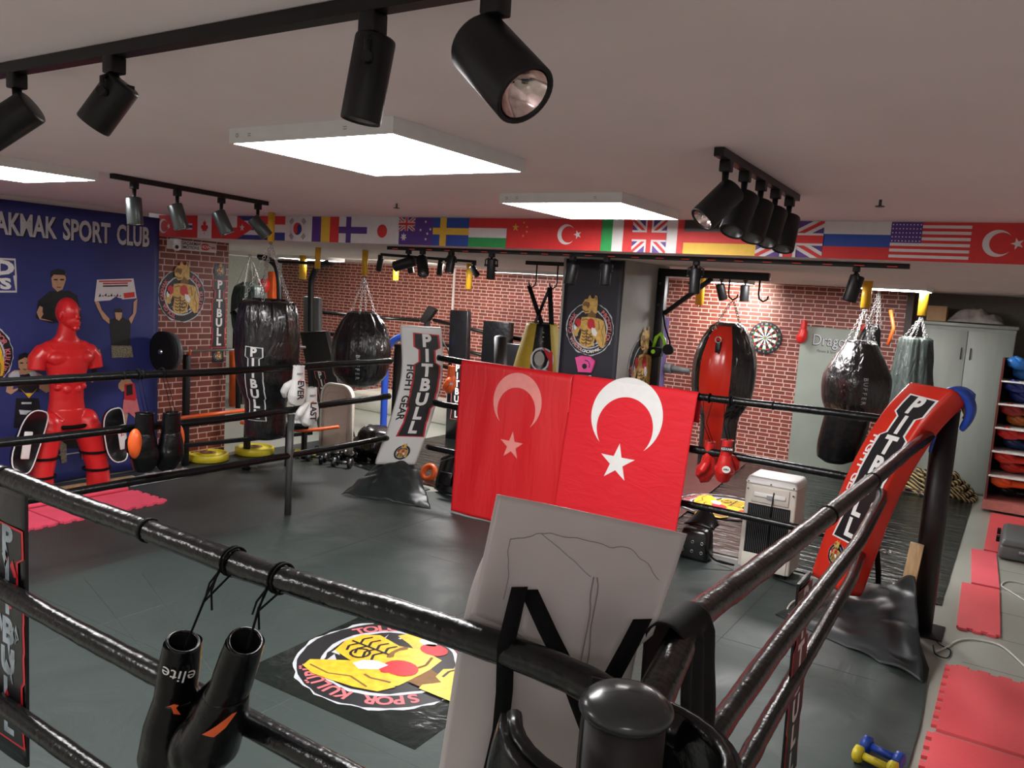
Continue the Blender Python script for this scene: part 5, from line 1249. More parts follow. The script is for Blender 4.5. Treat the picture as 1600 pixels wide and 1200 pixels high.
# red pad at the right corner
t = thing('corner_pad', (-.75, 6.0, 0), 'glossy red corner pad with white-edged black letters leaning at the right corner', 'corner pad', 'lettered corner pads')
WR = (.7071, -.7071, 0)
surf, Lr = sweep_pad(t, 'cushion', [(-.50, 6.02, 1.70), (-.66, 5.98, 1.44), (-.84, 5.96, .95), (-1.00, 5.98, .20)], WR, .42, .16, 'red_vinyl', (-1, -1, 0), n_seg=36)
a = Art(); a.merge(pitbull('white', 'black_print'), .05, -.66, 1.18); a.text('FIGHT GEAR', -.105, -.72, .10, 'white', 0, .02, rot=-pi / 2); a.merge(emblem(detail=False), .0, -1.36, .085)
part(t, 'lettering', MB().art(a, lambda u, v, e: surf(u, -v, e), .0014, 1), label='black, white lettering on red')
part(t, 'strap', MB().sheet(1, 16, lambda u, v: V((-.47 - .30 * v, 6.14 - .06 * v + .05 * (u - .5), 1.40 - .9 * v)) + V((.04 * (u - .5), 0, 0)), .003, 'black_webbing'), label='black webbing strap')
part(t, 'strap', MB().sheet(1, 16, lambda u, v: V((-.70 - .02 * sin(v * 5), 6.12 + .04 * (u - .5), .75 - .55 * v)) + V((.03 * (u - .5), 0, 0)), .003, 'black_webbing'), label='hanging black strap end')

# lettered sleeves between the ropes
def sleeve(name, x0, x1, yfn, z0, z1, label, scale, axis='x'):
    t = thing(name, ((x0 + x1) / 2, 0, z0) if False else (V(yfn(.5, 0))), label, 'rope sleeve', 'lettered rope sleeves')
    part(t, 'sleeve', MB().sheet(8, 24, lambda u, v: yfn(u, v), .012, 'black_vinyl'))
    return t
M('pale_scuffs', (.30, .36, .40), .35, var=.3, scale=14)
def sl1(u, v, e=0): return V((-3.15 + .235 * u, 1.452 - e - .004 * sin(u * pi), 1.345 - 1.06 * v))
t = sleeve('rope_sleeve', 0, 0, sl1, 0, 0, 'black lettered sleeve with pale scuffs on the near ropes at the left edge', 1)
a = pitbull('red_print', 'black_print', 'pale_scuffs')
random.seed(5)
for i in range(26):
    x = random.uniform(-.105, .075); y = random.choice([random.uniform(-.05, .25), random.uniform(-.3, .45)]); w = random.uniform(.01, .035)
    a.poly('pale_scuffs' if i % 4 else 'red_print', [(x, y), (x + w, y - random.uniform(.02, .07)), (x + w * .4, y - random.uniform(.05, .10)), (x - w * .5, y - .03)], 3)
part(t, 'lettering', MB().art(a, lambda u, v, e: V((-3.025 + u * .92, 1.434 - e, .78 + v * .86)), .001, 0), label='ragged white letters edged in red')
def sl2(u, v, e=0): return V((-.665 + .02 * v, 3.50 + .20 * u, .98 - .96 * v)) + V((-e, 0, 0))
def sl2(u, v, e=0): return V((-.690 + .02 * v + e, 3.50 + .22 * u, .98 - .96 * v))
t = thing('rope_sleeve', sl2(.5, .5), 'narrow black and red lettered sleeve on the right ropes, seen edge-on', 'rope sleeve', 'lettered rope sleeves')
part(t, 'sleeve', MB().sheet(6, 20, lambda u, v: sl2(1 - u, v), .012, 'black_vinyl'))
part(t, 'lettering', MB().art(pitbull(), lambda u, v, e: V(sl2(.5, .5 - v * .98, 0)) + V((.004 + e, u * 1.15, 0)), .0012, 1), label='red-edged white letters')
for o_ in []: pass

# ================================================================== two red flags on the far rope
def big_flag(x0, x1, zt0, zt1, H, mat, crest, label, cc, cs, Rr, amp, seed, skew=0, dx0=0):
    t = thing('hanging_flag', ((x0 + x1) / 2, 6.2, .1), label, 'flag', 'red flags hung over the far rope'); W = x1 - x0
    def base(x, z):
        """point on the cloth at room x and height z"""
        f = (x - x0) / W; zt = zt0 + (zt1 - zt0) * f; v = max(0, (zt - z) / H)
        y = 6.212 - .012 * f - .17 * v - amp * (noise.noise(V((f * 6 + v * 1.2 + seed, v * 1.5, seed))) + .4 * sin(f * 15 + v * 4 + seed)) * min(1, v * 3)
        return V((x, y, z))
    def cloth_(u, v):
        f = u; zt = zt0 + (zt1 - zt0) * f
        if v < .08: q = v / .08; ang = pi * (1 - q) + 0 * q; return V((x0 + W * f, 6.245 - .012 * f + .036 * -cos(ang), zt - .036 + .045 * sin(ang) * 1.0 - (0 if q > .5 else .0)))
        q = (v - .08) / .92; z = zt - .03 - q * (H - .03)
        sh = (dx0 + skew * f) * q
        p = base(x0 + W * f, z); p.x += sh; return p
    part(t, 'cloth', MB().sheet(60, 60, cloth_, .0015, mat))
    part(t, 'back_flap', MB().sheet(20, 8, lambda u, v: V((x0 + W * u, 6.284 + .01 * v, zt0 + (zt1 - zt0) * u - .03 - .22 * v)), .0015, mat))
    def pl(u, v, e):
        p = base(u, v); n = V((0, -1, 0)); return p + n * (e + .0018) + V(((dx0 + skew * (u - x0) / W) * max(0, (zt0 + (zt1 - zt0) * (u - x0) / W - .03 - v) / (H - .03)), 0, 0))
    a = Art(); a.crescent(crest, cc[0], cc[1], Rr, Rr * .79, Rr * .30, -pi / 2 - .03, 0, 70); a.star(crest, cs[0], cs[1], Rr * .50, 0, rot=pi / 2 - .02)
    part(t, 'crescent_print', MB().art(a, pl, .0025, 4), label='crescent and star')
    return t
def flp(px, py): p = AY(px, py, 6.15); return p.x, p.z
big_flag(-4.505, -3.29, 1.452, 1.436, 1.42, 'flag_satin', 'satin_pink', 'satin red flag with a pink-looking crescent and star, left of two on the far rope', flp(805, 628), flp(797, 695), .262, .012, 1.0, dx0=.10, skew=-.06)
big_flag(-3.292, -2.15, 1.442, 1.424, 1.16, 'flag_cotton', 'white', 'cotton red flag with bright white crescent and star, right of the two', flp(978, 651), flp(968, 722), .325, .010, 5.0, dx0=.0, skew=-.02)

# ================================================================== gloves hanging from the ropes
def laces(t, pts_list, r=.0028, name='lace'):
    for pts in pts_list: part(t, name, MB().tube(pts, r, 'black_webbing', 6))
RG = lambda a: Matrix.Rotation(a, 3, 'Z')
# foreground pair
for (px, py, cx_, cy_, lb, rz, tl, k, logo) in ((322, 878, 286, 1003, 'black glove with a white wordmark on its cuff, left of the foreground pair', 2.6, .20, -1, True), (398, 868, 383, 1003, 'black glove with an orange stripe, right of the foreground pair', -.9, -.34, 1, False)):
    Y = 1.285; top = AY(px, py, Y); cu = AY(cx_, cy_, Y); bottom = AY(*((262, 1170) if logo else (325, 1180)), Y)
    t = thing('boxing_glove', cu, lb, 'boxing glove', 'black gloves hanging in the foreground')
    ax = (cu - bottom).normalized(); x = V((0, -1, 0)).cross(ax).normalized() * 1.0; y = ax.cross(x)
    Rm = Matrix((x, y, ax)).transposed() @ RG(rz)
    lg = None
    glove(t, cu, ('black_leather', 'black_leather'), R=Rm, sc=1.08, rm=.0045, thumb=k, zs=1.35)
    rc = V((top.x, 1.366, 1.388)); q0 = rc + V((0, -.034, -.012))
    laces(t, [[cu + V((.02, -.01, -.01)), cu.lerp(q0, .6) + V((-.0, -.003, 0)), q0], [cu + V((.02, -.01, -.01)), cu.lerp(q0, .55), rc + V((.035, -.03, -.02))],
              [q0, q0 + V((-.02, -.02, -.04)), q0 + V((-.04, -.015, -.08))], [q0 + V((0, -.006, 0)), q0 + V((-.012, -.02, -.06)), q0 + V((-.008, -.02, -.11))]], .003)
    for dx in (0, .012): part(t, 'knot', MB().torus(rc + V((dx, 0, 0)), .0385, .0035, 'black_webbing', Matrix.Rotation(pi / 2, 3, 'Y'), 20, 6))
    vx = (V((-.62, -.78, 0)) - ax * V((-.62, -.78, 0)).dot(ax)).normalized() if False else None
    n = (EYE - cu); n = (n - ax * n.dot(ax)).normalized(); sd = ax.cross(n) * -1
    rt = n.cross(ax) * -1
    def cuf(u, v, e, d0, rad=.052): 
        a_ = u / rad; return cu - ax * d0 + ax * v + (n * cos(a_) + rt * -sin(a_)) * (rad * 1.0 + e + .002)
    rt = ax.cross(n)
    def cuf(u, v, e, d0, rad=.056):
        a_ = u / rad; return cu - ax * (d0 - v) + (n * cos(a_) + rt * sin(a_)) * (rad + e)
    if logo:
        a = Art(); a.text('elite', 0, 0, .050, 'white', 0, .0, sx=1.1, rot=pi - .12); part(t, 'wordmark', MB().art(a, lambda u, v, e: cuf(u, v, e, .065), .001, 2), label='white wordmark on the cuff')
        a = Art(); a.poly('orange', [(-.018, .012), (0, .022), (.012, .018), (.006, .010), (.020, -.012), (.002, -.008), (-.002, .004), (-.006, .012)], 0); part(t, 'emblem_mark', MB().art(a, lambda u, v, e: cuf(u, v, e, .165, .064), .001, 1), label='orange mark')
    else:
        a = Art(); a.poly('orange', [(-.03, -.04), (-.01, -.01), (.025, .045), (.035, .05), (.02, .0), (.0, -.035)], 0); part(t, 'stripe', MB().art(a, lambda u, v, e: cuf(u - .0, v, e, .20, .078), .001, 2), label='orange stripe')
# white pair on the left side rope
for (px, py, lb, sc_, rz, k, word) in ((467, 572, 'white glove with black wordmark on the left side rope, upper of a pair', 1.06, 1.25, -1, 'EVER'), (487, 606, 'white glove hanging lower beside another white glove on the left side rope', 1.05, 1.9, -1, 'LAST')):
    c = AX(px, py, -5.30 if word == 'EVER' else -5.28); t = thing('boxing_glove', c, lb, 'boxing glove', 'white gloves on the left side rope')
    glove(t, c, ('white', 'white'), cuff='white', R=RG(rz), sc=sc_, rm=.008, thumb=k)
    laces(t, [[c + V((0, -.03, 0)), c + V((-.05, -.01, .06 if word == 'EVER' else .16)), (-5.40, c.y, 1.37)], [c + V((0, .03, 0)), c + V((-.05, .02, .06 if word == 'EVER' else .16)), (-5.40, c.y + .03, 1.37)]])
    th = atan2(-c.y, -c.x) + .25
    for word_, dz, sz, mm in ((word, -.20, .075, 'black_print'), ('BEST', -.065, .025, 'grey_rubber')):
        a = Art(); a.text(word_, 0, 0, sz, mm, 0, .03, rot=-pi / 2 if word_ == word else 0)
        R__ = .082 if word_ == word else .056
        part(t, 'wordmark', MB().art(a, lambda u, v, e: (c.x + cos(th + u / R__) * (R__ + e), c.y + sin(th + u / R__) * (R__ + e), c.z + dz + v), .003, 1), label='black wordmark')
    a = Art(); a.line('orange', [(-.015, -.01), (0, .008), (.015, -.01)], .006, 0)
    part(t, 'chevron', MB().art(a, lambda u, v, e: (c.x + cos(th + u / .056) * (.058 + e), c.y + sin(th + u / .056) * (.058 + e), c.z - .12 + v), .002, 0), label='small orange chevron')
# black and orange pair, left side
for (px, py, lb, rz, k, dx) in ((226, 646, 'black glove with orange palm near the red dummy, left of the two', .6, -1, 0), (268, 645, 'black glove with orange edge on the left rope, right of the two', 2.2, 1, .03)):
    c = AX(px, py, -5.32 + dx); t = thing('boxing_glove', c, lb, 'boxing glove', 'black and orange gloves on the left side rope')
    glove(t, c, ('black_leather', 'orange' if k > 0 else 'black_leather'), cuff='black_leather', R=RG(rz), sc=1.32, rm=.008, thumb=k)
    part(t, 'palm', MB().ball(c + V((.02 - dx * 2, .085 if k > 0 else -.085, -.21)), (.045, .05, .11), 'orange'), label='orange palm patch')
    laces(t, [[c + V((.0, .0, 0)), c + V((-.06, .0, .15)), (-5.44, c.y + .01, 1.36)], [c + V((0, .03, 0)), c + V((-.06, .03, .15)), (-5.44, c.y + .04, 1.36)]])
    part(t, 'knot', MB().torus((-5.44, c.y + .02, 1.36), .036, .006, 'black_webbing', Matrix.Rotation(pi / 2, 3, 'X'), 16, 6))
# red pair, far rope
for (px, py, lb, rz, k, s_) in ((1110, 690, 'red glove partly hidden behind its twin under the far rope', 2.0, -1, 0), (1137, 688, 'red glove with a white round badge hanging from the far rope', .5, 1, 1)):
    c = AY(px, py, 6.17 if s_ else 6.33 - .05); t = thing('boxing_glove', c, lb, 'boxing glove', 'red gloves on the far rope')
    glove(t, c, ('red', 'red'), cuff='red', R=RG(rz), sc=1.02, rm=.008, thumb=k)
    laces(t, [[c + V((0, 0, 0)), (c.x - .05, 6.20, 1.2), (c.x - .07, 6.22, 1.40)], [c + V((.02, 0, 0)), (c.x - .02, 6.20, 1.2), (c.x + .01, 6.22, 1.40)]])
    part(t, 'knot', MB().torus((c.x - .03, 6.25, 1.395), .036, .006, 'black_webbing', Matrix.Rotation(pi / 2, 3, 'Y'), 16, 6))
    if s_:
        n = (EYE - c); n.z = 0; n.normalize(); rr = V((-n.y, n.x, 0))
        a = Art(); a.rect('black_print', -.038, -.018, .038, .018, 0); a.text('KEXAM', 0, 0, .026, 'white', 1, .02)
        part(t, 'cuff_label', MB().art(a, lambda u, v, e: c + V((0, 0, -.06 + v)) + rr * u + n * (.062 + e), .002), label='black label with white letters')
        a = Art(); a.disc('white', 0, 0, .032, 0, 24, ry=.028); a.text('AIBA', 0, 0, .02, 'black_print', 1, .02)
        part(t, 'badge', MB().art(a, lambda u, v, e: c + V((0, 0, -.215 + v)) + rr * (u + .01) + n * (.090 + e), .002), label='white round badge')
# turnbuckles from the rope ends to the posts
for a_, b_, lb in (((-.74, 6.15, .95), (-.40, 6.10, .95), 'chain and shackle joining the middle ropes to the right post'), ((-.80, 6.12, .49), (-.40, 6.10, .49), 'steel shackle joining the lowest ropes to the right post'),
                   ((-.72, 6.22, 1.41), (-.40, 6.12, 1.41), 'chain holding the top far rope to the right post')):
    t = thing('rope_shackle', a_, lb, 'shackle', 'rope shackles'); a_, b_ = V(a_), V(b_); d = b_ - a_
    part(t, 'chain', MB().chain(a_, a_ + d * .45, r=.004)); m = a_ + d * .62; s = V((0, 0, 1))
    part(t, 'link', MB().tube([a_ + d * .42 + s * .012, a_ + d * .72 + s * .012, a_ + d * .76, a_ + d * .72 - s * .012, a_ + d * .42 - s * .012, a_ + d * .38], .004, 'steel', 6, closed=True)); part(t, 'chain', MB().chain(a_ + d * .76, b_, r=.004))

# blue headguard on the right post
t = thing('headguard', AY(1497, 640, 5.98), 'blue headguard with a white patch hooked over the top of the right ring post', 'headguard')
hp = [AY(x, y, Y) for x, y, Y in ((1468, 624, 6.02), (1480, 614, 6.0), (1496, 612, 5.98), (1510, 620, 5.98), (1517, 638, 5.99), (1513, 655, 6.0), (1503, 670, 6.02))]
part(t, 'shell', MB().tube(smoothed(hp, 5), lambda f: .026 + .022 * sin(pi * f), 'blue', 16, flat=(1.5, .75)), label='glossy blue outer shell')
part(t, 'back_panel', MB().sheet(16, 14, lambda u, v: V((hp[3].x + .03 - .17 * u, 6.17 + .05 * sin(pi * u), hp[2].z - .02 - .15 * v + .04 * sin(pi * u))), .02, 'blue'))
part(t, 'chin_strap', MB().tube([AY(1462, 664, 5.97), AY(1459, 684, 5.97), AY(1453, 706, 5.97)], [.022, .024, .016], 'blue', 12, flat=(1.2, .6)))
part(t, 'lining', MB().tube([p + V((-.018, .01, -.045 if i < 5 else .0)) for i, p in enumerate(hp[:6])], .020, M('brown_lining', (.16, .07, .03), .8), 10))
part(t, 'patch', MB().ball(AY(1494, 613, 5.93), (.045, .010, .012), 'white'), label='white oval patch')
solo('wooden_plank', MB().bar((-.50, 5.99, .05), (-.455, 6.0, .62), .085, .04, 'wood', up=(0, 1, 0)), 'short pale wooden plank leaning on the right ring post', 'plank', bevel=.003)
# raised tarpaulin corner at the right post and at the far corner
def heap(pts, zf, mat, nu=40, nv=40, th=.003, lift=.02):
    """bilinear quad of corner points with a height function"""
    A, B, C, D = [V(p) for p in pts]
    return MB().sheet(nu, nv, lambda u, v: (A * (1 - u) + B * u) * (1 - v) + (D * (1 - u) + C * u) * v + V((0, 0, zf(u, v))), th, mat)
m = heap([(-1.25, 5.62, .02), (-.27, 5.15, .02), (-.44, 5.93, .36), (-1.0, 6.25, .05)], lambda u, v: .04 * v * u + .035 * abs(noise.noise(V((u * 4, v * 4, 2)))) * (.3 + u) * 1.6 + .015 * sin(u * 14 + v * 7) * v, 'canvas_dark')
solo('tarpaulin_corner', m, 'dark canvas corner pulled up in folds against the right ring post', 'tarpaulin')
m = heap([(-5.55, 5.75, .02), (-4.60, 5.98, .02), (-5.05, 6.42, .10), (-5.52, 6.36, .30)], lambda u, v: .16 * sin(pi * u) * v ** .7 + .05 * abs(noise.noise(V((u * 5, v * 4, 7)))) + .02 * sin(u * 16 - v * 6) * v, 'canvas_dark')
solo('tarpaulin_corner', m, 'dark canvas corner heaped in folds under the far white lettered pad', 'tarpaulin')

# cooler
t = thing('air_cooler', (-1.55, 6.55, 0), 'cream portable air cooler with a black rear grille behind the far rope', 'air cooler')
x0, x1, y0, y1, zt = -1.755, -1.345, 6.38, 6.72, .80
cx, cy = (x0 + x1) / 2, (y0 + y1) / 2; w = x1 - x0
part(t, 'body', MB().box((cx, cy, .40), (w, y1 - y0, .70), 'ac_plastic', taper=.97), bevel=.015); part(t, 'top', MB().box((cx, cy, .775), (w - .0, y1 - y0 + .02, .06), 'white', taper=.9), bevel=.015, label='white top')
part(t, 'grip_recess', MB().box((cx, y0 + .000, .665), (w * .72, .012, .13), 'ac_plastic'), bevel=.006); part(t, 'handle', MB().box((cx, y0 - .008, .665), (w * .60, .014, .035), 'white'), bevel=.006)
part(t, 'label_plate', MB().box((cx - .0, y0 - .016, .655), (.045, .003, .03), M('label_grey', (.3, .3, .33), .4)))
g = part(t, 'grille', MB().box((cx, y0 - .002, .385), (w * .80, .014, .40), 'black_matte'), bevel=.003)
m = MB()
for i in range(22): m.box((cx - w * .38 + i * w * .76 / 21, y0 - .011, .385), (.0025, .004, .38), 'grey_rubber')
part(t, 'grille_bars', m); part(t, 'tank', MB().box((cx, y0 + .0, .12), (w * .86, .014, .13), 'cream_plastic'), bevel=.004)
for sx in (-1, 0, 1):
    for z in (.76, .70): 
        if sx or z > .75: part(t, 'screw', MB().cyl((cx + sx * w * .43, y0 - .004, z), (cx + sx * w * .43, y0 - .012, z), .006, 'dark_steel', n=8))
for sx in (-1, 1):
    for yy in (y0 + .05, y1 - .05): part(t, 'wheel', MB().cyl((cx + sx * w * .42, yy, .025), (cx + sx * w * .36, yy, .025), .025, 'black_matte', n=16))
part(t, 'cord', MB().tube([(cx + .03, y0 - .014, .70), (cx + .02, y0 - .02, .5), (cx + .03, y0 - .016, .2), (cx + .10, y0 - .03, .03), (cx + .35, y0 - .1, .025), (cx + .5, y0 - .2, .025)], .005, 'black_matte', 8), label='black power cord')
# plug block, cables
p = AZ(1385, 925, .03); t = thing('plug_block', p, 'white plug socket block on the black floor sheet left of the plank', 'plug socket')
part(t, 'body', MB().box(p, (.12, .07, .05), 'white', RG(.5)), bevel=.006); part(t, 'plug', MB().box(p + V((.05, .06, .04)), (.03, .09, .03), 'white', RG(.2)), bevel=.005)
def cable(pts, r, mat, label): return solo('floor_cable', MB().tube([V(p) for p in pts], r, mat, 8), label, 'cable', 'cables on the floor')
cable(smoothed([AZ(x, y, .008) for x, y in ((1462, 1018), (1478, 1012), (1500, 1000), (1530, 1000), (1565, 1010), (1600, 1040), (1640, 1080))]), .007, 'cable_white', 'white cable looping over the tiles between the two groups of pink mats')
cable(smoothed([AZ(x, y, .008) for x, y in ((1640, 925), (1600, 912), (1575, 908), (1565, 915), (1580, 925), (1620, 950))]), .006, 'cable_white', 'white cable loop on the tiles near the grey case')
cable(smoothed([AZ(x, y, .03) for x, y in ((1300, 938), (1270, 945), (1245, 938), (1232, 948), (1232, 960), (1250, 962))]), .007, 'cable_white', 'white cable curl at the canvas edge below the cooler')
cable(smoothed([AZ(x, y, .01) for x, y in ((1462, 1000), (1470, 1008), (1485, 1016), (1480, 1028), (1462, 1022), (1458, 1008))]), .004, 'black_matte', 'thin black wire tangle at the foot of the right post')

# ================================================================== puzzle mats
def puzzle(x0, y0, x1, y1, z, mat, label, teeth=(1, 1, 1, 1), n=None, R=0.0, cat='foam mat', group='pink interlocking foam mats', th=.018, d=.028):
    """interlocking mat: teeth on (south, east, north, west)"""
    pts = []
    cs = [(x0, y0), (x1, y0), (x1, y1), (x0, y1)]
    for k in range(4):
        a, b = V((*cs[k], 0)), V((*cs[(k + 1) % 4], 0)); L_ = (b - a).length; t_ = (b - a).normalized(); nn = V((t_.y, -t_.x, 0)); pts.append(a)
        if teeth[k]:
            c_ = max(3, int(L_ / .105)); s_ = L_ / c_
            for i in range(c_):
                p0 = a + t_ * (s_ * i + s_ * .18); p1 = a + t_ * (s_ * i + s_ * .66)
                pts += [p0, p0 + nn * d - t_ * .007, p1 + nn * d + t_ * .007, p1]
    c = V(((x0 + x1) / 2, (y0 + y1) / 2, 0)); Rm = Matrix.Rotation(R, 3, 'Z')
    pts = [c + Rm @ (p - c) for p in pts]
    return solo('foam_mat', MB().prism([(p.x, p.y) for p in pts], th, mat, lambda u, v, w: (u, v, z + w)), label, cat, group)
puzzle(-.155, 4.62, .86, 5.56, .001, 'pink_mat', 'large pink-red foam mat with knobbly texture right of the ring, cut by the right edge', (0, 0, 1, 1))
puzzle(-.165, 3.60, .86, 4.575, .001, 'pink_mat', 'pink-red foam mat at the bottom right corner below the large one', (0, 0, 0, 1))
puzzle(-.19, 6.32, .075, 7.42, .001, 'pink_mat', 'ribbed pink foam mat strip with toothed lower end beside the right ring post', (1, 0, 0, 0), R=.03)
puzzle(-.17, 7.47, .03, 8.60, .001, 'pink_mat_fine', 'narrow smooth pink foam strip left of the grey case', (0, 0, 0, 0), R=.05)
puzzle(-.10, 8.66, .60, 10.40, .001, 'pink_mat', 'pink foam mat with ribs in front of the shelf rack behind the grey case', (0, 0, 0, 0))
a, b = AZ(50, 800, .012), AZ(273, 775, .012)
def pm(pts, z, th, mat): return MB().prism([(p.x, p.y) for p in pts], th, mat, lambda u, v, w: (u, v, z + w))
puzzle(-6.97, 2.5, -6.46, 3.45, .0125, 'pink_mat_smooth', 'pink foam mat on the left, lower piece before the dummy', (0, 1, 0, 0), R=0)
puzzle(-6.97, 3.47, -6.46, 4.42, .0125, 'pink_mat_smooth', 'pink foam mat with toothed right end lying in front of the red dummy', (0, 1, 1, 0), R=0)
solo('foam_roll', MB().tube([(-7.02, 3.2, .045), (-7.01, 4.0, .045), (-7.0, 4.38, .045)], .032, 'pink_mat_smooth', 12), 'thin rolled pink foam edge at the back of the left pink mats', 'foam roll')
# scattered floor things on the right
p = AZ(1575, 855, .0); c = V((.20, 8.75, 0)); t = thing('tool_case', c, 'grey plastic carrying case with a recessed handle on the pink mats at the right edge', 'case')
part(t, 'shell', MB().box(c + V((.12, .1, .075)), (.62, .80, .13), 'grey_plastic', taper=.96), bevel=.035, seg=4); part(t, 'lid', MB().box(c + V((.12, .1, .16)), (.60, .78, .06), 'grey_plastic', taper=.93), bevel=.025, seg=4)
part(t, 'handle', MB().tube([c + V((-.02, -.29, .09)), c + V((-.02, -.34, .10)), c + V((.24, -.34, .10)), c + V((.24, -.29, .09))], .018, 'grey_rubber', 10)); part(t, 'latch', MB().box(c + V((-.20, .02, .12)), (.03, .08, .05), 'black_matte'), bevel=.004); part(t, 'latch', MB().box(c + V((-.20, .34, .12)), (.03, .08, .05), 'black_matte'), bevel=.004)
def dumbbell(x, y, z, ang, mat, label, L=.20, r=.042, rod=.019):
    t = thing('dumbbell', (x, y, z), label, 'dumbbell', 'small dumbbells at the bottom'); d = V((cos(ang), sin(ang), 0)); c = V((x, y, z + r))
    part(t, 'bar', MB().cyl(c - d * L * .32, c + d * L * .32, rod, mat, n=14))
    for s in (-1, 1): part(t, 'head', MB().tube([c + d * s * L * .28, c + d * s * L * .33, c + d * s * L * .47, c + d * s * L * .5], [r * .6, r, r, r * .7], mat, 8))
for (x, y), an, mt, lb in ((AZ(1378, 1184, .03)[:2], -.35, 'blue', 'dark blue vinyl dumbbell at the bottom right edge on the canvas'), (AZ(1366, 1199, .03)[:2], -.25, 'yellow', 'yellow dumbbell in front of the blue one at the bottom edge')): dumbbell(x, y, .017, an, mt, lb)
# shoe-like black bucket bag right of the near pad
p = V((-2.12, 6.42, .02)); t = thing('black_caddy', p, 'black perforated bag on the far canvas edge right of the near white pad', 'bag')
part(t, 'body', MB().box(p + V((0, 0, .13)), (.26, .2, .26), 'black_vinyl', taper=.85), bevel=.03); part(t, 'lid', MB().sheet(8, 6, lambda u, v: p + V((-.13 + .26 * u, .02 + .14 * v, .25 + .13 * sin(pi * u) * v + .02)), .012, 'black_vinyl'))
for i in range(3):
    for j in range(2): part(t, 'eyelet', MB().torus(p + V((-.08 + .08 * i, -.105, .08 + .08 * j)), .011, .003, 'steel', Matrix.Rotation(pi / 2, 3, 'X'), 12, 6))
part(t, 'strap', MB().tube(smoothed([p + V((.1, -.1, .15)), p + V((.2, -.12, .06)), p + V((.34, -.05, .03)), p + V((.2, .0, .02))]), .008, 'black_webbing', 6))
# curved black body shield by the far corner
c = V((-4.78, 6.52, .0)); t = thing('body_shield', c, 'curved black padded body shield lying against the far ropes left of the red flags', 'body shield')
part(t, 'cushion', MB().sheet(20, 16, lambda u, v: c + V((-.25 + .50 * u, -.05 + .10 * (2 * u - 1) ** 2 + .10 * v, .04 + .38 * v - .10 * abs(2 * u - 1) * v)), .07, 'black_vinyl')); part(t, 'rim', MB().tube([c + V((-.25 + .50 * i / 14, .0 + .10 * (2 * i / 14 - 1) ** 2 + .10, .42 - .10 * abs(2 * i / 14 - 1))) for i in range(15)], .04, 'black_vinyl', 10))
part(t, 'patch', MB().box(c + V((-.02, -.065, .20)), (.16, .01, .13), 'black_leather', Matrix.Rotation(-.25, 3, 'X')), bevel=.01)

# ================================================================== red dummy
def DX(x, y, X=-7.42): return AX(x, y, X)
cy = DX(104, 600).y; c = V((-7.42, cy, 0)); t = thing('punching_dummy', c, 'red rubber boxing dummy with a male torso and head in front of the blue banner', 'punching dummy')
m = MB(); K = 'red_dummy'
def HD(p, r):
    q = V(p) - V((.012, 0, 1.765)); q = Matrix.Rotation(.35, 3, 'Z') @ Matrix.Rotation(-.12, 3, 'Y') @ q * 1.28; m.ball(V((-7.42, cy, 1.685)) + V((.012, 0, 0)) + q, tuple(x * 1.28 for x in r), K, 18, 12)
def E_(p, r, rot=None):
    if p[2] > 1.6: return HD(p, r)
    m.ball(V((-7.42, cy, 0)) + V((p[0], p[1], .70 + (p[2] - .70) * .88)), r, K, 18, 12, rot)
def TB(pts, r, fl=None): m.tube([V((-7.42, cy, 0)) + V(q) for q in pts], r, K, 18, flat=fl)
# trunk: y is across, x is depth (front = +x)
TB([(0, 0, .72), (0, 0, .80), (0, 0, .95), (0, 0, 1.10), (0, 0, 1.25), (0, 0, 1.38), (0, 0, 1.46), (-.01, 0, 1.50)], [.155, .16, .15, .165, .20, .22, .17, .09], (.62, 1.0) if False else None)
trunk = m; m = MB()
def ell(z, a_, b_, x=0): return (z, a_, b_, x)
KZ = lambda z: .70 + (z - .70) * .88
rings = [(.70, .11, .16, 0), (.78, .115, .165, 0), (.90, .11, .15, 0), (1.02, .11, .148, .005), (1.14, .12, .165, .005), (1.26, .135, .19, .005), (1.36, .135, .215, 0), (1.43, .115, .235, -.01), (1.48, .085, .19, -.015), (1.52, .075, .135, -.015), (1.57, .07, .09, -.005), (1.63, .068, .075, .0), (1.70, .06, .065, .005)]
vs = []; ns = 28
for z, ax_, by_, xo in rings:
    for j in range(ns): q = 2 * pi * j / ns; vs.append(V((-7.42 + xo + ax_ * cos(q), cy + by_ * sin(q), KZ(z))))
fs = [(i * ns + j, i * ns + (j + 1) % ns, (i + 1) * ns + (j + 1) % ns, (i + 1) * ns + j) for i in range(len(rings) - 1) for j in range(ns)]
m.add(vs, fs + [tuple(reversed(range(ns))), tuple((len(rings) - 1) * ns + j for j in range(ns))], K, True)
for s in (-1, 1):
    TB([(-.01, s * .15, KZ(1.41)), (-.01, s * .215, KZ(1.39)), (-.01, s * .255, KZ(1.34)), (.0, s * .270, KZ(1.22))], [.085, .085, .078, .072])
    E_((.070, s * .100, 1.345), (.060, .115, .070)); E_((-.01, s * .10, 1.47), (.06, .12, .05))
    for k in range(3): E_((.090, s * .045, 1.18 - k * .082), (.034, .043, .040))
    for k in range(3): E_((.065, s * .115, 1.16 - k * .06), (.035, .035, .028))
    E_((.02, s * .077, 1.745), (.018, .012, .032)); E_((.062, s * .030, 1.755), (.016, .020, .014)); E_((.068, s * .032, 1.782), (.022, .028, .010))
E_((.012, 0, 1.765), (.092, .073, .105)); E_((.035, 0, 1.70), (.062, .055, .055)); E_((.085, 0, 1.735), (.022, .015, .030)); E_((.095, 0, 1.722), (.016, .020, .012))
E_((.082, 0, 1.685), (.018, .030, .010)); E_((.080, 0, 1.668), (.018, .028, .009)); E_((.07, 0, 1.645), (.022, .026, .016))
part(t, 'torso', m, remesh=.007, smooth=2)
m = MB()
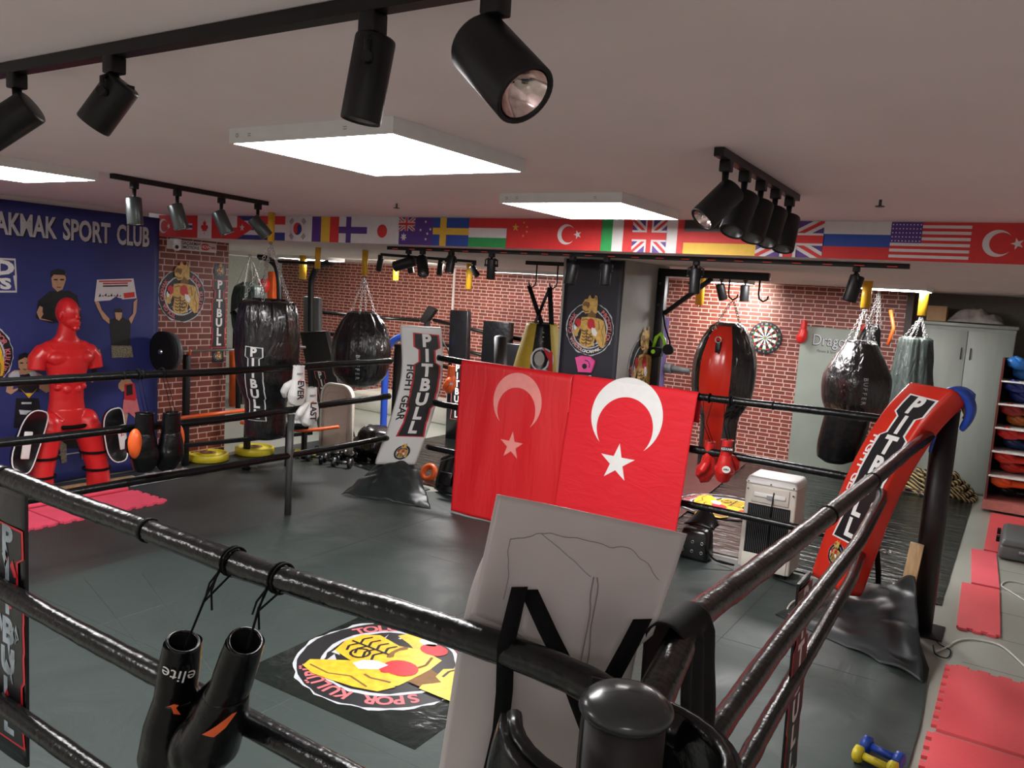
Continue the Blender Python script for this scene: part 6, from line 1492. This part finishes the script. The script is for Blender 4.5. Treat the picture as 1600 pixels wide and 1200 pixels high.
for s in (-1, 1):
    pts = [V((-7.40, cy + s * .10, .70)), V((-7.38, cy + s * .17, .60)), V((-7.36, cy + s * .21, .42)), V((-7.34, cy + s * .25, .22)), V((-7.33, cy + s * .26, .03))]
    if s < 0: pts = [p + V((0, -.02, 0)) for p in pts]
    m.tube(pts, [.10, .125, .11, .10, .105], K, 20); m.ball(pts[1] + V((0, 0, .05)), (.11, .10, .13), K)
m.tube([V((-7.42, cy, .80)), V((-7.42, cy, .60))], [.155, .165], K, 24, flat=(1, .8)); part(t, 'leg_covers', m, remesh=.010, smooth=3)
for z, r in ((.70, .155), (.71, .15)): pass
def band(pts, w, mat='black_webbing'): 
    m = MB(); return m.tube(pts, w, mat, 10, flat=(1, .35))
part(t, 'belt', MB().tube([V((-7.28, cy + .27 * cos(q), .645 + .012 * cos(q * 2))) + V((-.16 * (1 - sin(q)), 0, 0)) for q in [i * pi / 12 for i in range(13)]], .020, 'black_webbing', 8), label='black belt')
for s in (-1, 1):
    for z, dy in ((.37, .22), (.20, .25)):
        cc_ = V((-7.35, cy + s * dy - (.02 if s < 0 else 0), z)); part(t, 'strap', MB().tube([cc_ + V((.117 * cos(q), .117 * sin(q), 0)) for q in [i * 2 * pi / 20 for i in range(20)]], .012, 'black_webbing', 8, closed=True), label='black strap')
for px0, py0, px1, py1, px2, lb in ((58, 655, 35, 725, 1, 'black shin guard with white piping strapped to the dummy, left leg in the picture'), (178, 650, 185, 708, -1, 'black shin guard with white piping strapped to the dummy, right leg in the picture')):
    a_, b_ = DX(px0, py0, -7.20), DX(px1, py1, -7.20); t2 = thing('shin_guard', (a_ + b_) / 2, lb, 'shin guard', 'shin guards on the dummy')
    d = (a_ - b_).normalized(); wv_ = V((0, 1, 0)); wv_ = (wv_ - d * wv_.dot(d)).normalized(); L_ = (a_ - b_).length + .16; mid = (a_ + b_) / 2
    sh = [(cos(2 * pi * i / 28), sin(2 * pi * i / 28)) for i in range(28)]
    def sf(u, v, w, e=0): 
        uu = (abs(u) ** .7) * (1 if u > 0 else -1) * .105; vv = (abs(v) ** .6) * (1 if v > 0 else -1) * L_ / 2
        return mid + wv_ * uu + d * vv + V((-.05 * (u * u) + w, 0, 0))
    part(t2, 'shell', MB().prism(sh, .035, 'black_vinyl', lambda u, v, w: sf(u, v, w)), bevel=.006); part(t2, 'piping', MB().tube([sf(u, v, .037) for u, v in sh], .006, 'white', 6, closed=True), label='white piping')
    k = MB().box(mid + V((.05, (-.05 if px2 > 0 else .03), -.02)), (.02, .07, .24), 'white', Matrix.Rotation(-.15 * px2, 3, 'X')); part(t2, 'shin_bar', k, bevel=.008, label='white shin bar')
    a = Art(); a.text('TK', 0, 0, .05, 'red_print', 0, .03, rot=pi / 2); part(t2, 'mark', MB().art(a, lambda u, v, e: mid + V((.062 + e, (-.05 if px2 > 0 else .03) + u, .02 + v)), .001))
# papers and folded plastic at the foot of the banner
c = V((-7.35, 4.85, .012)); solo('plastic_wrap', MB().grid(30, 16, lambda u, v: c + V((.35 * v - .12, -.35 + .85 * u, .004 + .10 * abs(noise.noise(V((u * 9, v * 7, 3)))) * sin(pi * u) * sin(pi * v) * 1.6)), 'clear_bag'), 'crumpled clear plastic wrap on the floor beside the dummy', 'plastic wrap')
solo('floor_trim_bar', MB().bar((-7.45, 3.6, .03), (-7.40, 4.7, .03), .05, .03, 'wood'), 'narrow pale wooden bar on the floor between the dummy legs', 'bar')

# ================================================================== badge sticker on the canvas and on the painted brick reflection
ctr = V((-2.76, 3.36, 0)); hs = .60
m = MB().box((ctr.x, ctr.y, .0172), (hs * 2, hs * 2, .0016), 'sticker_black', RG(.02))
m.art(emblem('gold_print', ('TOLGA ÇAKMAK', 'SPOR KULÜBÜ', '')), lambda u, v, e: (ctr.x + (v - .10) * .53, ctr.y - u * .53, .0182 + e), .0006)
solo('floor_sticker', m, 'square glossy black floor sticker with the golden boxer badge on the ring canvas', 'floor sticker')
p = AZ(1130, 792, .022); m = MB().cyl((p.x, p.y, .0215), (p.x, p.y, .0225), .50, 'sticker_black', n=48)
m.art(emblem('gold_print'), lambda u, v, e: (p.x - u * .49, p.y - (v - .1) * .49, .0230 + e), .0006)
solo('floor_sticker', m, 'round golden badge sticker on the glossy floor sheet behind the far rope', 'floor sticker')

# ================================================================== weights and bench by the brick column
def plate(c, axis, R, th, mat, label, group, hub='brown_print', name='weight_plate'):
    t = thing(name, c, label, 'weight plate', group); c = V(c); q = V(axis).to_track_quat('Z', 'Y').to_matrix()
    part(t, 'disc', MB().lathe([(.028, -th / 2), (R * .9, -th / 2), (R, -th * .38), (R, th * .38), (R * .94, th / 2), (R * .86, th / 2), (R * .84, th * .32), (R * .46, th * .32), (R * .44, th / 2), (.028, th / 2)], mat, c, q, 40, cap=False))
    part(t, 'hub', MB().lathe([(.026, -th / 2), (.026, th / 2 + .002), (R * .40, th / 2 + .002), (R * .40, th * .3)], hub, c, q, 28, cap=False), label='dark hub' if hub != 'steel' else 'steel hub'); return t
p = AZ(325, 712, .06); plate((p.x, p.y, .055), (0, 0, 1), .225, .085, 'yellow', 'yellow rubber weight plate lying flat nearest the black gloves', 'yellow weight plates on the floor')
p = AZ(400, 702, .06); plate((p.x, p.y - .02, .055), (0, 0, 1), .225, .085, 'yellow', 'yellow rubber weight plate lying flat behind the bench leg, beside the dumbbells', 'yellow weight plates on the floor')
plate((-7.57, 5.13, 1.27), (0, 1, 0), .215, .06, 'black_matte', 'black weight plate on the barbell half hidden by the blue banner', 'black plates on the barbell', 'steel')
plate((-7.57, 5.20, 1.27), (0, 1, 0), .205, .05, 'grey_rubber', 'second black plate on the barbell, outermost towards the brick column', 'black plates on the barbell', 'steel')
t = thing('barbell', (-7.57, 5.9, 1.27), 'steel barbell resting on black uprights in front of the brick column', 'barbell')
part(t, 'bar', MB().cyl((-7.57, 5.09, 1.27), (-7.57, 7.1, 1.27), .014, 'steel', n=12)); part(t, 'sleeve', MB().cyl((-7.57, 5.085, 1.27), (-7.57, 5.32, 1.27), .024, 'chrome', n=16))
t = thing('weight_bench', (-7.3, 5.9, 0), 'black weight bench with orange steel frame and barbell uprights by the brick column', 'weight bench')
for y in (5.42, 6.25):
    part(t, 'upright', MB().box((-7.58, y, .62), (.06, .06, 1.22), 'black_metal'), bevel=.005); part(t, 'hook', MB().tube([(-7.58, y, 1.23), (-7.53, y, 1.235), (-7.52, y, 1.29)], .012, 'orange', 8))
part(t, 'seat', MB().box((-7.05, 6.35, .50), (.95, .30, .07), 'black_leather', RG(-.5)), bevel=.02)
part(t, 'rail', MB().tube([(-7.50, 5.25, .56), (-7.45, 6.2, .58)], .022, 'orange', 10), label='orange steel tube'); part(t, 'rail', MB().tube(smoothed([(-7.45, 6.05, .44), (-7.1, 6.15, .43), (-6.75, 6.35, .42), (-6.6, 6.75, .44)]), .020, 'orange', 10), label='orange bent tube')
part(t, 'base_bar', MB().bar((-7.50, 5.2, .26), (-7.2, 6.9, .26), .06, .04, 'black_metal')); 
for x, y in ((-7.02, 6.62), (-6.85, 6.22)): part(t, 'leg', MB().box((x, y, .23), (.05, .05, .44), 'black_metal'), bevel=.004)
random.seed(11)
for i in range(7):
    x, y = -7.0 + .20 * (i % 4), 6.62 + .32 * (i // 4); dumbbell(x, y, .012, .4 + .2 * (i % 3), 'yellow' if i in (0,) else ('dark_steel' if i % 2 else 'black_leather'), 'small yellow-ended dumbbell beside the yellow plates' if i == 0 else 'dark dumbbell in the jumble behind the thin prop post', L=.24, r=.055)
    if i: COL.objects[-1]
for o in [o for o in COL.objects if o.get('category') == 'dumbbell' and 'jumble' in o.get('label', '')]: o['group'] = 'dark dumbbells jumbled behind the prop post'
t = thing('ab_wheel', AZ(385, 728, .06), 'small black exercise wheel on the rubber mat near the prop post', 'exercise wheel'); p = AZ(385, 728, .055)
part(t, 'wheel', MB().cyl(p + V((-.03, -.02, 0)), p + V((.03, .02, 0)), .045, 'black_matte', n=20)); part(t, 'axle', MB().cyl(p + V((-.10, -.065, 0)), p + V((.10, .065, 0)), .014, 'grey_rubber', n=10))

# ================================================================== second small ring and machines at the back left
def slab(t, name, q, th, mat, bevel=.01, label=None):
    """board through four room points (front face) with thickness behind"""
    A, B, C, D = [V(p) for p in q]; n = (B - A).cross(D - A).normalized()
    if n.dot(EYE - A) < 0: n = -n
    vs = [A, B, C, D] + [p - n * th for p in (A, B, C, D)]
    return part(t, name, MB().add(vs, [(0, 1, 2, 3), (7, 6, 5, 4), (0, 4, 5, 1), (1, 5, 6, 2), (2, 6, 7, 3), (3, 7, 4, 0)], mat), bevel=bevel, label=label)
def quad(pix, Y): return [AY(x, y, Y) for x, y in pix]
def board(name, pix, Y, th, mat, label, cat, word=None, wc=(.5, .5), ws=.5, extra=None, dY=0):
    q = [AY(x, y, Y + (dY if i in (2, 3) else 0)) for i, (x, y) in enumerate(pix)]
    if pix[2][1] > 600: q[2].z = q[3].z = .004
    t = thing(name, (q[2] + q[3]) / 2, label, cat, extra)
    slab(t, 'cushion', q, th, mat)
    if word:
        A, B, C, D = q; ux = (B - A).normalized(); dn = ((D + C) / 2 - (A + B) / 2); H_ = dn.length; dn.normalize(); n = ux.cross(dn).normalized()
        if n.dot(EYE - A) < 0: n = -n
        c = A.lerp(B, wc[0]) + dn * H_ * wc[1]
        part(t, 'lettering', MB().art(pitbull('pink_print', 'black_print'), lambda u, v, e: c + ux * u * ws - dn * v * ws + n * (.003 + e), .0012), label='red-edged white letters')
    return t
board('corner_pad', [(468, 519), (508, 517), (548, 700), (496, 702)], 8.0, .09, 'black_vinyl', 'black padded board with red-edged white letters leaning behind the white gloves', 'corner pad', True, (.45, .66), .85, 'lettered corner pads')
board('corner_pad', [(703, 484), (731, 486), (728, 640), (698, 640)], 9.0, .09, 'black_vinyl', 'tall black pad with red-edged letters standing just right of the white lettered pad', 'corner pad', True, (.55, .62), .80, 'lettered corner pads')
board('corner_pad', [(789, 536), (815, 538), (812, 640), (786, 640)], 8.7, .09, 'black_vinyl', 'black lettered pad just left of the yellow bag, above the red flag', 'corner pad', True, (.5, .60), .8, 'lettered corner pads')
board('padded_board', [(755, 501), (796, 504), (790, 640), (746, 640)], 8.95, .12, 'black_leather', 'plain black padded board behind the round black post above the red flag', 'padded board')
board('padded_board', [(668, 478), (680, 484), (664, 506), (654, 502)], 10.24, .10, 'black_matte', 'small tilted black block on the back ropes above the white lettered pad', 'padded board')
board('padded_board', [(474, 463), (498, 465), (498, 530), (474, 530)], 8.9, .08, 'grey_rubber', 'dark grey upright panel behind the curved machine tube', 'padded board')
def curved_post(pts, r, label, name='machine_tube', mat='black_metal'): return solo(name, MB().tube(smoothed(pts), r, mat, 12), label, 'machine post')
curved_post([AY(487, 640, 8.3), AY(486, 540, 8.3), AY(486, 450, 8.3), AY(490, 428, 8.3), AY(498, 416, 8.3), AY(512, 411, 8.3)], .045, 'tall black steel tube curving over at the top, behind the long black bag')
curved_post([AY(368, 640, 8.6), AY(368, 560, 8.6), AY(369, 505, 8.6)], .05, 'black machine upright just right of the brick column')
solo('padded_column', MB().cyl(AY(782, 640, 7.5), AY(782, 527, 7.5), .072, 'post_pad', n=24).ball(AY(782, 528, 7.5), (.072, .072, .03), 'post_pad'), 'round black padded post with domed top rising behind the left red flag', 'ring post')
bp = [AY(455, 505, 9.6), AY(545, 515, 9.6), AY(640, 495, 10.6), AY(748, 512, 9.4), AY(830, 520, 8.9)]
G5 = 'thin ropes of the back ring'
for i, dz in enumerate((0, -.34, -.68)):
    for a_, b_, nm in ((AY(497, 487, 9.4), AY(655, 500, 10.2), 'left stretch'), (AY(678, 500, 10.2), AY(845, 536, 9.1), 'right stretch')):
        t = thing('back_ring_rope', a_.lerp(b_, .5) + V((0, 0, dz)), ('upper', 'middle', 'lowest')[i] + ' thin black rope of the back ring, ' + nm + ' before the brick wall', 'ring rope', G5)
        part(t, 'padding', MB().tube([a_ + V((0, 0, dz)), a_.lerp(b_, .5) + V((0, 0, dz - .02)), b_ + V((0, 0, dz))], .030, 'rope_cover', 10))
solo('back_ring_post', MB().cyl((AY(497, 487, 9.42)).xy.to_3d(), AY(497, 480, 9.42), .05, 'black_metal', n=16), 'thin black post of the back ring left of the round black bag', 'ring post')
solo('back_ring_post', MB().cyl((AY(668, 500, 10.3)).xy.to_3d(), AY(668, 492, 10.3), .05, 'black_metal', n=16), 'thin black post of the back ring behind the white lettered pad', 'ring post')
c = AY(603, 575, 8.6); t = thing('padded_arch', c, 'bright blue padded arch standing between the round bag and the white lettered pad', 'padded arch')
part(t, 'arch', MB().tube(smoothed([AY(604, 560, 8.6).xy.to_3d(), AY(603, 560, 8.6), AY(608, 540, 8.6), AY(622, 528, 8.6), AY(640, 524, 8.6)]), .05, 'blue', 12))
c = AY(706, 572, 7.6); t = thing('boxing_glove', c, 'bright orange glove with a small white badge hanging right of the white lettered pad', 'boxing glove', 'orange glove'); del t['group']
glove(t, c, ('orange', 'orange'), cuff='orange', R=RG(2.2), sc=.98, rm=.012, thumb=-1); part(t, 'strap', MB().tube([c, AY(700, 548, 7.6), AY(690, 530, 7.7)], .008, 'black_webbing', 6))
n = (EYE - c); n.z = 0; n.normalize(); a = Art(); a.disc('white', 0, 0, .026, 0, 20, ry=.018); a.ring('black_print', 0, 0, .012, .016, 1, 16)
part(t, 'badge', MB().art(a, lambda u, v, e: c + V((0, 0, -.20 + v)) + V((-n.y, n.x, 0)) * u + n * (.085 + e), .002), label='white oval badge')
# beige plastic board
q = quad([(500, 612), (548, 612), (545, 712), (499, 712)], 7.1); w = (q[1] - q[0]).length; A = q[3]; A.z = .015
t = thing('plastic_tray', (A.x + w / 2, 7.1, 0), 'beige plastic tray board with a raised rim standing upright behind the white gloves', 'plastic board')
def rr(w_, h_, r, n=6, sq=False):
    o = []
    for cx, cy_, a0 in ((w_ - r, h_ - r, 0), (r, h_ - r, 1)): o += [(cx + r * cos(a0 * pi / 2 + i * pi / 2 / n), cy_ + r * sin(a0 * pi / 2 + i * pi / 2 / n)) for i in range(n + 1)]
    return [(w_, 0)] + o + [(0, 0)]
h = .86
part(t, 'board', MB().prism(rr(w, h, .16), .03, 'beige_plastic', lambda u, v, w_: (A.x + u, 7.14 - w_, A.z + v)), bevel=.006)
part(t, 'rim', MB().tube([(A.x + u * .97 + .006, 7.10, A.z + v * .98 + .005) for u, v in rr(w, h, .16)], .018, 'cream_plastic', 10), label='cream raised rim'); part(t, 'inner_rim', MB().tube([(A.x + .04 + u * .78, 7.105, A.z + .03 + v * .84) for u, v in rr(w, h, .14)], .008, 'beige_plastic', 8))
# black crumpled bags behind the pad
for (px, py, w_, h_, lb) in ((590, 690, .55, .42, 'shiny crumpled black plastic bag on the floor left of the white lettered pad'), (566, 694, .22, .24, 'smaller dull black bag beside the beige board')):
    p = AY(px, py, 7.25); p.z = 0; k = px * .01
    solo('black_plastic_bag', MB().ball((p.x, p.y, h_ * .5), (w_ * .5, w_ * .42, h_ * .5), 'black_vinyl', 30, 20).xf(lambda v: v + V((noise.noise(v * 4 + V((k, 0, 0))) * .09, noise.noise(v * 5 + V((0, k, 3))) * .09, max(-.9 * 0, noise.noise(v * 6 + V((0, 7, k))) * .08 * min(1, v.z * 5))))), lb, 'plastic bag', 'black plastic bags on the floor')
p = AY(672, 702, 6.95); solo('rubber_ring', MB().torus((p.x, p.y, .075), .075, .035, 'orange', Matrix.Rotation(1.1, 3, 'X'), 22, 10), 'orange-red ring lying behind the foot of the white lettered pad', 'rubber ring')
# pale platforms behind the back ring
for i, (px, py, L_, lb) in enumerate(((600, 612, 1.6, 'pale cream platform edge on the back floor behind the round black bag'), (715, 625, 1.2, 'pale cream platform edge behind the left red flag'))):
    p = AY(px, py, 9.9); solo('low_platform', MB().box((p.x, 10.3, .14), (L_, .8, .28), 'cream_plastic'), lb, 'platform', 'pale platforms at the back', bevel=.02)
# machine beyond the brick column
t = thing('cable_machine', AY(385, 600, 8.4).xy.to_3d(), 'grey, black and orange cable machine just right of the brick column', 'gym machine')
slab(t, 'backrest', quad([(358, 488), (366, 484), (392, 520), (384, 530)], 8.3), .08, 'black_leather'); slab(t, 'side_panel', quad([(366, 484), (372, 480), (398, 516), (392, 520)], 8.28), .05, 'white')
part(t, 'upright', MB().tube([AY(365, 640, 8.45), AY(365, 545, 8.45)], .07, 'orange', 10), label='orange post'); part(t, 'weight_stack', MB().box(AY(378, 590, 8.8), (.34, .25, .9), 'dark_steel'), bevel=.01)
part(t, 'frame_bar', MB().tube([AY(372, 640, 8.4), AY(372, 520, 8.4), AY(395, 500, 8.4)], .04, 'black_metal', 10)); part(t, 'cream_panel', MB().box(AY(372, 575, 8.9), (.35, .06, .5), 'cream_plastic'), bevel=.01)
c = AY(426, 440, 10.4); solo('orange_column', MB().box((c.x, 10.4, 1.15), (.17, .12, 2.1), 'orange'), 'orange upright padded column behind the long black bag chains', 'padded column', bevel=.02)
c = AY(413, 446, 9.6); t = thing('speed_ball', c, 'bright red speed ball hanging behind the chains of the long black bag', 'speed ball'); part(t, 'ball', MB().ball(c, (.10, .10, .13), 'red')); part(t, 'swivel', MB().cyl(c + V((0, 0, .12)), (c.x, c.y, ZB), .008, 'steel', n=8))
c = AY(435, 440, 9.4); solo('black_machine_frame', MB().tube(smoothed([AY(436, 640, 9.4), AY(437, 470, 9.4), AY(434, 425, 9.4), AY(424, 408, 9.4), AY(405, 400, 9.4)]), .05, 'black_metal', 12), 'black arched machine frame beside the orange column', 'machine post')
t = thing('ceiling_pipe', AY(470, 408, 8.0), 'thin black bar running under the low ceiling before the back left light panel', 'bar'); part(t, 'tube', MB().tube([AY(405, 404, 8.2), AY(440, 409, 8.2), AY(520, 413, 8.2)], .022, 'black_metal', 8))
